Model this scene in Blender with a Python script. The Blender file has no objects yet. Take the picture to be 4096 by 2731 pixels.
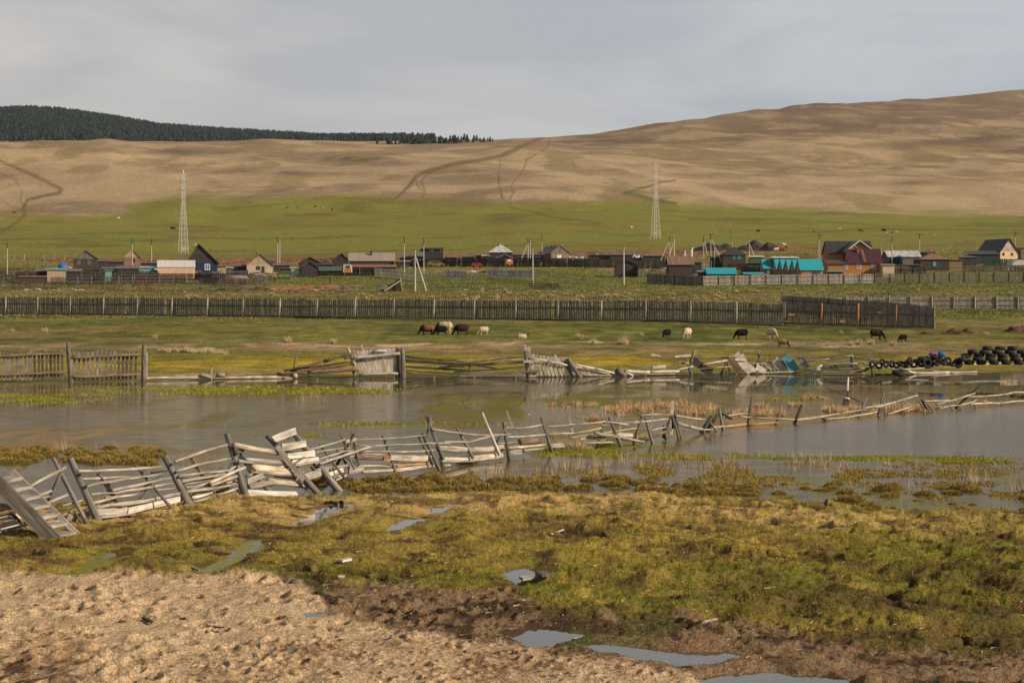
import bpy, bmesh, math, random
import numpy as np
from mathutils import Vector, Matrix, noise as mnoise
random.seed(7); RNG = np.random.default_rng(11)
SC = bpy.context.scene
# ---------------------------------------------------------------- camera, sky, sun, exposure
F = 7964.0; YH = 1224.0; ZC = 3.5; CX = 2048.0      # focal length in photo pixels, eye-level row, eye height over the water
cam = bpy.data.cameras.new('camera'); camo = bpy.data.objects.new('camera', cam); SC.collection.objects.link(camo)
cam.sensor_width = 36.0; cam.sensor_fit = 'HORIZONTAL'; cam.lens = F/4096*36.0
cam.shift_y = -(2731/2-YH)/4096.0
camo.location = (0, 0, ZC); camo.rotation_euler = (math.radians(90), 0, 0)
cam.clip_start = 0.1; cam.clip_end = 30000; SC.camera = camo
SUN_AZ = math.radians(67)      # to the right of straight-behind the camera
SUN_EL = math.radians(27)
sd = Vector((math.sin(SUN_AZ)*math.cos(SUN_EL), -math.cos(SUN_AZ)*math.cos(SUN_EL), math.sin(SUN_EL)))
sun = bpy.data.lights.new('sun', 'SUN'); suno = bpy.data.objects.new('sun', sun); SC.collection.objects.link(suno)
sun.energy = 5.0; sun.angle = math.radians(1.0); sun.color = (1.0, 0.80, 0.57)
suno.rotation_euler = sd.to_track_quat('Z', 'Y').to_euler()
W = bpy.data.worlds.new('World'); SC.world = W; W.use_nodes = True
nt = W.node_tree; nt.nodes.clear()
wo = nt.nodes.new('ShaderNodeOutputWorld'); bg = nt.nodes.new('ShaderNodeBackground')
sky = nt.nodes.new('ShaderNodeTexSky'); sky.sky_type = 'NISHITA'; sky.sun_disc = False
sky.sun_elevation = SUN_EL; sky.sun_rotation = math.atan2(sd.x, sd.y); sky.air_density = 1.0; sky.dust_density = 2.0
tc = nt.nodes.new('ShaderNodeTexCoord'); mp = nt.nodes.new('ShaderNodeMapping'); mp.inputs['Scale'].default_value = (2.6, 1.6, 13.0)
mp.inputs['Rotation'].default_value = (0, math.radians(2.5), 0)
nz = nt.nodes.new('ShaderNodeTexNoise'); nz.inputs['Scale'].default_value = 1.6; nz.inputs['Detail'].default_value = 7; nz.inputs['Roughness'].default_value = .52
nz.inputs['Distortion'].default_value = .35
cr = nt.nodes.new('ShaderNodeValToRGB'); e = cr.color_ramp.elements
e[0].position = .42; e[0].color = (4.35, 4.45, 4.75, 1); e[1].position = .57; e[1].color = (5.5, 5.4, 5.45, 1)
mx = nt.nodes.new('ShaderNodeMix'); mx.data_type = 'RGBA'; mx.inputs[0].default_value = .86
L = nt.links
L.new(tc.outputs['Generated'], mp.inputs[0]); L.new(mp.outputs[0], nz.inputs['Vector']); L.new(nz.outputs['Fac'], cr.inputs[0])
sz = nt.nodes.new('ShaderNodeSeparateXYZ'); hr_ = nt.nodes.new('ShaderNodeMapRange'); hr_.inputs[1].default_value = .42; hr_.inputs[2].default_value = .78; hr_.inputs[3].default_value = 1.0; hr_.inputs[4].default_value = .16   # unseen sky overhead darkened to cut the ambient light
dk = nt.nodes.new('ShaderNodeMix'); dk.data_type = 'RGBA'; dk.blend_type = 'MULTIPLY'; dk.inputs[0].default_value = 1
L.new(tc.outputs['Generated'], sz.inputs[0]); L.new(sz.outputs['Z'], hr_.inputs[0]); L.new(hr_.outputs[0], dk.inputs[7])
wm = nt.nodes.new('ShaderNodeMix'); wm.data_type = 'RGBA'; wm.blend_type = 'MULTIPLY'; wm.inputs[0].default_value = 1; wr = nt.nodes.new('ShaderNodeValToRGB'); wr.color_ramp.elements[0].color = (1.06, 1.0, .93, 1); wr.color_ramp.elements[1].color = (.95, 1.0, 1.05, 1); wx = nt.nodes.new('ShaderNodeMapRange'); wx.inputs[1].default_value = -.25; wx.inputs[2].default_value = .25
L.new(sz.outputs['X'], wx.inputs[0]); L.new(wx.outputs[0], wr.inputs[0]); L.new(cr.outputs[0], wm.inputs[6]); L.new(wr.outputs[0], wm.inputs[7])
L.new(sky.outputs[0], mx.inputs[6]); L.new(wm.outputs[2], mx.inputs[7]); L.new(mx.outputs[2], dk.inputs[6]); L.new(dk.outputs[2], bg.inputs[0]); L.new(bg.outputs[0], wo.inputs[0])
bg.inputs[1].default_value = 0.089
vs = SC.view_settings; vs.view_transform = 'Standard'; vs.look = 'None'; vs.exposure = 0.31; vs.gamma = 1.0; vs.use_curve_mapping = False
SC.render.engine = 'CYCLES'; HAZE = .00003
# ---------------------------------------------------------------- helpers
COL = SC.collection
def sp(Y): return F/Y
def pt(x, y, Y): return Vector(((x-CX)*Y/F, Y, ZC-(y-YH)*Y/F))
def prj(p): return (CX+p[0]*F/p[1], YH+(ZC-p[2])*F/p[1])
def hsh(ix, iy, seed):
    h = (ix.astype(np.int64)*374761393 + iy.astype(np.int64)*668265263 + seed*1442695041) & 0xffffffff
    h = ((h ^ (h >> 13))*1274126177) & 0xffffffff
    h = ((h ^ (h >> 16))*2246822519) & 0xffffffff
    return (h & 0xffffff)/float(0xffffff)
def vn(x, y, seed=0):
    x = np.asarray(x, float); y = np.asarray(y, float)
    ix = np.floor(x); iy = np.floor(y); fx = x-ix; fy = y-iy
    fx = fx*fx*fx*(fx*(fx*6-15)+10); fy = fy*fy*fy*(fy*(fy*6-15)+10)
    a = hsh(ix, iy, seed); b = hsh(ix+1, iy, seed); c = hsh(ix, iy+1, seed); d = hsh(ix+1, iy+1, seed)
    return (a*(1-fx)+b*fx)*(1-fy)+(c*(1-fx)+d*fx)*fy
def fbm(x, y, seed=0, o=4, g=.5):
    s = 0; a = 1; t = 0
    for i in range(o):
        s = s+a*vn(x*2**i+17.3*i, y*2**i-9.1*i, seed+i); t += a; a *= g
    return s/t
def sst(a, b, x):
    t = np.clip((x-a)/(b-a), 0, 1); return t*t*(3-2*t)
def lerp3(a, b, t): return np.asarray(a)[None, :]*(1-t[:, None])+np.asarray(b)[None, :]*t[:, None]
# ---------------------------------------------------------------- materials
def newmat(name):
    m = bpy.data.materials.new(name); m.use_nodes = True; n = m.node_tree
    return m, n, n.nodes, n.links, n.nodes['Principled BSDF']
def N(nd, t, **k):
    n = nd.new('ShaderNode'+t)
    for a, b in k.items():
        if a in n.inputs: n.inputs[a].default_value = b
        else: setattr(n, a, b)
    return n
def rgb(c): return (c[0], c[1], c[2], 1)
MATS = {}
def wood(name, c1, c2, rough=.85, su=1.6, sv=28, bump=.35):
    m, n, nd, lk, b = newmat(name)
    uv = N(nd, 'UVMap'); mp = N(nd, 'Mapping'); mp.inputs['Scale'].default_value = (su, sv, 1)
    t = N(nd, 'TexNoise', Scale=1.0, Detail=6.0, Roughness=.65); t2 = N(nd, 'TexNoise', Scale=2.2, Detail=3.0)
    r = N(nd, 'ValToRGB'); r.color_ramp.elements[0].position = .32; r.color_ramp.elements[0].color = rgb([v*.45 for v in c1]); r.color_ramp.elements[1].position = .68; r.color_ramp.elements[1].color = rgb(c2)
    k = r.color_ramp.elements.new(.5); k.color = rgb(c1)
    at = N(nd, 'Attribute', attribute_name='tint'); mm = N(nd, 'Mix', data_type='RGBA', blend_type='MULTIPLY'); mm.inputs[0].default_value = 1
    r2 = N(nd, 'ValToRGB'); r2.color_ramp.elements[0].position = .3; r2.color_ramp.elements[0].color = (.62, .58, .52, 1); r2.color_ramp.elements[1].position = .65; r2.color_ramp.elements[1].color = (1.05, 1.03, 1.0, 1)
    m2 = N(nd, 'Mix', data_type='RGBA', blend_type='MULTIPLY'); m2.inputs[0].default_value = 1
    lk.new(uv.outputs[0], mp.inputs[0]); lk.new(mp.outputs[0], t.inputs['Vector']); lk.new(uv.outputs[0], t2.inputs['Vector'])
    lk.new(t.outputs['Fac'], r.inputs[0]); lk.new(r.outputs[0], mm.inputs[6]); lk.new(at.outputs['Color'], mm.inputs[7])
    lk.new(t2.outputs['Fac'], r2.inputs[0]); lk.new(mm.outputs[2], m2.inputs[6]); lk.new(r2.outputs[0], m2.inputs[7]); lk.new(m2.outputs[2], b.inputs['Base Color'])
    bp = N(nd, 'Bump', Strength=bump, Distance=.01); lk.new(t.outputs['Fac'], bp.inputs['Height']); lk.new(bp.outputs[0], b.inputs['Normal'])
    b.inputs['Roughness'].default_value = rough; b.inputs['Specular IOR Level'].default_value = .2
    MATS[name] = m; return m
def plain(name, c, amt=.25, scale=3.0, rough=.7, metal=0, c2=None, spec=.25, detail=5.0, coord='Object'):
    m, n, nd, lk, b = newmat(name)
    tc = N(nd, 'TexCoord'); t = N(nd, 'TexNoise', Scale=scale, Detail=detail, Roughness=.6)
    r = N(nd, 'ValToRGB'); r.color_ramp.elements[0].position = .35; r.color_ramp.elements[1].position = .65
    r.color_ramp.elements[0].color = rgb(c2 if c2 else [v*(1-amt) for v in c]); r.color_ramp.elements[1].color = rgb([min(1, v*(1+amt*.4)) for v in c])
    lk.new(tc.outputs[coord], t.inputs['Vector']); lk.new(t.outputs['Fac'], r.inputs[0]); lk.new(r.outputs[0], b.inputs['Base Color'])
    b.inputs['Roughness'].default_value = rough; b.inputs['Metallic'].default_value = metal; b.inputs['Specular IOR Level'].default_value = spec
    MATS[name] = m; return m
def stripes(name, c1, c2, width, axis=0, gap=.1, rough=.85, gapc=.25, stain=None, metal=0):
    m, n, nd, lk, b = newmat(name)
    uv = N(nd, 'UVMap'); s = N(nd, 'SeparateXYZ'); lk.new(uv.outputs[0], s.inputs[0])
    d = N(nd, 'Math', operation='DIVIDE'); d.inputs[1].default_value = width; lk.new(s.outputs[axis], d.inputs[0])
    fl = N(nd, 'Math', operation='FLOOR'); fr = N(nd, 'Math', operation='FRACT'); lk.new(d.outputs[0], fl.inputs[0]); lk.new(d.outputs[0], fr.inputs[0])
    wn = N(nd, 'TexWhiteNoise', noise_dimensions='1D'); lk.new(fl.outputs[0], wn.inputs['W'])
    t = N(nd, 'TexNoise', Scale=1.3, Detail=6.0, Roughness=.7); mp = N(nd, 'Mapping'); mp.inputs['Scale'].default_value = (3, .6, 1) if axis == 0 else (.6, 3, 1)
    lk.new(uv.outputs[0], mp.inputs[0]); lk.new(mp.outputs[0], t.inputs['Vector'])
    ad = N(nd, 'Math', operation='ADD'); lk.new(wn.outputs[0], ad.inputs[0]); lk.new(t.outputs['Fac'], ad.inputs[1])
    hf = N(nd, 'MapRange'); hf.inputs[1].default_value = .3; hf.inputs[2].default_value = 1.5; lk.new(ad.outputs[0], hf.inputs[0])
    mm = N(nd, 'Mix', data_type='RGBA'); mm.inputs[6].default_value = rgb(c1); mm.inputs[7].default_value = rgb(c2); lk.new(hf.outputs[0], mm.inputs[0])
    lt = N(nd, 'Math', operation='LESS_THAN'); lt.inputs[1].default_value = gap; lk.new(fr.outputs[0], lt.inputs[0])
    m2 = N(nd, 'Mix', data_type='RGBA'); m2.inputs[7].default_value = rgb([v*gapc for v in c1]); lk.new(lt.outputs[0], m2.inputs[0]); lk.new(mm.outputs[2], m2.inputs[6])
    out = m2.outputs[2]
    if stain:
        t3 = N(nd, 'TexNoise', Scale=.9, Detail=5.0); lk.new(uv.outputs[0], t3.inputs['Vector'])
        r3 = N(nd, 'ValToRGB'); r3.color_ramp.elements[0].position = .5; r3.color_ramp.elements[0].color = (0, 0, 0, 1); r3.color_ramp.elements[1].position = .62; r3.color_ramp.elements[1].color = (1, 1, 1, 1)
        m3 = N(nd, 'Mix', data_type='RGBA'); m3.inputs[7].default_value = rgb(stain); lk.new(t3.outputs['Fac'], r3.inputs[0]); lk.new(r3.outputs[0], m3.inputs[0]); lk.new(out, m3.inputs[6]); out = m3.outputs[2]
    lk.new(out, b.inputs['Base Color']); b.inputs['Roughness'].default_value = rough; b.inputs['Metallic'].default_value = metal; b.inputs['Specular IOR Level'].default_value = .2
    cu = N(nd, 'Math', operation='PINGPONG'); cu.inputs[1].default_value = .5; lk.new(fr.outputs[0], cu.inputs[0])
    bp = N(nd, 'Bump', Strength=.6, Distance=width*.3); lk.new(cu.outputs[0], bp.inputs['Height']); lk.new(bp.outputs[0], b.inputs['Normal'])
    MATS[name] = m; return m
wood('g', (.27, .262, .255), (.47, .455, .44)); wood('w', (.50, .48, .46), (.76, .74, .71)); wood('pp', (.16, .158, .158), (.31, .305, .30)); wood('rg', (.31, .29, .265), (.56, .53, .49)); wood('d', (.055, .05, .048), (.10, .09, .08))
wood('b', (.17, .125, .09), (.30, .23, .17)); wood('o', (.45, .25, .12), (.62, .38, .2)); wood('m', (.14, .13, .115), (.24, .225, .20))
wood('lb', (.10, .33, .42), (.17, .46, .56)); wood('slab', (.43, .375, .32), (.66, .59, .52), sv=14); wood('corr', (.20, .18, .17), (.32, .30, .28))
# ---------------------------------------------------------------- mesh builder
class MB:
    def __init__(s): s.v = []; s.f = []; s.uv = []; s.t = []; s.tc = 1.0
    def add(s, vs, fs, uvs):
        o = len(s.v); s.v += [tuple(p) for p in vs]; s.t += [s.tc]*len(vs)
        for f, u in zip(fs, uvs): s.f.append([i+o for i in f]); s.uv += list(u)
    def quad(s, a, b, c, d, off=0):
        a, b, c, d = map(Vector, (a, b, c, d)); w = (b-a).length; h = (d-a).length
        s.add([a, b, c, d], [(0, 1, 2, 3)], [[(off, 0), (off+w, 0), (off+w, h), (off, h)]])
    def poly(s, pts, ux=0, uy=2):
        pts = [Vector(p) for p in pts]; s.add(pts, [tuple(range(len(pts)))], [[(p[ux], p[uy]) for p in pts]])
    def bar(s, p, q, w, t, up=None, w2=None):
        """flat board from p to q, w wide across the view, t thick"""
        p = Vector(p); q = Vector(q); a = q-p; ln = a.length
        if ln < 1e-6: return
        a.normalize(); n = Vector(up) if up else Vector((0, -1, 0))
        n = (n-a*n.dot(a)).normalized(); x = a.cross(n)
        r = random.random()*9; w2 = w if w2 is None else w2
        P = []
        for c, ww in ((p, w), (q, w2)):
            for i, j in ((-1, -1), (1, -1), (1, 1), (-1, 1)): P.append(c+x*(i*ww/2)+n*(j*t/2))
        fs = [(0, 1, 5, 4), (1, 2, 6, 5), (2, 3, 7, 6), (3, 0, 4, 7), (3, 2, 1, 0), (4, 5, 6, 7)]
        us = []
        v = r
        for k in range(4):
            d = (t if k % 2 else w); us.append([(0+r, v), (0+r, v+d), (ln+r, v+d), (ln+r, v)]); v += d
        us += [[(r, 0), (r, w), (r+t, w), (r+t, 0)]]*2
        s.add(P, fs, us)
    def tube(s, pts, rs, n=8, jit=0.0, caps=True):
        pts = [Vector(p) for p in pts]; m = len(pts); r0 = random.random()*9
        if not hasattr(rs, '__len__'): rs = [rs]*m
        P = []; ln = 0; U = []
        for i, p in enumerate(pts):
            a = (pts[min(i+1, m-1)]-pts[max(i-1, 0)]).normalized()
            h = Vector((0, -1, 0)) if abs(a.y) < .95 else Vector((0, 0, 1))
            h = (h-a*h.dot(a)).normalized(); g = a.cross(h)
            if i: ln += (p-pts[i-1]).length
            U.append(ln)
            for k in range(n):
                t = 2*math.pi*k/n; rr = rs[i]*(1+random.uniform(-jit, jit))
                P.append(p+(h*math.cos(t)+g*math.sin(t))*rr)
        fs = []; us = []
        for i in range(m-1):
            for k in range(n):
                k2 = (k+1) % n; fs.append((i*n+k, i*n+k2, (i+1)*n+k2, (i+1)*n+k)[::-1])
                d = 2*math.pi*rs[i]/n; u = [(U[i]+r0, k*d+r0), (U[i]+r0, (k+1)*d+r0), (U[i+1]+r0, (k+1)*d+r0), (U[i+1]+r0, k*d+r0)]; us.append(u[::-1])
        if caps:
            fs.append(tuple(range(n))); us.append([(r0+.02*math.cos(k), r0+.02*math.sin(k)) for k in range(n)])
            fs.append(tuple(range((m-1)*n, m*n))[::-1]); us.append([(r0+.02*math.cos(k), r0) for k in range(n)])
        s.add(P, fs, us)
    def warped(s, p, q, w, t):
        """old split board: slightly bent, uneven edges, ragged ends"""
        p = Vector(p); q = Vector(q); a = q-p; ln = a.length
        if ln < 1e-6: return
        a.normalize(); n = Vector((0, -1, 0)); n = (n-a*n.dot(a)).normalized(); x = a.cross(n); m = max(3, int(ln/.22)); r = random.random()*9; bd = random.uniform(-.02, .02)*ln; tw = random.uniform(-.25, .25); P = []; U = []
        for i in range(m+1):
            f = i/m; c = p+a*(ln*f)+n*(bd*math.sin(math.pi*f))+x*random.uniform(-.035, .035)*w; ww = w*random.uniform(.88, 1.04); an = tw*(f-.5); xx = x*math.cos(an)+n*math.sin(an); e_ = (random.uniform(-.25, .25)*w if i in (0, m) else 0); e2 = -e_*random.uniform(.2, 1)
            for i2, (k, j) in enumerate(((-1, -1), (1, -1), (1, 1), (-1, 1))): P.append(c+xx*(k*ww/2)+n*(j*t/2)+a*(e_ if k < 0 else e2))
            U.append(ln*f+r)
        fs = []; us = []
        for i in range(m):
            v = r
            for k in range(4):
                k2 = (k+1) % 4; d = t if k % 2 else w; fs.append((i*4+k, i*4+k2, i*4+4+k2, i*4+4+k)); us.append([(U[i], v), (U[i], v+d), (U[i+1], v+d), (U[i+1], v)]); v += d
        fs += [(3, 2, 1, 0), (m*4, m*4+1, m*4+2, m*4+3)]; us += [[(r, 0), (r, w), (r+t, w), (r+t, 0)]]*2
        s.add(P, fs, us)
    def box(s, c, d, yaw=0):
        """box centred at c (bottom centre) size d, rotated by yaw"""
        c = Vector(c); ca, sa = math.cos(yaw), math.sin(yaw); X = Vector((ca, sa, 0)); Y = Vector((-sa, ca, 0)); Z = Vector((0, 0, 1))
        P = [c+X*(i*d[0]/2)+Y*(j*d[1]/2)+Z*(k*d[2]) for k in (0, 1) for i, j in ((-1, -1), (1, -1), (1, 1), (-1, 1))]
        q = lambda w, h: [(0, 0), (w, 0), (w, h), (0, h)]
        s.add(P, [(0, 1, 5, 4), (1, 2, 6, 5), (2, 3, 7, 6), (3, 0, 4, 7), (3, 2, 1, 0), (4, 5, 6, 7)],
              [q(d[0], d[2]), q(d[1], d[2]), q(d[0], d[2]), q(d[1], d[2]), q(d[0], d[1]), q(d[0], d[1])])
    def ell(s, c, r, rot=None, n=12, m=8):
        P = []; M = rot.to_matrix() if rot else Matrix.Identity(3)
        P.append(M @ Vector((0, 0, r[2]))+Vector(c))
        for i in range(1, m):
            a = math.pi*i/m
            for k in range(n):
                b = 2*math.pi*k/n; P.append(M @ Vector((r[0]*math.sin(a)*math.cos(b), r[1]*math.sin(a)*math.sin(b), r[2]*math.cos(a)))+Vector(c))
        P.append(M @ Vector((0, 0, -r[2]))+Vector(c)); fs = []
        for k in range(n): fs.append((0, 1+k, 1+(k+1) % n))
        for i in range(m-2):
            for k in range(n):
                a = 1+i*n; fs.append((a+k, a+n+k, a+n+(k+1) % n, a+(k+1) % n))
        l = 1+(m-2)*n; e_ = len(P)-1
        for k in range(n): fs.append((l+k, e_, l+(k+1) % n))
        s.add(P, fs, [[(P[i].x, P[i].z) for i in f] for f in fs])
    def torus(s, c, R, r, ax=Vector((0, 0, 1)), n=16, m=8, sq=1.0):
        ax = Vector(ax).normalized(); h = Vector((1, 0, 0)) if abs(ax.x) < .9 else Vector((0, 1, 0)); h = (h-ax*h.dot(ax)).normalized(); g = ax.cross(h); P = []
        for i in range(n):
            t = 2*math.pi*i/n; d = h*math.cos(t)+g*math.sin(t)
            for k in range(m):
                b = 2*math.pi*k/m; P.append(Vector(c)+d*(R+r*math.cos(b))+ax*(r*sq*math.sin(b)))
        fs = [(i*m+k, ((i+1) % n)*m+k, ((i+1) % n)*m+(k+1) % m, i*m+(k+1) % m) for i in range(n) for k in range(m)]
        s.add(P, fs, [[(P[i].x, P[i].z) for i in f] for f in fs])
    def build(s, name, mat, parent=None, smooth=False, origin=None):
        me = bpy.data.meshes.new(name); o = bpy.data.objects.new(name, me)
        V = np.array(s.v, float)
        if parent is not None: og = np.array(parent.matrix_basis.translation)
        elif origin is not None: og = np.array(origin)
        else: og = np.array([(V[:, 0].min()+V[:, 0].max())/2, (V[:, 1].min()+V[:, 1].max())/2, V[:, 2].min()])
        if parent is not None and parent.parent is not None: og = og+np.array(parent.parent.matrix_basis.translation)
        me.from_pydata((V-og).tolist(), [], s.f)
        ul = me.uv_layers.new(name='UVMap'); ul.data.foreach_set('uv', np.array(s.uv, np.float32).ravel())
        at = me.attributes.new('tint', 'FLOAT_COLOR', 'POINT'); T = np.ones((len(V), 4), np.float32); T[:, :3] = np.array(s.t, np.float32)[:, None]; at.data.foreach_set('color', T.ravel())
        me.materials.append(MATS[mat] if isinstance(mat, str) else mat)
        if smooth: me.polygons.foreach_set('use_smooth', [True]*len(me.polygons))
        COL.objects.link(o)
        if parent is not None: o.parent = parent
        else: o.location = og
        return o
def tag(o, label=None, cat=None, group=None, kind=None):
    if label: o['label'] = label
    if cat: o['category'] = cat
    if group: o['group'] = group
    if kind: o['kind'] = kind
    return o
def thing(name, label, cat, loc, group=None):
    o = bpy.data.objects.new(name, None); COL.objects.link(o); o.location = loc; o.empty_display_size = .2
    return tag(o, label, cat, group)
def dup(root, loc, rotz=None, scale=None, label=None):
    r = root.copy(); COL.objects.link(r); r.location = loc
    if rotz is not None: r.rotation_euler = (r.rotation_euler[0], r.rotation_euler[1], rotz)
    if scale is not None: r.scale = (scale,)*3 if not hasattr(scale, '__len__') else scale
    if label: r['label'] = label
    for ch in list(root.children):
        c = ch.copy(); COL.objects.link(c); c.parent = r
        for g in list(ch.children):
            d = g.copy(); COL.objects.link(d); d.parent = c
    return r
# ---------------------------------------------------------------- terrain
def tab(pairs):
    a = np.array(pairs, float); return lambda u: np.interp(u, a[:, 0], a[:, 1])
near_sh = tab([(-3000, 2300), (-600, 2110), (0, 2035), (300, 2012), (500, 2003), (760, 1985), (980, 1988), (1180, 1992), (1400, 1986), (2000, 1968), (2600, 1978), (2900, 1998), (3300, 2026), (3700, 2062), (4096, 2072), (7000, 2300)])
far_sh = tab([(-3000, 1560), (0, 1535), (560, 1524), (1050, 1512), (1700, 1508), (2500, 1500), (3000, 1492), (3500, 1500), (3900, 1491), (4096, 1484), (7000, 1470)])
skyl = tab([(-3000, 620), (0, 568), (200, 560), (430, 548), (600, 560), (900, 558), (1150, 555), (1500, 545), (1990, 535), (2200, 530), (2350, 520), (2696, 478), (2900, 460), (3100, 440), (3190, 420), (3350, 405), (3550, 400), (3700, 378), (3850, 370), (4000, 353), (4096, 345), (7000, 290)])
crestY = tab([(-3000, 1500), (0, 1500), (2048, 1600), (3000, 1900), (4096, 2300), (7000, 2600)])
forest = tab([(-3000, 480), (-400, 440), (0, 440), (100, 434), (300, 450), (480, 478), (640, 508), (900, 526), (1100, 538), (1300, 552), (1600, 566), (2000, 590), (7000, 600)])
UN = np.array([-3000, 1000, 2048, 3000, 4096, 7000], float)
YN = [400, 480, 560, 724, 900, 1100]
TB = np.array([[1160, 1110, 1065, 1010, 925, 835], [1160, 1110, 1065, 1010, 925, 835], [1158, 1100, 1050, 985, 905, 830], [1140, 1085, 1040, 965, 900, 830], [1135, 1075, 1030, 950, 890, 835], [1130, 1070, 1025, 940, 880, 830]], float)
UF = np.arange(-3000, 7001, 40.0); YF = np.exp(np.linspace(math.log(80), math.log(5000), 900))
G = np.zeros((len(UF), len(YF)))
for i, u in enumerate(UF):
    yf = F*ZC/(far_sh(u)-YH); yc = float(crestY(u)); sk = float(skyl(u))
    ys = [80, yf]; zs = [-.5, 0.0]
    for Y, z in ((yf+20, .22), (yf+46, .60), (166, 1.08), (185, 1.97), (262, 3.14), (330, 4.7)): ys.append(Y); zs.append(z)
    row = [np.interp(u, UN, TB[:, k]) for k in range(6)]
    for Y, y in zip(YN, row): ys.append(Y); zs.append(ZC+(YH-y)*Y/F)
    for t in (.2, .4, .6, .8, .93, 1.0):
        Y = 1100+(yc-1100)*t; y = row[5]+(sk-row[5])*(t**.85 if t < .9 else (t**.85)); ys.append(Y); zs.append(ZC+(YH-y)*Y/F)
    ys.append(yc+180); zs.append(ZC+(YH-sk-22)*(yc+180)/F)
    fr = float(forest(u)); Yr = max(2750, yc+500); ys.append(Yr); zs.append(ZC+(YH-fr)*Yr/F if u < 2100 else ZC+(YH-sk-70)*Yr/F)
    ys.append(5000); zs.append(ZC+(YH-700)*5000/F)
    z = np.interp(YF, ys, zs); k = 15; ker = np.hanning(k+2)[1:-1]; ker /= ker.sum()
    zz = np.convolve(np.pad(z, k//2, mode='edge'), ker, 'valid'); w = sst(yf+8, yf+25, YF); w = w*(1-sst(2400, 2700, YF)*0)
    G[i] = z*(1-w)+zz*w
def gfar(u, Y):
    a = np.clip((u-UF[0])/40.0, 0, len(UF)-1.001); b = np.clip((np.log(np.maximum(Y, 80.01))-math.log(80))/(math.log(5000)-math.log(80))*899, 0, 898.999)
    i = a.astype(int); j = b.astype(int); fa = a-i; fb = b-j
    return (G[i, j]*(1-fa)+G[i+1, j]*fa)*(1-fb)+(G[i, j+1]*(1-fa)+G[i+1, j+1]*fa)*fb
def base_z(X, Y):
    X = np.asarray(X, float); Y = np.asarray(Y, float); Yc = np.maximum(Y, 6.0); u = np.clip(CX+X*F/Yc, -3000, 7000)
    ysn = F*ZC/(near_sh(u)-YH); t = ysn-Y
    zn = np.where(t > 0, .02+.31*(1-np.exp(-np.maximum(t, 0)/7.0)), np.maximum(.02+t*.10, -.5))
    zn = zn+np.clip(15-Y, 0, 15)*.085
    w = sst(75, 82, Y)
    return zn*(1-w)+gfar(u, Y)*w
def ground_Y(x, y, far=True):
    Y = np.exp(np.linspace(math.log(84 if far else 12), math.log(3500 if far else 60), 4000)); X = (x-CX)*Y/F
    yy = YH+(ZC-base_z(X, Y))*F/Y
    k = np.argmax(yy <= y); return float(Y[k])
def gz(X, Y): return float(base_z(np.array([X]), np.array([Y]))[0])
POOLS = [[(1160, 2102), (1230, 2062), (1290, 2030), (1330, 2014), (1435, 2012), (1390, 2034), (1290, 2070), (1240, 2096)],
 [(1540, 2124), (1600, 2085), (1680, 2068), (1700, 2076), (1620, 2114)], [(1700, 2054), (1735, 2030), (1830, 2022), (1770, 2050)],
 [(780, 2290), (890, 2235), (940, 2190), (1000, 2160), (1070, 2156), (1045, 2198), (965, 2232), (900, 2275), (840, 2296)],
 [(230, 2298), (325, 2255), (395, 2220), (455, 2206), (445, 2240), (385, 2285), (300, 2298)],
 [(2010, 2292), (2080, 2275), (2110, 2266), (2155, 2292), (2125, 2312), (2090, 2322), (2085, 2350), (2050, 2328), (2020, 2306)],
 [(2045, 2552), (2110, 2524), (2200, 2520), (2300, 2534), (2355, 2546), (2320, 2568), (2200, 2588), (2105, 2588)],
 [(2335, 2580), (2400, 2576), (2500, 2588), (2700, 2608), (2900, 2604), (2980, 2620), (2920, 2642), (2850, 2658), (2700, 2662), (2550, 2634), (2420, 2610)],
 [(2800, 2712), (2900, 2694), (3100, 2688), (3250, 2700), (3400, 2722), (3440, 2790), (2780, 2790)], [(1205, 2452), (1295, 2448), (1300, 2466), (1225, 2468)]]
PALG = [.25, .1, .2, .60, .64, .05, 0, 0, 0, 0]
def inpoly(x, y, P):
    r = np.zeros(x.shape, bool); j = len(P)-1
    for i in range(len(P)):
        xi, yi = P[i]; xj, yj = P[j]
        if yi != yj: r ^= ((yi > y) != (yj > y)) & (x < (xj-xi)*(y-yi)/(yj-yi)+xi)
        j = i
    return r
def pdist(x, y, P, closed=True, ky=3.0):
    d = np.full(x.shape, 1e9); n = len(P)
    for i in range(n if closed else n-1):
        ax, ay = P[i]; bx, by = P[(i+1) % n]; ay *= ky; by *= ky; yy = y*ky
        dx = bx-ax; dy = by-ay; l = dx*dx+dy*dy+1e-9; t = np.clip(((x-ax)*dx+(yy-ay)*dy)/l, 0, 1)
        d = np.minimum(d, np.hypot(x-ax-t*dx, yy-ay-t*dy))
    return d
PLEV = []
for P in POOLS:
    cx = sum(p[0] for p in P)/len(P); cy = sum(p[1] for p in P)/len(P); Y = ground_Y(cx, cy, False); PLEV.append(gz((cx-CX)*Y/F, Y)-.03)
MOUNDS = [(3800, 2360, .6, .12), (3500, 2250, .5, .12), (2300, 2230, .5, .08), (2130, 2195, .5, .08), (2260, 2325, .45, .12), (3000, 2230, .6, .10), (3950, 2075, .5, .15), (4050, 2035, .5, .16), (1900, 2215, .5, .08),
          (4040, 2330, .7, .16), (2960, 2300, .5, .07), (2530, 2170, .5, .07), (860, 2010, .6, .10), (2650, 2320, .6, .07), (1700, 2010, .7, .08), (3950, 2200, .5, .10), (3660, 2180, .4, .07), (640, 2190, .5, .05), (180, 2230, .6, .06), (2560, 2330, .4, .05)]
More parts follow.
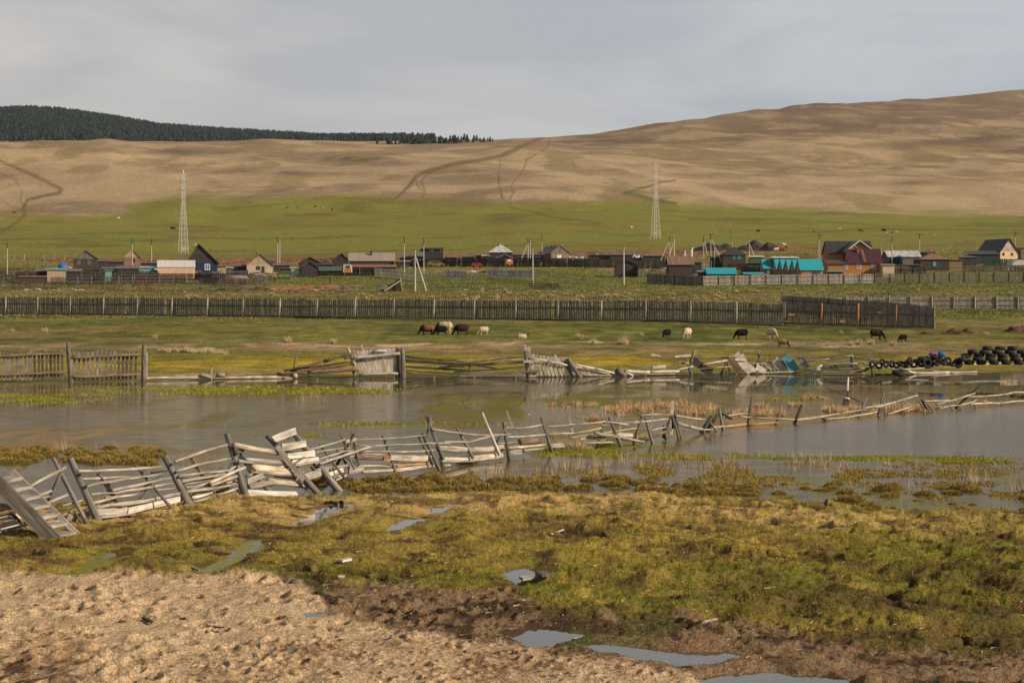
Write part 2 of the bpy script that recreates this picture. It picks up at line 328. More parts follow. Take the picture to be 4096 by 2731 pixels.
def zones(u, y):
    """sand, mud, straw, green weights of the near bank as a function of where one stands"""
    n1 = fbm(u/170, y/60, 3, 4)-.5; n2 = fbm(u/60, y/22, 5, 3)-.5
    ys = np.interp(u, [-3000, 0, 300, 800, 1080, 1200, 1350, 1500, 1900, 2150, 2700, 3000, 3600, 7000], [2200, 2268, 2292, 2294, 2315, 2345, 2440, 2500, 2560, 2600, 2690, 2760, 2900, 3000])
    sand = sst(-16, 16, y-ys+n1*60+n2*40)
    ym = np.interp(u, [-3000, 900, 1060, 1250, 1500, 1900, 2300, 2700, 3100, 3500, 7000], [2500, 2300, 2322, 2335, 2345, 2370, 2445, 2470, 2500, 2620, 2700])
    mud = sst(-22, 22, y-ym+n1*90+n2*50)*(1-sand)
    green = np.exp(-((y-np.interp(u, [0, 1200, 1900, 2600, 3400, 4096], [2240, 2290, 2340, 2400, 2350, 2300]))/np.interp(u, [0, 1500, 3000, 4096], [35, 50, 110, 260]))**2)*sst(200, 1400, u+300)
    green = np.clip(green*.85+n1*.5+n2*.2, 0, 1)*(1-sand)*(1-mud)
    return sand, mud, green
def humn(X, Y):
    return .6*fbm(X*1.05+.6*fbm(X*.7, Y*.7, 19, 2), Y*.95, 21, 3)+.4*(1-np.abs(fbm(X*.9, Y*.8, 23, 3)*2-1)**.8)
def scarp(X, Y):
    q = 1-np.abs(fbm(X*.75+.5*fbm(X*2, Y*2, 27, 2), Y*1.3, 28, 3)*2-1); return sst(.86, .96, q)*sst(.46, .58, fbm(X*.6, Y*.6, 29, 2))
def height(X, Y, detail=True):
    z = base_z(X, Y); Ys = np.maximum(Y, 3.0); u = CX+X*F/Ys; y = YH+(ZC-z)*F/Ys
    near = (Y < 70)
    sand, mud, green = zones(u, np.clip(y, 1500, 3200)); land = sst(-.02, .06, z)*near
    hb = humn(X, Y); hum = (hb-.45)*.36+(fbm(X*4.3, Y*4.0, 25, 2)-.5)*.085
    hum2 = (fbm(X*2.1, Y*1.3, 31, 3)-.5)*.095+(fbm(X*9, Y*6, 33, 2)-.5)*.008
    big = sst(1800, 3300, u)
    h = hum*(.62+.42*big)*(1-sand)*(1-mud*.45)+hum2*(sand+mud*.5)
    h -= scarp(X, Y)*.075*(1-sand)*(1-mud*.6)
    h += (fbm(X*16, Y*16, 41, 2)-.5)*(.034*(1-sand)+.010)
    for mx_, my_, r, hh in MOUNDS:
        Ym = MC[(mx_, my_)]; Xm = (mx_-CX)*Ym/F; d2 = ((X-Xm)**2+((Y-Ym)*.8)**2)/(r*r)
        mk = d2 < 9
        if mk.any(): h[mk] += hh*.62*np.exp(-d2[mk]*1.1)*(1+1.5*(fbm(X[mk]*6, Y[mk]*6, 51, 3)-.5))
    if detail:
        od = np.argsort(Y, kind='stable'); Yo = Y[od]
        for px, py, pr, pd in PITS:
            i0 = np.searchsorted(Yo, py-2.5*pr); i1_ = np.searchsorted(Yo, py+2.5*pr); q = od[i0:i1_]
            d2 = ((X[q]-px)**2+(Y[q]-py)**2)/(pr*pr); mk = d2 < 6; q = q[mk]; d2 = d2[mk]
            h[q] += -pd*np.exp(-d2*1.4)+pd*.45*np.exp(-((np.sqrt(d2)-1.35)**2)*5)
    z2 = z+h*land
    for P, lv in zip(POOLS, PLEV):
        up = CX+X*F/Ys+(fbm(X*4, Y*4, 61, 4)-.5)*80; yp = YH+(ZC-lv)*F/Ys+(fbm(X*4+9, Y*4, 63, 4)-.5)*20
        x0 = min(p[0] for p in P)-260; x1 = max(p[0] for p in P)+260; y0 = min(p[1] for p in P)-110; y1 = max(p[1] for p in P)+110
        mk = near & (up > x0) & (up < x1) & (yp > y0) & (yp < y1)
        if not mk.any(): continue
        ins = inpoly(up[mk], yp[mk], P); d = pdist(up[mk], yp[mk], P); zz = z2[mk]; zb = z[mk]
        w = (1-sst(0, 130, d))*sst(.0, .05, zb); zo = zz*(1-w)+(lv+.003+.06*sst(0, 90, d))*w
        infront = yp[mk] > sum(p[1] for p in P)/len(P)
        zz = np.where(ins, lv-.002-.055*sst(0, 45, d), np.where((zb > .01) & (w > .5), np.maximum(zo, lv+.002+.01*sst(0, 40, d)), zo))
        z2[mk] = zz
    # far side relief
    fr = sst(100, 170, Y); z2 = z2+fr*(1-sst(500, 900, Y))*((fbm(X/9, Y/9, 71, 3)-.5)*.25+(fbm(X/1.7, Y/2.5, 73, 2)-.5)*.10)
    z2 = z2+(Y > 84)*(1-sst(110, 170, Y))*sst(0, .25, z)*((fbm(X/3, Y/3, 75, 3)-.5)*.14)
    hr = sst(620, 1100, Y)*(1-sst(1.0, 1.06, Y/crestY(np.clip(u, -3000, 7000)))*.7)
    rr = fbm(X/260, Y/330, 81, 5, .5)-.5
    z2 = z2+hr*(rr*22+(np.abs(fbm((X+Y*.4)/130, Y/300, 85, 3)-.5))*-12+(fbm(X/60, Y/70, 87, 2)-.5)*1.5)
    return z2
MC = {(m[0], m[1]): ground_Y(m[0], m[1], False) for m in MOUNDS}
PITS = []
for k in range(1700):
    Y = 14.5+9.5*RNG.random()**.8; u = -500+3500*RNG.random(); X = (u-CX)*Y/F; z = gz(X, Y); y = YH+(ZC-z)*F/Y
    s_, m_, g_ = zones(np.array([u]), np.array([y]))
    if s_[0]+m_[0]*.8 > .5 and (u < 2500 or y > 2500):
        lr = max(0., min(1., (u-900)/900+(y-2500)/250)); r_ = (.07+.07*RNG.random())*(1-lr)+(.035+.03*RNG.random())*lr
        if RNG.random() < .25+.75*lr: PITS.append((X, Y, r_, r_*(.50+.35*RNG.random())))
# rows and columns of the one terrain grid
ucols = np.concatenate([np.linspace(-3000, -420, 60)[:-1], np.arange(-420, 4520, 4.5), np.linspace(4520, 7000, 60)[1:]])
rows = [-25, -12, -4, 1, 4, 7, 9.5, 11.5, 13, 14]
y_ = 2900.0
while y_ > 1935: rows.append(F*3.2/(y_-YH)); y_ -= 3.2
r0 = rows[-1]; rows += list(np.linspace(r0, 78, 60)[1:])
rows += list(np.linspace(79, 90, 8)); Yq = 90.5
Yt = np.exp(np.linspace(math.log(90), math.log(1700), 6000)); yq = YH+(ZC-base_z((2600-CX)*Yt/F, Yt))*F/Yt
last = yq[0]; lastY = 90
for Y, y in zip(Yt, yq):
    if abs(last-y) > 2.6 or Y/lastY > 1.02: rows.append(float(Y)); last = y; lastY = Y
rows += list(np.exp(np.linspace(math.log(1705), math.log(4800), 130)))
rows = np.array(rows); nr = len(rows); nc = len(ucols)
RY = np.repeat(rows, nc); eff = np.maximum(RY, 9.0); RX = (np.tile(ucols, nr)-CX)*eff/F*np.where(RY < 9, 1.0+0*RY, 1.0)
RU = np.tile(ucols, nr)
Z = height(RX, RY)
NX = np.where(RY > 70, 0, 0)
# ---------------------------------------------------------------- ground colours (albedo of what grows or lies there)
def mixc(c, d, w): return c*(1-w[:, None])+np.array(d)[None, :]*w[:, None]
TRACKS = [([(1570, 800), (1610, 770), (1640, 740), (1665, 705), (1720, 680), (1820, 655), (1900, 645), (2000, 625), (2060, 600), (2080, 588), (2150, 560), (2200, 535)], 7, 1.0),
 ([(1690, 790), (1700, 765), (1685, 725), (1710, 695), (1760, 675)], 4, .8), ([(1665, 720), (1670, 745), (1690, 765)], 3, .7), ([(1585, 795), (1635, 748), (1655, 715)], 3, .8),
 ([(2015, 800), (2000, 760), (1995, 700), (2003, 640)], 2.5, .8), ([(2008, 790), (1994, 745), (1990, 690)], 2.5, .7),
 ([(2040, 795), (2055, 770), (2045, 745), (2062, 715), (2080, 700), (2100, 665), (2105, 640), (2150, 615), (2190, 590), (2200, 550)], 3, .8),
 ([(0, 645), (60, 670), (130, 700), (200, 735), (245, 755), (235, 775), (170, 785), (110, 800), (90, 835), (100, 860), (60, 895), (0, 930)], 6, 1.0),
 ([(0, 690), (60, 720), (90, 760), (80, 800), (100, 830)], 4, .5), ([(0, 800), (50, 830), (90, 840)], 3, .5), ([(2280, 635), (2300, 660), (2290, 675)], 3, .5),
 ([(100, 905), (200, 895), (300, 890), (420, 885)], 3, .5), ([(870, 845), (950, 830), (1150, 815)], 3, .5)]
DRAIN = [([(2510, 770), (2560, 755), (2600, 745), (2640, 730), (2700, 722)], 5), ([(2500, 770), (2560, 785), (2620, 800), (2700, 812)], 8), ([(2640, 795), (2680, 792)], 5), ([(2040, 830), (2120, 845), (2220, 870), (2400, 890)], 4)]
def albedo(X, Y, z):
    Ys = np.maximum(Y, 3); u = CX+X*F/Ys; bz = base_z(X, Y); y = YH+(ZC-np.where(Y > 600, z, bz))*F/Ys
    c = np.zeros((len(X), 3)); nearm = Y < 84
    sand, mud, green = zones(u, np.clip(y, 1500, 3200))
    a = fbm(X*.9, Y*.45, 101, 4); b = fbm(X*4, Y*2.5, 103, 4); g5 = fbm(X*14, Y*9, 105, 3)
    cn = np.ones((len(X), 1))*np.array([[.265, .205, .048]])
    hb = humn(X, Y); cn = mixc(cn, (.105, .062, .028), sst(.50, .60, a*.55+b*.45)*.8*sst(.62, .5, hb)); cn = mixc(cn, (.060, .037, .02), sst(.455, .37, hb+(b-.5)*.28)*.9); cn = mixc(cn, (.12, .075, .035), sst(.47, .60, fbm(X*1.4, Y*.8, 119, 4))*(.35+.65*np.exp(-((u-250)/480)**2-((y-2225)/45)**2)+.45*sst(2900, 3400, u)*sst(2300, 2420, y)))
    cn = mixc(cn, (.205, .178, .03), sst(.46, .66, fbm(X*.6, Y*.5, 107, 4))*.75)
    strw = np.exp(-((y-np.interp(u, [0, 1500, 2500, 3300, 4096], [2080, 2015, 2015, 2090, 2130]))/45)**2)
    cn = mixc(cn, (.46, .33, .14), np.clip(strw*1.25, 0, 1)*sst(.36, .52, b)*.9)
    cn = mixc(cn, (.118, .138, .02), green*sst(.30, .55, b)*.95)
    cn = mixc(cn, (.075, .045, .024), sst(.62, .70, fbm(X*2.2, Y*1.3, 113, 4))*.7)
    cn = mixc(cn, (.085, .07, .024), sst(2500, 3300, u)*sst(2230, 2400, y)*sst(.36, .6, fbm(X*.8, Y*.6, 151, 4))*.75)
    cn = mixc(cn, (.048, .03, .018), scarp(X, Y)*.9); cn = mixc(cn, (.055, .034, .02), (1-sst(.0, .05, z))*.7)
    cm = np.ones((len(X), 1))*np.array([[.20, .138, .085]]); cm = mixc(cm, (.065, .042, .026), sst(.46, .60, b*.6+a*.4)); cm = mixc(cm, (.10, .11, .03), sst(.60, .7, a)*.6)
    cs = np.ones((len(X), 1))*np.array([[.465, .352, .232]]); cs = mixc(cs, (.42, .29, .175), sst(.48, .62, a)*.4); cs = mixc(cs, (.16, .095, .055), sst(.54, .66, g5*.45+a*.55)*sst(2350, 2600, y+(u-900)*.15)*.75)
    cs = mixc(cs, (.09, .055, .035), sst(.56, .66, fbm(X*5, Y*3, 117, 4))*np.exp(-((u-60)/300)**2)*sst(2560, 2640, y))
    cs = mixc(cs, (.11, .13, .03), np.exp(-((u-1040)/60)**2-((y-2648)/16)**2)*sst(.4, .55, g5))
    cn = cn*(1-sand-mud)[:, None]+cm*mud[:, None]+cs*sand[:, None]
    # far side, meadow
    A = fbm(X/14, Y/20, 121, 4); B = fbm(X/3.5, Y/5, 123, 4); D = fbm(X/1.2, Y/2.2, 125, 3)
    cf = np.ones((len(X), 1))*np.array([[.15, .155, .036]])
    cf = mixc(cf, (.18, .15, .05), sst(.48, .64, A*.5+B*.5)*.8); cf = mixc(cf, (.075, .085, .022), sst(.52, .68, B)*.5)
    cf = mixc(cf, (.17, .135, .060), sst(1228, 1175, y)*.0+np.exp(-((y-1195)/26)**2)*.55)
    ye = np.exp(-((y-np.interp(u, [0, 1500, 2700, 4096], [1455, 1455, 1440, 1440]))/28)**2)*(y < 1530)
    cf = mixc(cf, (.33, .255, .025), ye*(.7+.3*sst(.35, .55, B))); cf = mixc(cf, (.34, .25, .11), np.exp(-((y-(far_sh(u)-30))/16)**2)*sst(300, 900, u)*sst(2000, 1300, u)*sst(.35, .55, B))
    bare = np.exp(-((y-np.interp(u, [0, 800, 1500, 2100, 2700, 3300, 4096], [1390, 1385, 1392, 1392, 1405, 1395, 1400]))/17)**2)
    cf = mixc(cf, (.31, .21, .13), bare*sst(.34, .52, A*.4+B*.6)*.95)
    cf = mixc(cf, (.52, .42, .33), np.exp(-((y-np.interp(u, [1000, 1350, 1900, 2250, 3200, 3600, 4096], [1376, 1384, 1376, 1372, 1379, 1384, 1385]))/6)**2)*sst(.44, .54, fbm(X/4, Y/9, 131, 4))*sst(1000, 1150, u))
    cf = mixc(cf, (.66, .57, .50), np.clip(1.3*np.exp(-((y-1380-(B-.5)*14)/8)**2-((u-3330)/190)**2*1.4), 0, 1)*sst(.32, .45, D)); cf = mixc(cf, (.60, .50, .42), np.clip(np.exp(-((y-1384)/7)**2-((u-3600)/120)**2)+np.exp(-((y-1373)/4)**2-((u-1180)/70)**2)+np.exp(-((y-1368)/3.5)**2-((u-2350)/70)**2), 0, 1)*sst(.36, .5, D)); cf = mixc(cf, (.15, .10, .055), np.exp(-((y-1420)/14)**2)*sst(2400, 2900, u)*sst(.4, .55, B)*.7); cf = mixc(cf, (.17, .13, .05), np.exp(-((y-1325)/22)**2)*sst(900, 500, u)*sst(.38, .55, A)*.7)
    cf = mixc(cf, (.075, .045, .03), np.exp(-((y-np.interp(u, [2550, 3000, 3300, 3700, 4096], [1302, 1312, 1320, 1306, 1298]))/7)**2)*sst(2550, 2700, u)*sst(.42, .55, D*.5+B*.5)*.9)
    cf = mixc(cf, (.10, .055, .035), np.exp(-((y-1338)/6)**2)*sst(3300, 3450, u)*sst(.38, .5, B)*.9)
    cf = mixc(cf, (.42, .33, .2), np.exp(-((y-np.interp(u, [0, 1900, 2600, 4096], [1212, 1222, 1216, 1218]))/3.2)**2)*sst(1950, 2300, u)*.8)
    dirt = np.exp(-((y-np.interp(u, [0, 1000, 1400], [1152, 1160, 1150]))/9)**2)*sst(1300, 1000, u); cf = mixc(cf, (.09, .062, .04), dirt*sst(.35, .55, B))
    cf = mixc(cf, (.055, .075, .02), sst(.50, .62, fbm(X/7, Y/12, 137, 4))*.55*(Y < 420)); cf = mixc(cf, (.21, .17, .075), sst(.55, .66, fbm(X/10, Y/9, 139, 4))*.6)
    cf = mixc(cf, (.040, .031, .025), np.exp(-((y-1108)/38)**4)*sst(1120, 1000, u)*sst(.25, .42, B)*.9)
    cf = mixc(cf, (.36, .24, .14), np.exp(-((y-1075)/9)**2)*sst(2330, 2450, u)*sst(2700, 2600, u)*.7+np.exp(-((y-1085)/8)**2)*sst(1650, 1750, u)*sst(2150, 2000, u)*.6)
    cf = mixc(cf, (.09, .115, .02), np.exp(-((y-1125)/34)**2)*(.6)*sst(1080, 1180, u)*(1-sst(.6, .7, B)))
    # red earth cutting and dirt road behind the village
    yb = np.interp(u, [0, 400, 900, 1300, 1700, 2100, 2500, 2900, 3500, 4096], [1022, 1046, 1046, 1034, 1024, 1014, 1012, 1000, 972, 962]); hw = np.interp(u, [0, 400, 1300, 1700, 2500, 3500, 4096], [7, 17, 17, 16, 17, 17, 19])
    cut = sst(1.15, .85, np.abs(y-yb)/hw)*(Y > 480); n7 = fbm(X/2.2, Y/9, 135, 4)
    cred = np.ones((len(X), 1))*np.array([[.26, .125, .065]]); cred = mixc(cred, (.10, .05, .03), sst(.42, .6, n7)); cf = cf*(1-cut[:, None])+cred*cut[:, None]
    cf = mixc(cf, (.33, .20, .125), np.exp(-((y-np.interp(u, [800, 1200, 1700, 2100, 2350, 2700, 2900], [1010, 1008, 1008, 990, 972, 966, 985]))/4.5)**2)*sst(820, 1100, u)*sst(2950, 2700, u)*.85)
    cf = mixc(cf, (.13, .085, .035), np.exp(-((y-(yb-26))/12)**2)*(Y > 500)*sst(.35, .6, A)*.6)
    # hillside
    T = fbm(X/150, Y/75, 141, 5, .6); T2 = fbm(X/34, Y/24, 143, 5, .6); T3 = fbm((X+Y*.6)/400, Y/260, 145, 4); T4 = fbm(X/40, Y/24, 147, 4)
    gl = np.interp(u, [0, 120, 300, 480, 560, 700, 1500, 1900, 2100, 2600, 3000, 3500, 4096], [850, 845, 862, 852, 812, 788, 792, 800, 800, 815, 838, 850, 858])+(T-.5)*70+(T4-.5)*30
    gr = np.ones((len(X), 1))*np.array([[.165, .175, .034]]); gr = mixc(gr, (.185, .15, .035), sst(.48, .62, T2*.6+T*.4)*.8); gr = mixc(gr, (.08, .09, .024), sst(.52, .66, T4*.5+T2*.5)*.55)
    tn = np.ones((len(X), 1))*np.array([[.335, .26, .165]]); tn = mixc(tn, (.29, .215, .135), sst(.42, .64, T2*.5+T*.5)*.7); tn = mixc(tn, (.46, .345, .22), sst(.55, .7, T2)*.5)
    dk = sst(.50, .60, T*.5+T3*.5+.07*sst(800, 450, y)+.13*sst(2200, 3200, u)*sst(640, 480, y))
    tn = mixc(tn, (.17, .13, .09), dk*sst(.30, .58, T2)*.7); tn = mixc(tn, (.16, .13, .05), sst(.56, .66, fbm(X/35, Y/60, 149, 4))*.5)
    tn = mixc(tn, (.17, .125, .09), sst(575, 440, y+(T3-.5)*90)*sst(2250, 3000, u)*(.45+.5*sst(.35, .6, T2)))
    # long darker slopes seen right of the middle
    for (ux, yx, su, sy, tl) in ((3900, 555, 420, 20, -.10), (4050, 600, 300, 14, .02), (3350, 505, 620, 34, -.04), (3250, 425, 360, 20, -.06), (700, 608, 430, 14, .045), (1050, 690, 500, 10, .02), (3720, 668, 130, 6, 0), (3600, 730, 420, 14, -.05), (1500, 640, 260, 10, .03), (2500, 560, 500, 26, -.03)):
        tn = mixc(tn, (.12, .085, .062), np.exp(-((u-ux)/su)**2*1.6-(((y-yx-(u-ux)*tl)/sy)**2))*(.35+.65*sst(.35, .6, T2))*.9)
    gm = sst(-26, 24, y-gl+(T2-.5)*40); ch = tn*(1-gm[:, None])+gr*gm[:, None]
    m = (Y > 780) & (Y < 2300)
    for Pn, w, s in TRACKS:
        x0 = min(p[0] for p in Pn)-40; x1 = max(p[0] for p in Pn)+40
        k = m & (u > x0) & (u < x1)
        if k.any():
            d = pdist(u[k], y[k], Pn, False, 1.0); ww = np.zeros(len(X)); ww[k] = sst(w*1.7, w*.3, d+(T2[k]-.5)*w*1.6)*s*.72; ch = mixc(ch, (.115, .082, .035), ww)
    for Pn, w in DRAIN:
        k = m & (u > 1900) & (u < 2800)
        if k.any():
            d = pdist(u[k], y[k], Pn, False, 1.5); ww = np.zeros(len(X)); ww[k] = sst(w*2.4, w*.2, d+(T2[k]-.5)*w*2)*.75; ch = mixc(ch, (.075, .10, .025), ww)
    w = sst(600, 700, Y); cf = cf*(1-w[:, None])+ch*w[:, None]
    w = sst(76, 84, Y); c = cn*(1-w[:, None])+cf*w[:, None]
    return np.clip(c, .004, .8)
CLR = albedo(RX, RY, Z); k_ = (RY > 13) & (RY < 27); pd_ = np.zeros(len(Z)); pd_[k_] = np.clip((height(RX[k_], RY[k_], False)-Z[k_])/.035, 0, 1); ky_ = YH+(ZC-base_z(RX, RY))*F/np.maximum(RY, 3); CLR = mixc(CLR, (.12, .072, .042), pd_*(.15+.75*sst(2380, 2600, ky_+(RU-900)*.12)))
def ground_mat():
    m, n, nd, lk, b = newmat('earth')
    at = N(nd, 'Attribute', attribute_name='ca'); geo = N(nd, 'NewGeometry'); 
    def nz(sc, det, ro, scale3=None):
        t = N(nd, 'TexNoise', Scale=sc, Detail=det, Roughness=ro)
        if scale3: mp = N(nd, 'Mapping'); mp.inputs['Scale'].default_value = scale3; lk.new(geo.outputs['Position'], mp.inputs[0]); lk.new(mp.outputs[0], t.inputs['Vector'])
        else: lk.new(geo.outputs['Position'], t.inputs['Vector'])
        return t
    fine = nz(38, 6, .75, (1, .5, 1)); mid = nz(.55, 8, .7, (1, .7, 1)); dist = N(nd, 'CameraData')
    s = N(nd, 'SeparateXYZ'); lk.new(geo.outputs['Position'], s.inputs[0])
    far = N(nd, 'MapRange'); far.inputs[1].default_value = 40; far.inputs[2].default_value = 110; lk.new(s.outputs['Y'], far.inputs[0])
    mixn = N(nd, 'Mix', data_type='FLOAT'); lk.new(far.outputs[0], mixn.inputs[0]); lk.new(fine.outputs['Fac'], mixn.inputs[2]); lk.new(mid.outputs['Fac'], mixn.inputs[3])
    r = N(nd, 'ValToRGB'); r.color_ramp.elements[0].position = .39; r.color_ramp.elements[0].color = (.48, .45, .40, 1); r.color_ramp.elements[1].position = .62; r.color_ramp.elements[1].color = (1.42, 1.42, 1.4, 1)
    lk.new(mixn.outputs[0], r.inputs[0])
    mm = N(nd, 'Mix', data_type='RGBA', blend_type='MULTIPLY'); fd = N(nd, 'MapRange'); fd.inputs[1].default_value = 450; fd.inputs[2].default_value = 1000; fd.inputs[3].default_value = .85; fd.inputs[4].default_value = .4; lk.new(s.outputs['Y'], fd.inputs[0]); lk.new(fd.outputs[0], mm.inputs[0]); lk.new(at.outputs['Color'], mm.inputs[6]); lk.new(r.outputs[0], mm.inputs[7])
    lk.new(mm.outputs[2], b.inputs['Base Color']); b.inputs['Roughness'].default_value = .95; b.inputs['Specular IOR Level'].default_value = .08
    bp = N(nd, 'Bump', Strength=.7, Distance=.03); lk.new(fine.outputs['Fac'], bp.inputs['Height'])
    bp2 = N(nd, 'Bump', Strength=.5, Distance=.35); lk.new(mid.outputs['Fac'], bp2.inputs['Height']); lk.new(bp.outputs[0], bp2.inputs['Normal']); lk.new(bp2.outputs[0], b.inputs['Normal']); fb = N(nd, 'MapRange'); fb.inputs[1].default_value = 300; fb.inputs[2].default_value = 900; fb.inputs[3].default_value = .6; fb.inputs[4].default_value = .12; lk.new(s.outputs['Y'], fb.inputs[0]); lk.new(fb.outputs[0], bp2.inputs['Strength'])
    del dist; MATS['earth'] = m
ground_mat()
def npmesh(name, V, Fq, mat, cols=None, attr='ca', smooth=True, tri=False):
    me = bpy.data.meshes.new(name); k = 3 if tri else 4
    me.vertices.add(len(V)); me.vertices.foreach_set('co', np.asarray(V, np.float32).ravel())
    me.loops.add(len(Fq)*k); me.loops.foreach_set('vertex_index', np.asarray(Fq, np.int32).ravel())
    me.polygons.add(len(Fq)); me.polygons.foreach_set('loop_start', np.arange(0, len(Fq)*k, k, dtype=np.int32)); me.polygons.foreach_set('loop_total', np.full(len(Fq), k, np.int32))
    me.polygons.foreach_set('use_smooth', np.full(len(Fq), smooth))
    if cols is not None:
        a = me.attributes.new(attr, 'FLOAT_COLOR', 'POINT'); C4 = np.ones((len(V), 4), np.float32); C4[:, :3] = cols; a.data.foreach_set('color', C4.ravel())
    me.update(calc_edges=True); me.validate(); me.materials.append(MATS[mat] if isinstance(mat, str) else mat)
    o = bpy.data.objects.new(name, me); COL.objects.link(o); return o
def strip(i0, i1, name, label=None):
    s = slice(i0*nc, (i1+1)*nc); V = np.stack([RX[s], RY[s], Z[s]], 1); n = i1-i0
    a = (np.arange(n)[:, None]*nc+np.arange(nc-1)[None, :]).ravel(); Q = np.stack([a, a+1, a+nc+1, a+nc], 1)
    return tag(npmesh(name, V, Q, 'earth', CLR[s]), kind='structure')
i1 = int(np.argmax(rows > 82)); i2 = int(np.argmax(rows > 620))
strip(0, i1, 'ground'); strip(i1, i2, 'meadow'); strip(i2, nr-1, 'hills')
# ---------------------------------------------------------------- water
def water_mat(name, pud=False):
    m, n, nd, lk, b = newmat(name)
    geo = N(nd, 'NewGeometry'); at = N(nd, 'Attribute', attribute_name='ca'); sx = N(nd, 'SeparateColor'); lk.new(at.outputs['Color'], sx.inputs[0])
    mp = N(nd, 'Mapping'); mp.inputs['Scale'].default_value = (1.0, 1.7, 1); t = N(nd, 'TexNoise', Scale=9.0, Detail=4.0, Roughness=.6); t2 = N(nd, 'TexNoise', Scale=1.2, Detail=3.0)
    lk.new(geo.outputs['Position'], mp.inputs[0]); lk.new(mp.outputs[0], t.inputs['Vector']); lk.new(mp.outputs[0], t2.inputs['Vector'])
    st = N(nd, 'MapRange'); st.inputs[1].default_value = 0; st.inputs[2].default_value = 1; st.inputs[3].default_value = .004; st.inputs[4].default_value = .30; lk.new(sx.outputs[0], st.inputs[0])
    bp = N(nd, 'Bump', Distance=.06); lk.new(t.outputs['Fac'], bp.inputs['Height']); lk.new(st.outputs[0], bp.inputs['Strength'])
    b.inputs['Base Color'].default_value = (.062, .054, .028, 1); b.inputs['IOR'].default_value = 1.42; b.inputs['Specular IOR Level'].default_value = .5
    lk.new(bp.outputs[0], b.inputs['Normal'])
    rr = N(nd, 'MapRange'); rr.inputs[3].default_value = .018; rr.inputs[4].default_value = .10; lk.new(sx.outputs[0], rr.inputs[0]); lk.new(rr.outputs[0], b.inputs['Roughness'])
    # floating weed: green skin and brown scum
    d = N(nd, 'BsdfDiffuse'); f2 = N(nd, 'TexNoise', Scale=5.0, Detail=8.0, Roughness=.75); mp2 = N(nd, 'Mapping'); mp2.inputs['Scale'].default_value = (1, .8, 1); lk.new(geo.outputs['Position'], mp2.inputs[0]); lk.new(mp2.outputs[0], f2.inputs['Vector'])
    ad = N(nd, 'Math', operation='ADD'); lk.new(sx.outputs[1], ad.inputs[0]); lk.new(f2.outputs['Fac'], ad.inputs[1])
    mr = N(nd, 'MapRange'); mr.inputs[1].default_value = .95; mr.inputs[2].default_value = 1.15; lk.new(ad.outputs[0], mr.inputs[0])
    cl = N(nd, 'ValToRGB'); cl.color_ramp.elements[0].position = .35; cl.color_ramp.elements[0].color = (.06, .07, .015, 1); cl.color_ramp.elements[1].position = .65; cl.color_ramp.elements[1].color = (.26, .26, .03, 1); lk.new(f2.outputs['Fac'], cl.inputs[0]); lk.new(cl.outputs[0], d.inputs[0])
    sh = N(nd, 'MixShader'); lk.new(mr.outputs[0], sh.inputs[0]); lk.new(b.outputs[0], sh.inputs[1]); lk.new(d.outputs[0], sh.inputs[2])
    # submerged brown weed film
    d2 = N(nd, 'BsdfDiffuse'); d2.inputs[0].default_value = (.095, .082, .036, 1); f3 = N(nd, 'TexNoise', Scale=2.2, Detail=9.0, Roughness=.75); mp3 = N(nd, 'Mapping'); mp3.inputs['Scale'].default_value = (.5, .5, 1); lk.new(geo.outputs['Position'], mp3.inputs[0]); lk.new(mp3.outputs[0], f3.inputs['Vector'])
    a3 = N(nd, 'Math', operation='MULTIPLY_ADD'); a3.inputs[1].default_value = .62; lk.new(sx.outputs[2], a3.inputs[0]); a3.inputs[2].default_value = 0
    r3 = N(nd, 'MapRange'); r3.inputs[1].default_value = .35; r3.inputs[2].default_value = .65; lk.new(f3.outputs['Fac'], r3.inputs[0])
    m3 = N(nd, 'Math', operation='MULTIPLY'); lk.new(r3.outputs[0], m3.inputs[0]); lk.new(a3.outputs[0], m3.inputs[1])
    s3 = N(nd, 'MixShader'); lk.new(m3.outputs[0], s3.inputs[0]); lk.new(sh.outputs[0], s3.inputs[1]); lk.new(d2.outputs[0], s3.inputs[2])
    o = [q for q in nd if q.type == 'OUTPUT_MATERIAL'][0]; lk.new(s3.outputs[0], o.inputs[0]); MATS[name] = m
water_mat('water')
wy = np.array([2300-3*k for k in range(int((2300-1440)/3))], float); WYr = F*ZC/(wy-YH); wu = np.concatenate([np.linspace(-3000, -100, 40), np.arange(-90, 4200, 10.0), np.linspace(4210, 7000, 40)])
WY = np.repeat(WYr, len(wu)); WU = np.tile(wu, len(wy)); Wy = np.repeat(wy, len(wu)); WX = (WU-CX)*WY/F
fl = fbm(WX*.22, WY*.13, 201, 4); fl2 = fbm(WX*1.0, WY*.5, 203, 4)
fence_y = np.interp(WU, [0, 1245, 1752, 2205, 2725, 3185, 3900, 4096], [2190, 1960, 1866, 1800, 1740, 1686, 1625, 1608])
rip = sst(2650, 3050, WU+(fl-.5)*500)*sst(8, 30, Wy-fence_y)*sst(1850, 1760, Wy+(fl-.5)*90)*1.0
rip = np.maximum(rip, .8*sst(1790, 1850, Wy)*sst(1250, 1000, WU)*sst(.45, .6, fl2*.4+fl*.6)); rip = np.maximum(rip, .18*sst(.5, .65, fl)*(Wy > 1540)); rip = np.maximum(rip, .45*sst(1850, 1930, Wy)*sst(1900, 2500, WU))
rip = np.maximum(rip, .35*sst(1610, 1700, Wy)*sst(2300, 2700, WU)*sst(.48, .6, fl2)); rip = np.maximum(rip, .22*sst(.46, .6, fbm(WX*.5, WY*.08, 205, 3))*sst(1550, 1620, Wy))
alg = np.zeros(len(WX))
